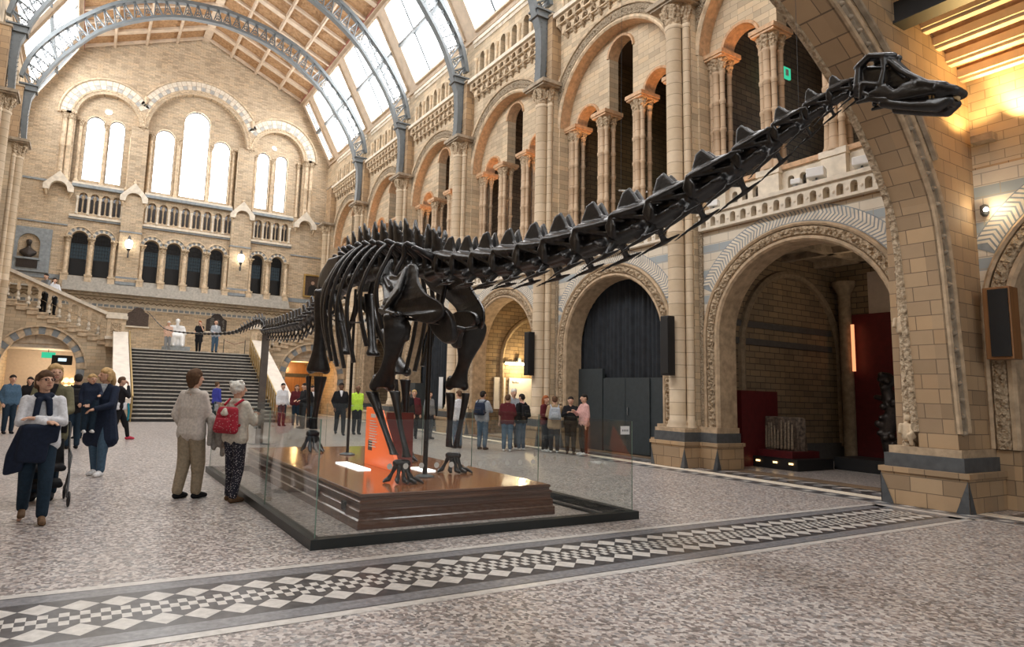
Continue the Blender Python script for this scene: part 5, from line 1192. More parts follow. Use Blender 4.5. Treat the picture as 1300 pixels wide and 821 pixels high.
# near hind leg
limb('femur', [(3.94, 12.0, 3.50, .12, .09), (3.93, 12.0, 3.42, .19, .12), (3.90, 12.0, 3.22, .175, .11), (3.89, 12.0, 2.7, .125, .10), (3.88, 12.0, 2.3, .135, .10), (3.88, 12.0, 2.05, .20, .12), (3.88, 12.0, 1.93, .23, .13), (3.88, 12.0, 1.88, .20, .11)],
     [[(*wp((3.88, 12, 1.93), -.14, .02), .09), (*wp((3.88, 12, 2.0), -.12, .08), .08)], [(*wp((3.88, 12, 1.93), .14, .02), .09), (*wp((3.88, 12, 2.0), .12, .08), .08)], [(*wp((3.93, 12, 3.42), .14, 0), .10), (*wp((3.93, 12, 3.42), -.14, 0), .08), (*wp((3.93, 12, 3.3), .0, 0), .12)]], vox=.018)
limb('tibia', [(3.93, 12.0, 1.80, .13, .11), (3.93, 12.0, 1.72, .115, .10), (3.91, 12.05, 1.3, .06, .06), (3.89, 12.1, .95, .065, .06), (3.88, 12.1, .80, .09, .08)])
limb('fibula', [(3.72, 12.05, 1.80, .06, .06), (3.73, 12.08, 1.7, .05, .05), (3.77, 12.12, 1.3, .035, .035), (3.79, 12.15, .95, .04, .04), (3.80, 12.15, .82, .055, .05)], vox=.012)
# far hind leg, striding forward
limb('femur', [(4.72, 11.95, 3.42, .12, .09), (4.73, 11.85, 3.32, .17, .12), (4.78, 11.45, 2.9, .125, .10), (4.84, 11.0, 2.45, .115, .10), (4.88, 10.65, 2.10, .17, .12), (4.90, 10.5, 1.93, .20, .12), (4.9, 10.46, 1.87, .17, .11)],
     [[(4.80, 10.58, 1.92, .09), (4.82, 10.66, 2.0, .07)], [(5.01, 10.44, 1.92, .09), (5.0, 10.52, 2.0, .07)]], vox=.018)
limb('tibia', [(4.95, 10.36, 1.78, .11, .10), (4.95, 10.35, 1.70, .09, .09), (4.95, 10.3, 1.3, .055, .055), (4.94, 10.28, .95, .06, .055), (4.93, 10.26, .80, .08, .07)])
limb('fibula', [(4.78, 10.42, 1.78, .05, .05), (4.79, 10.41, 1.7, .045, .045), (4.82, 10.36, 1.3, .032, .032), (4.84, 10.33, .95, .035, .035), (4.85, 10.31, .82, .05, .05)], vox=.012)
def hindfoot(c):
    x, y, z = c
    a = MB(); a.hull([((x-.06, y, z+.33), .07), ((x+.06, y-.02, z+.33), .07)]); fuse(a, 'ankle_bone', .014, 'bone', 2, dino)
    for k, (dx, dy) in enumerate(((-.15, -.02), (-.08, -.12), (.0, -.15), (.08, -.12), (.14, -.03))):
        a = MB(); top = (x+dx*.6, y+dy*.3, z+.25); kn = (x+dx*1.1, y+dy*1.3, z+.08); tip = (x+dx*1.4, y+dy*2.1, z+.03)
        a.hull([(top, .045), ((x+dx*.85, y+dy*.8, z+.17), .03)]); a.hull([((x+dx*.85, y+dy*.8, z+.17), .03), (kn, .045)]); a.hull([(kn, .04), (tip, .026)]); a.hull([(tip, .026), ((tip[0], tip[1]-.09, z+.016), .012)])
        fuse(a, 'toe_bone', .011, 'bone', 1, dino)
hindfoot((3.86, 12.05, .392)); hindfoot((4.90, 10.22, .392))
# hips
for s in (-1, 1):
    X = lambda d: MX+s*d
    sheet('hip_blade', [[(X(.20), 10.98, 3.98), (X(.40), 11.12, 3.98), (X(.42), 11.6, 3.98), (X(.30), 11.6, 4.0)], [(X(.42), 11.1, 3.98), (X(.45), 11.6, 4.0), (X(.42), 12.15, 3.82), (X(.42), 12.3, 3.58), (X(.42), 11.7, 3.52), (X(.42), 11.3, 3.66)],
                        [(X(.42), 11.55, 3.6, .06), (X(.40), 11.6, 3.38, .06)], [(X(.42), 12.15, 3.6, .05), (X(.40), 12.22, 3.42, .05)], [(X(.2), 11.5, 3.7, .06), (X(.42), 11.6, 3.75, .06)]], .035, .02)
    q = 11.55
    limb('pubis', [(X(.36), 11.55, 3.42, .10, .08), (X(.33), 11.4, 3.15, .10, .07), (X(.28), 11.15, 2.7, .08, .06), (X(.25), 10.98, 2.35, .09, .08), (X(.25), 10.93, 2.24, .13, .11), (X(.25), 10.92, 2.19, .11, .10)])
    limb('ischium', [(X(.36), 12.1, 3.42, .08, .08), (X(.30), 12.1, 3.1, .06, .06), (X(.22), 12.2, 2.75, .05, .05), (X(.16), 12.3, 2.5, .07, .08), (X(.16), 12.32, 2.42, .06, .07)])
# skull and jaw, facing down the hall
a = MB()
def sk(l):
    for s in (1, -1): a.hull([((MX+s*x, y, z), r) for x, y, z, r in l])
a.hull([((MX+s*.05, 1.655, 3.435), .03) for s in (1, -1)] + [((MX+s*.065, 1.72, 3.475), .035) for s in (1, -1)] + [((MX+s*.05, 1.73, 3.42), .02) for s in (1, -1)])
sk([(.06, 1.70, 3.475, .03), (.075, 1.82, 3.54, .025), (.03, 1.78, 3.52, .03), (.07, 1.80, 3.47, .02)])
sk([(.075, 1.78, 3.52, .022), (.065, 1.92, 3.67, .018), (.02, 1.88, 3.63, .018)]); sk([(.065, 1.92, 3.67, .018), (.06, 2.0, 3.78, .02), (.02, 1.98, 3.77, .02)])
sk([(.03, 1.97, 3.80, .022), (.08, 2.0, 3.80, .018), (.085, 2.09, 3.835, .02), (.03, 2.1, 3.84, .022)]); sk([(.085, 2.09, 3.835, .02), (.08, 2.17, 3.79, .02), (.03, 2.17, 3.8, .02)])
sk([(.075, 1.78, 3.475, .022), (.085, 1.95, 3.515, .022), (.075, 1.9, 3.56, .018), (.07, 1.82, 3.55, .02)]); sk([(.085, 1.95, 3.515, .022), (.095, 2.08, 3.57, .022), (.09, 2.0, 3.59, .018)]); sk([(.07, 1.72, 3.455, .02), (.085, 1.95, 3.49, .02), (.09, 2.05, 3.54, .018), (.08, 1.9, 3.53, .02)])
sk([(.08, 2.01, 3.80, .016), (.088, 2.005, 3.70, .014)]); sk([(.088, 2.005, 3.70, .014), (.09, 2.03, 3.6, .022)])
sk([(.09, 2.03, 3.61, .02), (.095, 2.13, 3.66, .02)]); sk([(.08, 2.16, 3.78, .02), (.085, 2.17, 3.66, .024), (.05, 2.19, 3.62, .02)]); sk([(.09, 2.13, 3.66, .024), (.08, 2.15, 3.575, .018)])
a.hull([((MX, 2.0, 3.72), .03), ((MX, 2.14, 3.76), .05), ((MX, 2.17, 3.66), .045), ((MX, 1.9, 3.58), .025)]); a.hull([((MX, 2.18, 3.70), .035), ((MX, 2.22, 3.68), .03)])
fuse(a, 'skull', .0075, 'bone', 1, dino); skull = [o for o in COL.objects if o.name == 'skull'][0]
a = MB()
for s in (1, -1):
    X = lambda x: MX+s*x
    a.hull([((X(.045), 1.685, 3.385), .028), ((X(.06), 1.74, 3.365), .035), ((X(.065), 1.78, 3.40), .026)]); a.hull([((X(.062), 1.76, 3.375), .035), ((X(.07), 1.88, 3.42), .028)]); a.hull([((X(.07), 1.88, 3.42), .028), ((X(.08), 2.02, 3.49), .03)]); a.hull([((X(.08), 2.0, 3.50), .03), ((X(.085), 2.1, 3.555), .022)]); a.hull([((X(.085), 2.09, 3.56), .02), ((X(.085), 2.13, 3.60), .018)]); a.hull([((X(.085), 2.08, 3.545), .02), ((X(.09), 2.17, 3.55), .012)])
a.hull([((MX+s*.045, 1.69, 3.385), .026) for s in (1, -1)])
fuse(a, 'lower_jaw', .0075, 'bone', 1, dino)
a = MB()
for i in range(13):
    for s in (1, -1):
        t = i/12; x = MX+s*(.005+.058*math.sin(t*1.4)); y = 1.648+.12*t*t
        a = MB(); a.hull([((x, y+.004, 3.425+.02*t), .0065), ((x, y+.006, 3.385+.028*t), .004)]); a.build('tooth', 'tooth', skull)
# supports
t = thing('support_pole', 'black steel support pole under the hips, rising from the back of the plinth', 'pole', (MX, 11.33, .39), 0, 'support poles on the plinth'); a = MB(); a.lathe((MX, 11.33, 0), [(.028, .40), (.028, 3.45)], 10); a.build('pole', 'poleblack', t); a = MB(); a.lathe((MX, 11.33, 0), [(.14, .392), (.14, .405), (.10, .42), (.03, .43)], 18); a.build('base_plate', 'steel', t)
t = thing('support_pole', 'black steel support pole beside the near forefoot at the front of the plinth', 'pole', (MX, 8.24, .39), 0, 'support poles on the plinth'); a = MB(); a.lathe((MX, 8.24, 0), [(.035, .40), (.035, 2.95)], 10); a.build('pole', 'poleblack', t); a = MB(); a.lathe((MX, 8.24, 0), [(.13, .392), (.13, .405), (.09, .42), (.035, .43)], 18); a.build('base_plate', 'steel', t)
t = thing('support_post', 'tall brown steel post holding up the tail behind the case', 'post', (MX, 18.1, 0)); a = MB(); a.box((4.21, 18.04, .02), (4.39, 18.06, 3.0)); a.box((4.21, 18.14, .02), (4.39, 18.16, 3.0)); a.box((4.285, 18.06, .02), (4.315, 18.14, 3.0)); a.build('post', 'postbrown', t); a = MB(); a.box((4.05, 17.9, 0), (4.55, 18.3, .02)); a.build('base_plate', 'steel', t); a = MB(); a.tube(arc_pts := [(4.3+.14*math.cos(q), 18.1, 3.12+.12*math.sin(q)) for q in [PI+PI*k/10 for k in range(11)]], .02, 6); a.build('cradle', 'postbrown', t)
for (y, z0, l) in ((2.62, 3.62, 'thin suspension wire nearest the skull'), (4.4, 3.3, 'thin suspension wire over the middle of the neck')):
    a = MB(); a.tube([(MX, y, z0), (MX, y-.1, 19.0)], .0018, 4); tag(a.build('suspension_wire', 'steel_dark'), l, 'wire', 'suspension wires')
a = MB(); a.tube(catmull([(3.62, 9.2, 2.6), (3.55, 9.9, 2.66), (3.58, 10.6, 2.78), (3.75, 11.3, 3.0)], 5), .012, 6); a.build('rib_brace', 'bone', dino)

# ================================================================== PLINTH AND GLASS CASE
px0, px1, py0, py1 = 2.84, 5.68, 7.05, 13.0
t = thing('wooden_plinth', 'polished mahogany plinth with stepped mouldings under the skeleton', 'plinth', (4.26, 10, 0))
pf = [(0, 0, .001), (0, .10), (-.02, .115), (-.02, .20), (-.045, .215), (-.045, .27), (-.03, .285), (-.03, .305), (-.055, .32), (-.055, .345), (-.04, .36), (-.05, .385), (-.065, .39)]
rings = [[V((px0-i, py0-i, z)), V((px1+i, py0-i, z)), V((px1+i, py1+i, z)), V((px0-i, py1+i, z))] for i, z in [(p[0], p[1]) for p in pf]]
a = MB(); a.ngonloft(rings, caps=False); a.build('moulded_side', 'mahogany', t)
a = MB(); i = -.065; a.quad((px0-i, py0-i, .39), (px1+i, py0-i, .39), (px1+i, py1+i, .39), (px0-i, py1+i, .39)); a.build('top', 'mahogany_top', t)
for y, z in ((7.5, .20), (8.5, .2)): a = MB(); a.box((px0-.005, y, z-.05), (px0+.03, y+.09, z+.05)); a.build('vent_cover', 'step', t)
cx0, cx1, cy0, cy1, zt = 2.14, 6.48, 6.42, 12.6, 1.275
t = thing('glass_case', 'frameless glass barrier on a black base rail around the plinth', 'glass case', (4.3, 9.4, 0))
a = MB()
for lo, hi in (((cx0-.06, cy0-.06, 0), (cx1+.06, cy0+.06, .10)), ((cx0-.06, cy1-.06, 0), (cx1+.06, cy1+.06, .10)), ((cx0-.06, cy0+.06, 0), (cx0+.06, cy1-.06, .10)), ((cx1-.06, cy0+.06, 0), (cx1+.06, cy1-.06, .10))): a.box(lo, hi)
a.box((cx1-.30, cy0+.06, 0), (cx1-.22, cy1-.06, .03)); a.build('base_rail', 'railblack', t)
def pane(p0, p1):
    (x0, y0), (x1, y1) = p0, p1; a = MB(); w_ = .0065
    if abs(x1-x0) > abs(y1-y0):
        lo, hi = (min(x0, x1)+.004, y0-w_, .08), (max(x0, x1)-.004, y0+w_, zt); big = (2, 4)
    else: lo, hi = (x0-w_, min(y0, y1)+.004, .08), (x0+w_, max(y0, y1)-.004, zt); big = (3, 5)
    a.box(lo, hi); a.m = [0 if k in big else 1 for k in range(6)]; return a.build('glass_panel', ['case_glass', 'glass_edge'], t)
fp = pane((cx0, cy0), (cx1, cy0))
for k in range(3):
    y0_, y1_ = cy0+(cy1-cy0)*k/3, cy0+(cy1-cy0)*(k+1)/3; pane((cx0, y0_), (cx0, y1_)); rp0 = pane((cx1, y0_), (cx1, y1_)); rp = rp0 if k == 0 else rp
for k in range(2): pane((cx0+(cx1-cx0)*k/2, cy1), (cx0+(cx1-cx0)*(k+1)/2, cy1))
a = MB()
for k in range(11): a = MB(); x = 2.92+k*.19; a.prism(arc(x, .78, .032, 0, 2*PI*15/16, 15), cy0-.009, cy0-.008, FE, back=False); a.build('warning_dot', 'dotwhite', fp)
a = MB()
for k in range(7): a = MB(); y = 7.0+k*.26; a.prism(arc(y, .62, .035, 0, 2*PI*15/16, 15), cx1-.010, cx1-.009, FW, back=False); a.build('warning_dot', 'dotwhite', rp)
a = MB(); a.box((6.26, cy0-.012, 1.10), (6.42, cy0-.008, 1.21)); a.m = [0]*6
for k in range(4): a.box((6.285+k*.03, cy0-.014, 1.14), (6.305+k*.03, cy0-.012, 1.165), 1)
a.build('notice_sticker', ['white', 'ink'], fp)
t = thing('info_panel', 'bright orange information panel with white text standing on the plinth', 'sign', (4.15, 9.4, .39))
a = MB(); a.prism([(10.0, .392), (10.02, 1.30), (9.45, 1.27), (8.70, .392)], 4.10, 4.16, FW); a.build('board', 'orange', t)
a = MB(); a.box((4.085, 9.78, 1.14), (4.098, 9.60, 1.20))
for k in range(11): a.box((4.085, 9.82, 1.08-k*.04), (4.098, 9.82-.22-.04*(k % 3), 1.093-k*.04))
a.build('text', 'textwhite', t)
a = MB(); a.box((4.16, 9.3, .392), (4.62, 9.34, 1.24)); a.build('side_board', 'maroon', t)
a = MB(); a.box((4.09, 9.86, .62), (4.1, 9.72, .78)); a.build('small_picture', 'bronzebrown', t)
for (x0, y0, x1, y1), l in (((3.66, 9.15, 3.86, 10.15), 'lit white graphic strip on the plinth, left of the orange panel'), ((4.55, 8.75, 4.75, 9.2), 'lit white graphic strip on the plinth, right of the orange panel')):
    a = MB(); a.box((x0, y0, .391), (x1, y1, .405)); tag(a.build('light_strip', 'striplight'), l, 'light strip', 'lit strips on the plinth')
# ================================================================== VISITORS
def cloth(name, col, pat=None):
    if name in M: return name
    if pat:
        m, nt, b = _mat(name); g = nt.nodes.new('ShaderNodeTexCoord'); vo = nt.nodes.new('ShaderNodeTexVoronoi'); vo.inputs['Scale'].default_value = pat[0]; nt.links.new(g.outputs['Object'], vo.inputs['Vector'])
        nt.links.new(ramp(nt, vo.outputs[0], [(0, pat[1]), (pat[2], pat[1]), (pat[2]+.04, col)]), b.inputs['Base Color']); b.inputs['Roughness'].default_value = .85; M[name] = m
    else: M[name] = plain(name, col, .85, var=.14, scale=30, spec=.25, bmp=.15)
    return name
SKIN = cloth('skin_light', (.62, .38, .27)); SKIN2 = cloth('skin_dark', (.16, .085, .05)); cloth('eye_dark', (.03, .02, .02)); cloth('lips', (.42, .17, .14))
for n, c in dict(hair_brown=(.10, .055, .03), hair_dark=(.02, .015, .012), hair_blond=(.50, .33, .15), hair_white=(.70, .68, .62), hair_red=(.30, .09, .03), white_cloth=(.70, .71, .74), beige_cloth=(.60, .55, .50), khaki_cloth=(.33, .27, .19), cream_cloth=(.66, .62, .53), navy_cloth=(.014, .022, .045), jeans_blue=(.06, .11, .17), jeans_dark=(.014, .030, .050), black_cloth=(.012, .012, .014),
                 olive_cloth=(.16, .15, .09), red_cloth=(.38, .02, .04), grey_cloth=(.22, .23, .24), pink_cloth=(.62, .36, .33), shirt_grey=(.36, .39, .43), hivis_cloth=(.55, .85, .08), royal_cloth=(.05, .06, .35), denim_cloth=(.07, .13, .20), maroon_cloth=(.10, .015, .02), white_shoe=(.75, .75, .75), brown_shoe=(.15, .09, .05), pink_shoe=(.60, .06, .10), teal_cloth=(.02, .22, .28), lens_glass=(.02, .02, .03), tan_cloth=(.42, .30, .18), salmon_cloth=(.62, .42, .32)).items(): cloth(n, c)
cloth('floral_cloth', (.018, .02, .035), (48, (.55, .52, .55), .24)); cloth('dotted_red', (.36, .015, .035), (34, (.85, .75, .72), .14))
cloth('rain_cloth', (.36, .34, .31))

ARMS = {'down': ((.135, -.01, .645), (.14, .03, .50)), 'fwd': ((.135, .0, .65), (.09, .13, .62)), 'cross': ((.135, .045, .655), (-.02, .105, .66)), 'face': ((.13, .09, .69), (.05, .085, .87)),
        'hips': ((.18, -.03, .66), (.10, .02, .56)), 'pocket': ((.155, -.03, .65), (.115, .03, .52)), 'hold': ((.14, .06, .66), (.06, .15, .72)), 'back': ((.14, -.07, .65), (.04, -.09, .55)), 'swing': ((.135, .05, .65), (.13, .13, .54)), 'swingb': ((.14, -.07, .66), (.14, -.09, .52)), 'rail': ((.13, .07, .66), (.08, .18, .64))}
def person(label, x, y, h, face, z=0, top='black_cloth', legs='jeans_dark', hair='hair_brown', style='short', skin=None, shoes='black_cloth', arms=('down', 'down'), stride=0., look=(0, 0), hem=.49, neck=None, near=False, group=None, skirt=None, sleeve=1., slim=1., glasses=False, scarf=None, seat=False, child=False):
    skin = skin or SKIN; t = thing('person', label, 'person', (x, y, z), math.radians(face), group); vx = .0105 if near else .019
    P = lambda q: (q[0]*h*(1.12 if child else 1), q[1]*h, q[2]*h)
    def bp(l): return [(P(q[:3]), q[3]*h*(1.12 if child else 1)*bf[0]) for q in l]
    bf = [1.0]; hk = 1.28 if child else 1.0
    ly, lp = math.radians(look[0]), math.radians(look[1]); HC = V((0, 0, .90 if not child else .86))
    RM = Matrix.Rotation(ly, 3, 'Z') @ Matrix.Rotation(lp, 3, 'X')
    def hd(l): return [(P(tuple(HC + RM @ ((V(q[:3])-V((0, 0, .90)))*hk))), q[3]*h*hk) for q in l]
    # joints
    hipz, kz, az = .515, .275, .045
    st = stride
    L = {}
    for s, f in ((-1, st), (1, -st)):
        hip = (s*.05, 0, hipz); foot = (s*.055+0, f, az+(0.02 if f < -.08 else 0)); knee = (s*.055, f*.5+.02+abs(f)*.12, kz); L[s] = (hip, knee, foot)
        if seat: L[s] = ((s*.05, 0, hipz), (s*.07, .22, hipz+.01), (s*.07, .25, .28))
    A = {}
    for s, nm in ((-1, arms[0]), (1, arms[1])):
        e, w = ARMS[nm] if isinstance(nm, str) else nm; A[s] = ((s*.098, -.005, .805), (s*e[0], e[1], e[2]), (s*w[0], w[1], w[2]))
    a = MB(); bf[0] = .84
    a.hull(bp([(-.05, 0, .50, .05), (.05, 0, .50, .05), (-.045, .0, .58, .045), (.045, 0, .58, .045)])); a.hull(bp([(-.05, 0, .56, .045), (.05, 0, .56, .045), (-.065, 0, .72, .05), (.065, 0, .72, .05)])); a.hull(bp([(-.065, 0, .70, .05), (.065, 0, .70, .05), (-.095, -.005, .80, .03), (.095, -.005, .80, .03)]))
    bf[0] = 1.0; a.hull(bp([(0, -.01, .80, .034), (0, -.005, .86, .030)])); a.hull([bp([(0, -.005, .84, .031)])[0], hd([(0, -.005, .90, .034)])[0]])
    a.hull(hd([(0, -.008, .945, .050), (0, .012, .94, .046), (0, -.012, .93, .048)])); a.hull(hd([(0, .012, .93, .044), (0, .025, .90, .030), (0, .032, .887, .018), (-.018, .01, .905, .026), (.018, .01, .905, .026)]))
    if near or True: a.hull(hd([(0, .058, .945, .006), (0, .070, .922, .009)])); a.hull(hd([(-.009, .060, .919, .006), (.009, .060, .919, .006)])); [a.hull(hd([(s*.051, -.004, .94, .010), (s*.049, -.0, .918, .007)])) for s in (-1, 1)]
    for s in (-1, 1):
        bf[0] = .84; hip, knee, foot = L[s]; a.hull(bp([(*hip, .052), (*knee, .033)])); a.hull(bp([(*knee, .031), (knee[0], (knee[1]+foot[1])/2-.008, (knee[2]+foot[2])/2+.04, .031), (*foot, .020)]))
        a.hull(bp([(foot[0], foot[1]-.01, .028, .022), (foot[0]+s*.012, foot[1]+.085, .016, .015)]))
        sh, el, wr = A[s]; a.hull(bp([(*sh, .030), (*el, .022)])); a.hull(bp([(*el, .022), (*wr, .0165)])); bf[0] = 1.0
        # hand: palm, four unequal fingers, thumb from the side of the palm
        d = (V(wr)-V(el)).normalized(); up = V((0, 0, 1)) if abs(d.z) < .8 else V((0, 1, 0)); sd = d.cross(up).normalized(); nn = sd.cross(d).normalized(); W = V(wr)
        pc = W+d*.035
        a.hull(bp([(*(W+d*.008), .013), (*(pc+sd*.013), .0095), (*(pc-sd*.013), .0095)]))
        fr = .0052 if near else .0068
        for k, ln in enumerate((.036, .042, .039, .031)):
            b0 = pc+sd*(.0155-.0105*k)+d*.004; b1 = b0+d*ln*.5-nn*.006; b2 = b1+d*ln*.38-nn*.014
            a.chain(bp([(*b0, fr*1.1), (*b1, fr), (*b2, fr*.85)]))
        th0 = W+d*.014+sd*.012; a.chain(bp([(*th0, .0085), (*(th0+d*.018+sd*.015-nn*.004), .0068), (*(th0+d*.034+sd*.016-nn*.012), .0056)]))
    body = fuse(a, 'body', vx*.62 if near else .013, skin, 2 if near else 1, t, local=True)
    # eyes and mouth
    a = MB()
    for s in (-1, 1): a.hull(hd([(s*.0185, .049, .938, .0058)]), sc=(1.25, 1, .8))
    a.build('eyes', 'eye_dark', None).parent = body
    a = MB(); a.hull(hd([(-.012, .0525, .899, .0035), (.012, .0525, .899, .0035), (0, .057, .899, .0035)])); a.build('mouth', 'lips', None).parent = body
    if glasses:
        a = MB()
        for s in (-1, 1):
            c = hd([(s*.02, .066, .938, .013)])[0][0]; a.tube([(c[0]+.0125*h*math.cos(q), c[1], c[2]+.009*h*math.sin(q)) for q in [2*PI*k/12 for k in range(13)]], .0026, 5)
        a.tube([hd([(-.05, .0, .942, 0)])[0][0], hd([(-.036, .062, .942, 0)])[0][0], hd([(.036, .062, .942, 0)])[0][0], hd([(.05, .0, .942, 0)])[0][0]], .0025, 6); a.build('glasses', 'lens_glass', None).parent = body
    # trousers or skirt
    a = MB()
    a.hull(bp([(-.05, -.005, .53, .058), (.05, -.005, .53, .058), (-.045, 0, .59, .05), (.045, 0, .59, .05)]))
    for s in (-1, 1):
        hip, knee, foot = L[s]; a.hull(bp([(*hip, .062*slim), (*knee, .046*slim)])); a.hull(bp([(*knee, .046*slim), (foot[0], foot[1]-.004, foot[2]+.018, .037*slim)]))
        a.hull(bp([(knee[0], knee[1]-.012, knee[2]-.05, .043*slim), (*hip, .05)]))
    fuse(a, 'trousers', vx, legs, 2, t, local=True)
    if skirt:
        a = MB(); a.hull(bp([(-.045, 0, .60, .05), (.045, 0, .60, .05), (-.075, 0, .36, .05), (.075, 0, .36, .05)])); fuse(a, 'skirt', vx, skirt, 2, t, local=True)
    a = MB()
    for s in (-1, 1):
        foot = L[s][2]; zz = foot[2]-.045; a.hull(bp([(foot[0], foot[1]-.022, .024+zz, .0235), (foot[0], foot[1]+.02, .035+zz, .024), (foot[0]+s*.01, foot[1]+.092, .018+zz, .0175), (foot[0]-s*.006, foot[1]+.085, .018+zz, .016)]))
    fuse(a, 'shoes', vx*.8, shoes, 1, t, local=True)
    # top: body of the garment, shoulders and sleeves
    a = MB(); hz = hem
    a.hull(bp([(-.095, -.006, .803, .036), (.095, -.006, .803, .036), (-.072, .0, .70, .058), (.072, 0, .70, .058)])); a.hull(bp([(-.072, 0, .71, .058), (.072, 0, .71, .058), (-.062, 0, .60, .056), (.062, 0, .60, .056)]))
    a.hull(bp([(-.062, 0, .61, .058), (.062, 0, .61, .058), (-.066-.018*(hz < .42), -.003, hz+.03, .066+.016*(hz < .42)), (.066+.018*(hz < .42), -.003, hz+.03, .066+.016*(hz < .42))])); a.hull(bp([(-.05, -.012, .82, .030), (.05, -.012, .82, .030), (0, -.012, .835, .036)]))
    for s in (-1, 1):
        sh, el, wr = A[s]; sh2 = V(el)+(V(wr)-V(el))*max(0, sleeve*2-1)*.9
        if sleeve >= .5: a.hull(bp([(*sh, .039), (*el, .033)])); a.hull(bp([(*el, .033), (*sh2, .025)]))
        else: a.hull(bp([(*sh, .038), (*(V(sh)*.4+V(el)*.6), .034)]))
    topo = o = fuse(a, 'top', vx, top, 2, t, local=True)
    if neck: a = MB(); a.hull(bp([(0, .045, .815, .014), (-.025, .030, .845, .012), (.025, .03, .845, .012), (0, .065, .74, .010)])); fuse(a, 'collar', .012, neck, 1, topo, local=True)
    if scarf: a = MB(); a.hull(bp([(-.04, .0, .84, .024), (.04, 0, .84, .024), (0, .04, .83, .024), (0, -.04, .84, .02)])); a.chain(bp([(.03, .055, .81, .022), (.04, .075, .70, .02), (.035, .08, .62, .018)])); a.chain(bp([(-.03, .055, .81, .022), (-.04, .075, .72, .02)])); fuse(a, 'scarf', .012, scarf, 2, t, local=True)
    # hair
    a = MB()
    if style != 'bald':
        a.hull(hd([(0, -.010, .957, .0535), (0, .006, .966, .047), (0, -.022, .935, .048)]))
        a.hull(hd([(0, .03, .975, .024), (-.028, .022, .968, .022), (.028, .022, .968, .022), (0, -.01, .965, .045)]))
    if style == 'bob':
        for s in (-1, 1): a.hull(hd([(s*.043, -.008, .95, .020), (s*.047, -.010, .90, .018), (s*.035, -.03, .885, .020), (0, -.035, .94, .03)]))
    if style in ('long', 'ponytail'):
        for s in (-1, 1): a.hull(hd([(s*.043, -.012, .95, .020), (s*.046, -.014, .89, .016), (0, -.04, .92, .03)]))
        if style == 'long': a.hull(hd([(0, -.035, .93, .045), (0, -.04, .82, .042), (-.035, -.03, .84, .026), (.035, -.03, .84, .026)]))
        else: a.chain(hd([(0, -.05, .95, .028), (.0, -.07, .88, .024), (.02, -.06, .80, .022), (.03, -.055, .72, .012)]))
    if style == 'curly':
        random.seed(int(x*50)); a.hull(hd([(0, -.01, .95, .062)]))
        for k in range(26): q = random.uniform(0, 2*PI); zz = random.uniform(-.03, .05); R = .052; a.hull(hd([(R*math.cos(q)*.95, -.016+R*math.sin(q)*.85-(.012 if math.sin(q) > .3 else 0), .952+zz, .018)]))
    if style == 'full': a.hull(hd([(0, -.018, .955, .058), (0, .004, .970, .050), (0, -.030, .925, .046), (0, -.035, .885, .030)])); [a.hull(hd([(s*.044, -.008, .95, .020), (s*.044, -.022, .905, .018)])) for s in (-1, 1)]
    if style == 'bun': a.hull(hd([(0, -.05, .985, .024)]))
    if style != 'bald': fuse(a, 'hair', .0085 if near else .014, hair, 1, t, local=True)
    return t, P, h
def local_thing(name, label, cat, par, group=None):
    """a separate thing at the same place and turn as a person"""
    o = bpy.data.objects.new(name, None); COL.objects.link(o); o.location = par.location; o.rotation_euler = par.rotation_euler; o.empty_display_size = .1
    return tag(o, label, cat, group)
def pk(mb, name, par, mat, vox=.014, sm=2): return fuse(mb, name, vox, mat, sm, par, local=True)
def backpack(par, h, label, mat, strap=None, s=1.0, dz=0, detail=False):
    t = local_thing('backpack', label, 'backpack', par, 'backpacks'); a = MB(); H = h
    a.hull([((-.08*H*s, -.115*H, (.62+dz)*H), .035*H), ((.08*H*s, -.115*H, (.62+dz)*H), .035*H), ((-.065*H*s, -.10*H, (.78+dz)*H), .028*H), ((.065*H*s, -.10*H, (.78+dz)*H), .028*H)]); bg_ = pk(a, 'bag', t, mat)
    a = MB(); a.hull([((-.055*H*s, -.15*H, (.63+dz)*H), .022*H), ((.055*H*s, -.15*H, (.63+dz)*H), .022*H), ((-.05*H*s, -.145*H, (.70+dz)*H), .018*H), ((.05*H*s, -.145*H, (.70+dz)*H), .018*H)]); pk(a, 'pocket', bg_, mat)
    a = MB()
    for q in (-1, 1): a.tube([(q*.06*H, -.085*H, .80*H), (q*.075*H, -.02*H, .848*H), (q*.07*H, .05*H, .80*H), (q*.08*H, .052*H, .70*H), (q*.09*H, -.06*H, .63*H)], .011*H, 6)
    o = a.build('strap', strap or mat); o.parent = t
    return t
# --- the foreground visitors
t, P, h = person('person in white blouse and blue jeans walking with crossed arms, dark jacket over them, glasses', -.37, 8.80, 1.67, 184, top='white_cloth', legs='jeans_dark', hair='hair_brown', style='full', shoes='brown_shoe', arms=(((.125, .06, .665), (-.045, .125, .69)), ((.125, .06, .66), (-.03, .14, .665))), stride=.10, look=(24, 12), near=True, glasses=True, scarf='navy_cloth', slim=1.0)
j = local_thing('folded_jacket', 'dark navy jacket draped over the crossed arms of the person in glasses', 'jacket', t); a = MB(); H = h
a.hull([((-.09*H, .13*H, .635*H), .022*H), ((.09*H, .14*H, .63*H), .026*H), ((.08*H, .10*H, .54*H), .03*H), ((-.08*H, .09*H, .55*H), .026*H)]); a.hull([((-.03*H, .11*H, .60*H), .035*H), ((.09*H, .12*H, .60*H), .035*H), ((.10*H, .09*H, .43*H), .03*H), ((-.02*H, .09*H, .42*H), .03*H)]); a.hull([((.10*H, .10*H, .62*H), .03*H), ((.15*H, .04*H, .44*H), .035*H), ((.17*H, .02*H, .33*H), .02*H), ((.10*H, .06*H, .36*H), .025*H)]); pk(a, 'drape', j, 'navy_cloth', .014, 4)
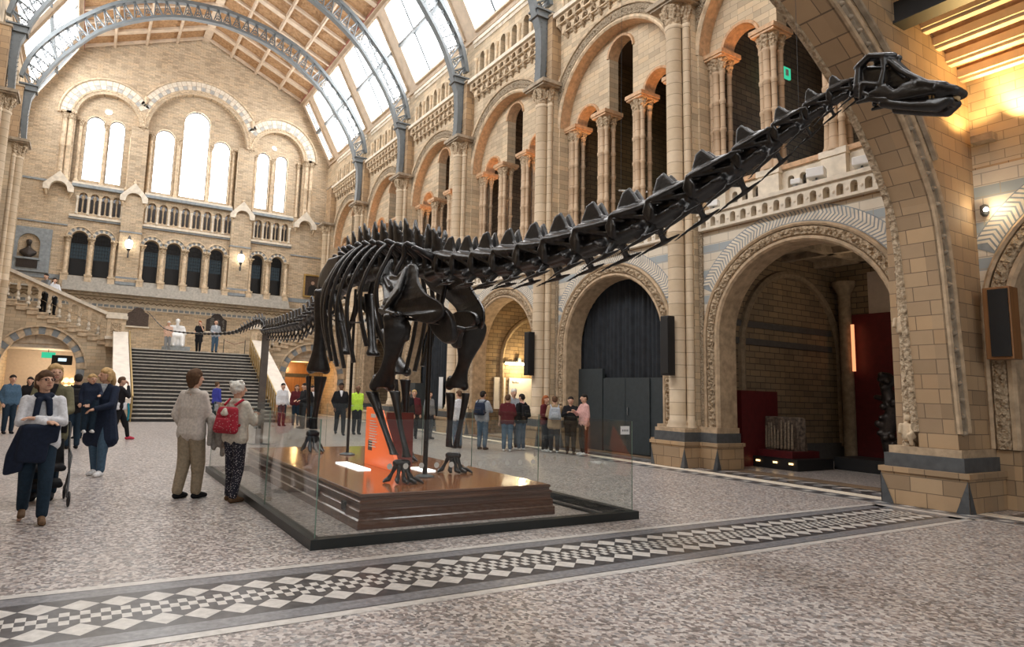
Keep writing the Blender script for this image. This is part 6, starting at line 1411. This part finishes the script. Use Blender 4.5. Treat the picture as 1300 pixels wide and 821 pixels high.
t, P, h = person('fair-haired person in an olive green coat, standing behind the one with crossed arms', -.34, 10.35, 1.79, 176, top='olive_cloth', legs='jeans_dark', hair='hair_blond', style='long', arms=('rail', 'rail'), look=(20, 5), near=True, neck='black_cloth', hem=.44)
# pushchair
t = thing('pushchair', 'black pushchair with a red blanket beside the person in the white blouse', 'pushchair', (-.30, 10.0, 0), math.radians(185))
def loc(mb, name, mat): o = mb.build(name, mat); o.parent = t
for sx in (-1, 1):
    a = MB(); a.tube([(sx*.24, -.45, 1.0), (sx*.24, -.30, .75), (sx*.24, .15, .35), (sx*.22, .38, .12)], .014, 8); a.tube([(sx*.24, .1, .42), (sx*.24, -.30, .12)], .014, 8); a.tube([(sx*.24, -.22, .68), (sx*.24, .22, .62), (sx*.22, .28, .40)], .012, 8); loc(a, 'frame', 'steel_dark')
    for yy in (.38, -.30):
        a = MB(); a.tube([(sx*.24+.018*k, yy+.085*math.cos(q), .095+.085*math.sin(q)) for k in (0,) for q in [2*PI*i/16 for i in range(17)]], .014, 6, caps=False); a.tube([(sx*.24-.02, yy, .095), (sx*.24+.02, yy, .095)], .03, 8)
        for i in range(5): q = 2*PI*i/5; a.bar((sx*.24, yy, .095), (sx*.24, yy+.08*math.cos(q), .095+.08*math.sin(q)), .01, .01)
        loc(a, 'wheel', 'black')
a = MB(); a.tube([(-.24, -.45, 1.0), (0, -.48, 1.02), (.24, -.45, 1.0)], .018, 8); loc(a, 'handle', 'black')
a = MB(); a.hull([((-.16, -.14, .45), .04), ((.16, -.14, .45), .04), ((-.16, .2, .46), .04), ((.16, .2, .46), .04)]); a.hull([((-.16, -.16, .45), .04), ((.16, -.16, .45), .04), ((-.14, -.30, .88), .03), ((.14, -.30, .88), .03)]); fuse(a, 'seat', .015, 'black_cloth', 2, t, local=True)
a = MB(); a.hull([((-.12, -.20, .52), .05), ((.12, -.20, .52), .05), ((-.12, -.26, .62), .04), ((.12, -.26, .62), .04)]); fuse(a, 'blanket', .015, 'red_cloth', 2, t, local=True)
a = MB(); a.hull([((-.17, -.34, .85), .03), ((.17, -.34, .85), .03), ((-.17, -.05, 1.0), .02), ((.17, -.05, 1.0), .02), ((0, -.2, 1.06), .03)]); fuse(a, 'hood', .015, 'black_cloth', 2, t, local=True)
a = MB(); a.hull([((-.15, -.2, .25), .04), ((.15, -.2, .25), .04), ((-.15, .1, .24), .04), ((.15, .1, .24), .04)]); fuse(a, 'basket', .015, 'black_cloth', 1, t, local=True)
# mother and toddler
t, P, h = person('fair person with long ponytail in a navy knee-length coat, carrying a toddler on one arm', .34, 12.6, 1.80, 150, top='navy_cloth', legs='jeans_blue', hair='hair_blond', style='ponytail', shoes='white_shoe', arms=(((.12, .08, .66), (.02, .19, .62)), ((.12, .08, .66), (.05, .19, .66))), look=(-45, 0), hem=.31, near=True, neck='shirt_grey', stride=.05)
t2, P2, h2 = person('blond toddler in navy clothes and white shoes held by the person in the navy coat', .33-.20*1, 12.36, .97, 196, z=.73, top='navy_cloth', legs='jeans_dark', hair='hair_blond', style='short', shoes='white_shoe', arms=('rail', 'down'), look=(10, 0), near=True, child=True, slim=1.2, hem=.45)
# couple at the case
t, P, h = person('grey-brown haired person in a pale beige jacket and khaki trousers, looking at the skeleton', 1.39, 9.82, 1.78, -52, top='beige_cloth', legs='khaki_cloth', hair='hair_brown', style='full', shoes='black_cloth', arms=('pocket', ((.13, .03, .65), (.10, .13, .60))), near=True, look=(-12, 4), hem=.47, slim=1.12, stride=-.04)
j = local_thing('coat_over_arm', 'crumpled grey-beige coat hanging over the forearm of the khaki-trousered visitor', 'coat', t); a = MB(); H = h
a.hull([((.08*H, .09*H, .63*H), .03*H), ((.14*H, .04*H, .64*H), .035*H), ((.10*H, .14*H, .60*H), .03*H), ((.16*H, .09*H, .50*H), .03*H), ((.10*H, .16*H, .48*H), .025*H)]); a.hull([((.15*H, .08*H, .52*H), .03*H), ((.11*H, .15*H, .50*H), .028*H), ((.14*H, .10*H, .40*H), .022*H), ((.12*H, .13*H, .38*H), .015*H)]); a.chain([((.17*H, .02*H, .62*H), .026*H), ((.19*H, .0, .52*H), .022*H), ((.17*H, .02*H, .43*H), .02*H)]); a.hull([((.12*H, .12*H, .60*H), .04*H), ((.19*H, .06*H, .58*H), .035*H), ((.20*H, .10*H, .44*H), .03*H), ((.13*H, .17*H, .42*H), .03*H)]); a.chain([((.20*H, .14*H, .5*H), .03*H), ((.16*H, .19*H, .40*H), .026*H), ((.19*H, .15*H, .34*H), .02*H)]); pk(a, 'coat', j, 'rain_cloth', .014, 2)
t, P, h = person('white-haired person in cream cardigan and dark patterned trousers beside the glass case', 1.90, 9.36, 1.64, -58, top='cream_cloth', legs='floral_cloth', hair='hair_white', style='curly', shoes='brown_shoe', arms=('down', 'hold'), near=True, look=(-20, 2), hem=.50, slim=1.0, stride=.03)
bp_ = backpack(t, h, 'red backpack with pale dots on the back of the white-haired person', 'dotted_red', 'red_cloth', 1.25, -.02)
a = MB(); a.hull([((-.03, -.225, 1.20), .03), ((.03, -.225, 1.20), .03), ((0, -.22, 1.25), .028)]); o = a.build('patch', 'cream_cloth'); o.parent = bp_
# middle distance and background, left
t, P, h = person('person in black jacket striding right past the stairs, pink shoes, hand to face', .93, 19.9, 1.70, -80, top='black_cloth', legs='black_cloth', hair='hair_brown', style='short', shoes='pink_shoe', arms=('down', 'face'), stride=.17, slim=.85)
b_ = local_thing('white_handbag', 'white shoulder bag of the person striding past the stairs', 'bag', t); a = MB(); a.hull([((.16, -.12, .86), .05), ((.16, .10, .86), .05), ((.16, -.12, .98), .04), ((.16, .10, .98), .04)]); pk(a, 'bag', b_, 'white_cloth'); a = MB(); a.tube([(.15, -.1, 1.0), (.10, .0, 1.42), (.15, .1, 1.0)], .008, 5); o = a.build('strap', 'white_cloth'); o.parent = b_
s_ = local_thing('teal_scarf', 'teal scarf hanging from the handbag beside the stairs', 'scarf', t); a = MB(); a.chain([((.20, .16, .98), .03), ((.2, .19, .75), .035), ((.2, .18, .55), .025)]); pk(a, 'scarf', s_, 'teal_cloth')
person('dark-haired youngster in a blue denim jacket at the far left', -1.75, 22.4, 1.66, 200, top='denim_cloth', legs='jeans_dark', hair='hair_dark', style='short', arms=('down', 'pocket'))
person('person in dark clothes at the far left edge, next to the denim jacket', -1.45, 24.5, 1.62, 170, top='black_cloth', legs='black_cloth', hair='hair_dark', style='long')
t, P, h = person('person in black with a backpack, behind the toddler', -.10, 17.5, 1.72, 10, top='black_cloth', legs='jeans_dark', hair='hair_dark', style='short'); backpack(t, h, 'black backpack on the person behind the toddler', 'black_cloth')
person('child in dark top and pink scarf left of the toddler, far off', .0, 20.5, 1.35, 150, top='black_cloth', legs='jeans_dark', hair='hair_blond', style='long', scarf='pink_cloth')
person('person in a royal blue top standing at the foot of the stairs', 4.80, 27.9, 1.66, -60, top='royal_cloth', legs='jeans_dark', hair='hair_brown', style='bun', arms=('fwd', 'down'))
person('person in flat white cap and tan shirt left of the seated statue', 3.70, 37.2, 1.62, 175, z=3.2, top='salmon_cloth', legs='grey_cloth', hair='hair_white', style='short', arms=('fwd', 'fwd'), sleeve=.3)
person('person in a black dress on the landing, right of the statue', 5.05, 35.75, 1.64, 160, z=3.2, top='black_cloth', legs='black_cloth', hair='hair_red', style='short', arms=('face', 'fwd'), sleeve=.3, skirt='black_cloth', stride=.06)
person('person in grey shirt and blue jeans on the landing, farther right of the statue', 5.85, 35.75, 1.73, 190, z=3.2, top='shirt_grey', legs='jeans_blue', hair='hair_brown', style='bald', arms=('pocket', 'fwd'), neck='white_cloth')
person('dark-haired person leaning over the upper balustrade at left', -1.98, 36.25, 1.86, 140, z=4.72, top='grey_cloth', legs='black_cloth', hair='hair_dark', style='short', arms=('rail', 'rail'))
person('dark-haired person in pale shirt leaning beside the other on the upper balustrade', -1.62, 36.25, 1.80, 200, z=4.62, top='white_cloth', legs='black_cloth', hair='hair_dark', style='long', arms=('rail', 'face'))
# seen through the skeleton's legs
person('dark-haired person in a white top behind the tail post', 7.03, 26.1, 1.70, 190, top='white_cloth', legs='jeans_dark', hair='hair_dark', style='short', arms=('down', 'down'))
person('person in dark top just right of the white-topped one, partly hidden by the hind leg', 7.75, 26.6, 1.66, 170, top='maroon_cloth', legs='jeans_dark', hair='hair_brown', style='long')
t, P, h = person('person in black jacket seen just left of the near hind shank', 7.42, 24.5, 1.72, 100, top='black_cloth', legs='black_cloth', hair='hair_dark', style='short', arms=('fwd', 'fwd'))
person('person in black and white seen between the hind shanks and the pole', 8.10, 25.6, 1.64, 200, top='black_cloth', legs='jeans_dark', hair='hair_dark', style='short', neck='white_cloth')
person('bearded person in a long black coat walking behind the case', 7.75, 21.3, 1.76, 168, top='black_cloth', legs='black_cloth', hair='hair_dark', style='short', skin=SKIN2, arms=('pocket', 'pocket'), stride=.13, neck='white_cloth', hem=.44)
t, P, h = person('person in a yellow high-visibility vest behind the case', 8.40, 21.4, 1.70, 178, top='hivis_cloth', legs='black_cloth', hair='hair_dark', style='bald', skin=SKIN2, arms=('back', 'back'), sleeve=.3)
a = MB(); a.hull([((-.13, 0, .99), .092), ((.13, 0, .99), .092)], sc=(1, 1, .3)); o = a.build('reflective_band', 'white_cloth'); o.parent = t
person('person in black clothes seen right of the maroon board, behind the far hind leg', 9.15, 18.9, 1.62, 185, top='black_cloth', legs='black_cloth', hair='hair_brown', style='long', arms=('down', 'down'))
person('pale-haired person in dark top right of the one in black, behind the foreleg', 9.62, 19.4, 1.60, 160, top='maroon_cloth', legs='black_cloth', hair='hair_blond', style='short')
person('person in dark clothes far behind the front support pole', 10.1, 19.2, 1.58, 200, top='grey_cloth', legs='jeans_dark', hair='hair_dark', style='short')
person('person in white T-shirt and jeans behind the far foreleg', 9.36, 16.0, 1.62, 5, top='white_cloth', legs='jeans_blue', hair='hair_brown', style='short', sleeve=.3, arms=('down', 'down'))
t, P, h = person('young person in grey shirt and green trousers, side on, looking right', 9.86, 15.5, 1.63, -62, top='shirt_grey', legs='jeans_blue', hair='hair_dark', style='short', arms=('down', 'hold'), glasses=True); backpack(t, h, 'dark backpack of the side-on youth in the grey shirt', 'navy_cloth')
t, P, h = person('fair youngster in black top and pale jeans, leftmost of the school group', 10.5, 15.2, 1.55, 150, top='black_cloth', legs='denim_cloth', hair='hair_blond', style='long', shoes='white_shoe', arms=('fwd', 'down'), sleeve=.3)
person('youngster with fair hair and maroon sleeves, second in the school group', 10.3, 14.9, 1.56, -40, top='maroon_cloth', legs='denim_cloth', hair='hair_brown', style='short', shoes='white_shoe', arms=('fwd', 'fwd'))
t, P, h = person('dark-haired youngster with pink collar, third in the school group', 10.92, 15.1, 1.58, 10, top='black_cloth', legs='jeans_blue', hair='hair_dark', style='short', shoes='white_shoe', scarf='pink_cloth'); backpack(t, h, 'black backpack in the middle of the school group', 'black_cloth')
person('tall pale-haired person behind the school group, against the board', 11.2, 15.9, 1.72, 170, top='shirt_grey', legs='jeans_dark', hair='hair_white', style='short')
t, P, h = person('red-haired youngster in a maroon checked top', 11.39, 14.6, 1.56, 200, top='maroon_cloth', legs='black_cloth', hair='hair_red', style='long', shoes='white_shoe', arms=('down', 'fwd'))
t, P, h = person('youngster in an olive parka seen from behind', 11.43, 14.25, 1.55, -35, top='tan_cloth', legs='black_cloth', hair='hair_brown', style='short', shoes='white_shoe', arms=('fwd', 'hold'), hem=.44); backpack(t, h, 'pale grey backpack on the olive parka', 'shirt_grey')
person('youngster in a black jacket facing the olive parka, hands together', 11.78, 13.98, 1.55, 140, top='black_cloth', legs='black_cloth', hair='hair_dark', style='bun', arms=('hold', 'hold'))
person('youngster in a pink sweatshirt, rightmost of the school group', 11.84, 13.5, 1.63, 75, top='pink_cloth', legs='black_cloth', hair='hair_dark', style='short', arms=('down', 'hold'), shoes='white_shoe')
# seated marble statue on the landing
t = thing('seated_statue', 'white marble seated figure of a bearded elder on a grey block, on the landing', 'statue', (4.25, 38.3, 3.2))
def W3(q): return (4.25+q[0], 38.3+q[1], 3.2+q[2])
a = MB(); a.box((3.6, 37.6, 3.2), (4.9, 39.0, 3.55)); a.build('block', 'greystone', t)
a = MB()
for l in ([(-.28, .15, .95, .2), (.28, .15, .95, .2), (-.24, .1, 1.4, .14), (.24, .1, 1.4, .14)], [(-.25, .1, .9, .2), (.25, .1, .9, .2), (-.22, -.42, .92, .15), (.24, -.42, .9, .15)], [(-.22, -.44, .9, .14), (-.2, -.5, .42, .11)], [(.24, -.44, .9, .14), (.26, -.56, .42, .11)], [(-.25, -.3, .8, .14), (.28, -.3, .8, .14), (-.26, -.36, .42, .1), (.3, -.4, .42, .1)],
          [(-.2, -.55, .40, .06), (-.2, -.72, .38, .05)], [(.26, -.6, .40, .06), (.27, -.78, .38, .05)], [(-.32, .1, 1.42, .1), (-.42, -.02, 1.08, .09)], [(-.42, -.02, 1.08, .08), (-.26, -.34, 1.04, .06)], [(.32, .1, 1.42, .1), (.42, -.02, 1.08, .09)], [(.42, -.02, 1.08, .08), (.2, -.32, 1.02, .06)],
          [(0, .06, 1.5, .09), (0, .0, 1.66, .08)], [(0, -.02, 1.78, .125), (0, .02, 1.76, .125)], [(0, -.1, 1.68, .06), (0, -.12, 1.5, .07), (0, -.1, 1.42, .04)], [(0, -.15, 1.76, .02), (0, -.17, 1.71, .025)]): a.hull([(W3(q[:3]), q[3]) for q in l])
fuse(a, 'figure', .028, 'marble', 2, t)
a = MB(); a.box((3.85, 38.2, 3.55), (4.65, 38.95, 4.1)); a.box((3.85, 38.85, 4.1), (4.65, 38.98, 4.75)); a.build('chair', 'marble', t)
t = thing('rope_barrier', 'slim black barrier posts and rope at the right end of the landing', 'barrier', (6.3, 35.7, 3.2)); a = MB()
for x in (6.3, 7.4): a.lathe((x, 35.7, 0), [(.12, 3.2), (.12, 3.22), (.02, 3.24), (.02, 3.95), (.035, 3.97)], 8)
a.build('post', 'steel_dark', t); a = MB(); a.tube([(6.3, 35.7, 3.9), (6.85, 35.7, 3.72), (7.4, 35.7, 3.9)], .012, 6); a.build('rope', 'maroon', t)

# an Empty that ended up with one single child gives way to that child
for o in [o for o in COL.objects if o.type == 'EMPTY' and o.parent is None]:
    ch = [c for c in COL.objects if c.parent == o]
    if len(ch) == 1 and 'label' in o:
        c = ch[0]; gc = [g for g in COL.objects if g.parent == c]
        bpy.context.view_layer.update(); mw_ = c.matrix_world.copy()
        c.parent = None; c.matrix_world = mw_
        for k_ in o.keys(): c[k_] = o[k_]
        nm = o.name; bpy.data.objects.remove(o); c.name = nm
# ------------------------------------------------------------------ camera
cd = bpy.data.cameras.new('camera'); cam = bpy.data.objects.new('camera', cd); COL.objects.link(cam); SC.camera = cam
def cam_axes(yaw, pitch, roll):
    f = V((math.sin(yaw)*math.cos(pitch), math.cos(yaw)*math.cos(pitch), math.sin(pitch))); r = V((math.cos(yaw), -math.sin(yaw), 0)); u = r.cross(f)
    return r*math.cos(roll)+u*math.sin(roll), u*math.cos(roll)-r*math.sin(roll), f
r_, u_, f_ = cam_axes(0.5188750615744231, 0.1244956750092955, 0.03191990148774458)
mw = Matrix((( r_.x, u_.x, -f_.x, 0), (r_.y, u_.y, -f_.y, 0), (r_.z, u_.z, -f_.z, 1.6), (0, 0, 0, 1)))
cam.matrix_world = mw
cd.sensor_width = 36; cd.sensor_fit = 'HORIZONTAL'; cd.lens = 814.573*36/1300
cd.shift_x = (650-577.53)/1300; cd.shift_y = -(410.5-394.58)/1300
cd.clip_end = 200; cd.clip_start = .05
# ------------------------------------------------------------------ light
def area(name, loc, size, energy, col, rot=(0, 0, 0), size_y=None, spread=PI):
    l = bpy.data.lights.new(name, 'AREA'); l.energy = energy; l.color = col; l.size = size; l.spread = spread
    if size_y: l.shape = 'RECTANGLE'; l.size_y = size_y
    o = bpy.data.objects.new(name, l); o.location = loc; o.rotation_euler = rot; COL.objects.link(o); return o
def point(name, loc, energy, col, r=.1):
    l = bpy.data.lights.new(name, 'POINT'); l.energy = energy; l.color = col; l.shadow_soft_size = r
    o = bpy.data.objects.new(name, l); o.location = loc; COL.objects.link(o); return o
def spot(name, loc, tgt, energy, col, ang=60, r=.05, blend=.5):
    l = bpy.data.lights.new(name, 'SPOT'); l.energy = energy; l.color = col; l.spot_size = math.radians(ang); l.shadow_soft_size = r; l.spot_blend = blend
    o = bpy.data.objects.new(name, l); o.location = loc; o.rotation_euler = (V(tgt)-V(loc)).to_track_quat('-Z', 'Y').to_euler(); COL.objects.link(o); return o
w = bpy.data.worlds.new('world'); SC.world = w; w.use_nodes = True
bg = w.node_tree.nodes['Background']; bg.inputs[0].default_value = (.93, .96, 1, 1); bg.inputs[1].default_value = .22
for c in BC[:5]:
    for du in (-1.47, 1.47): spot('gallery_uplight', (13.55, c+du*.9, 9.0), (13.7, c+du, 10.9), 60, (1, .45, .16), 70, .05)
    spot('gallery_wash', (14.3, c, 7.0), (15.8, c, 12.5), 60, (1, .62, .35), 100)
spot('arch_floodlight', (12.7, 4.45, 6.25), (12.0, 3.0, 8.0), 300, (1, .66, .25), 130, .06)
spot('arch_wall_wash', (12.6, 4.3, 6.2), (12.4, 4.87, 7.2), 90, (1, .66, .25), 120, .06)
point('strip_light', (15.5, 21.3, 2.7), 90, (1, .72, .35), .1)
point('passage_light', (15.5, 19.6, 3.6), 60, (1, .70, .38), .2)
point('corner_spot', (12.75, 4.55, 4.9), 5, (1, .8, .5), .03)
point('shop_light', (-1.5, 37.2, 2.2), 90, (1, .82, .6), .3)
point('door_light', (10.7, 36.6, 2.6), 70, (1, .6, .25), .15)
point('alcove_light', (16.6, 8.6, 4.6), 12, (1, .75, .5), .3)
area('fill_behind_camera', (3, -5, 7), 10, 260, (1, .97, .93), (math.radians(75), 0, 0), 6)  # added fill light behind the camera, no modelled source

vs = SC.view_settings; SC.display_settings.display_device = 'sRGB'; vs.view_transform = 'Standard'; vs.look = 'None'; vs.gamma = 1; vs.use_curve_mapping = False; vs.exposure = 0.28
cy = SC.cycles; cy.use_denoising = True; cy.max_bounces = 6; cy.diffuse_bounces = 4; cy.glossy_bounces = 3; cy.transparent_max_bounces = 16; cy.transmission_bounces = 4; cy.sample_clamp_indirect = 4; cy.caustics_reflective = False; cy.caustics_refractive = False
cy.use_adaptive_sampling = True; cy.adaptive_threshold = .02
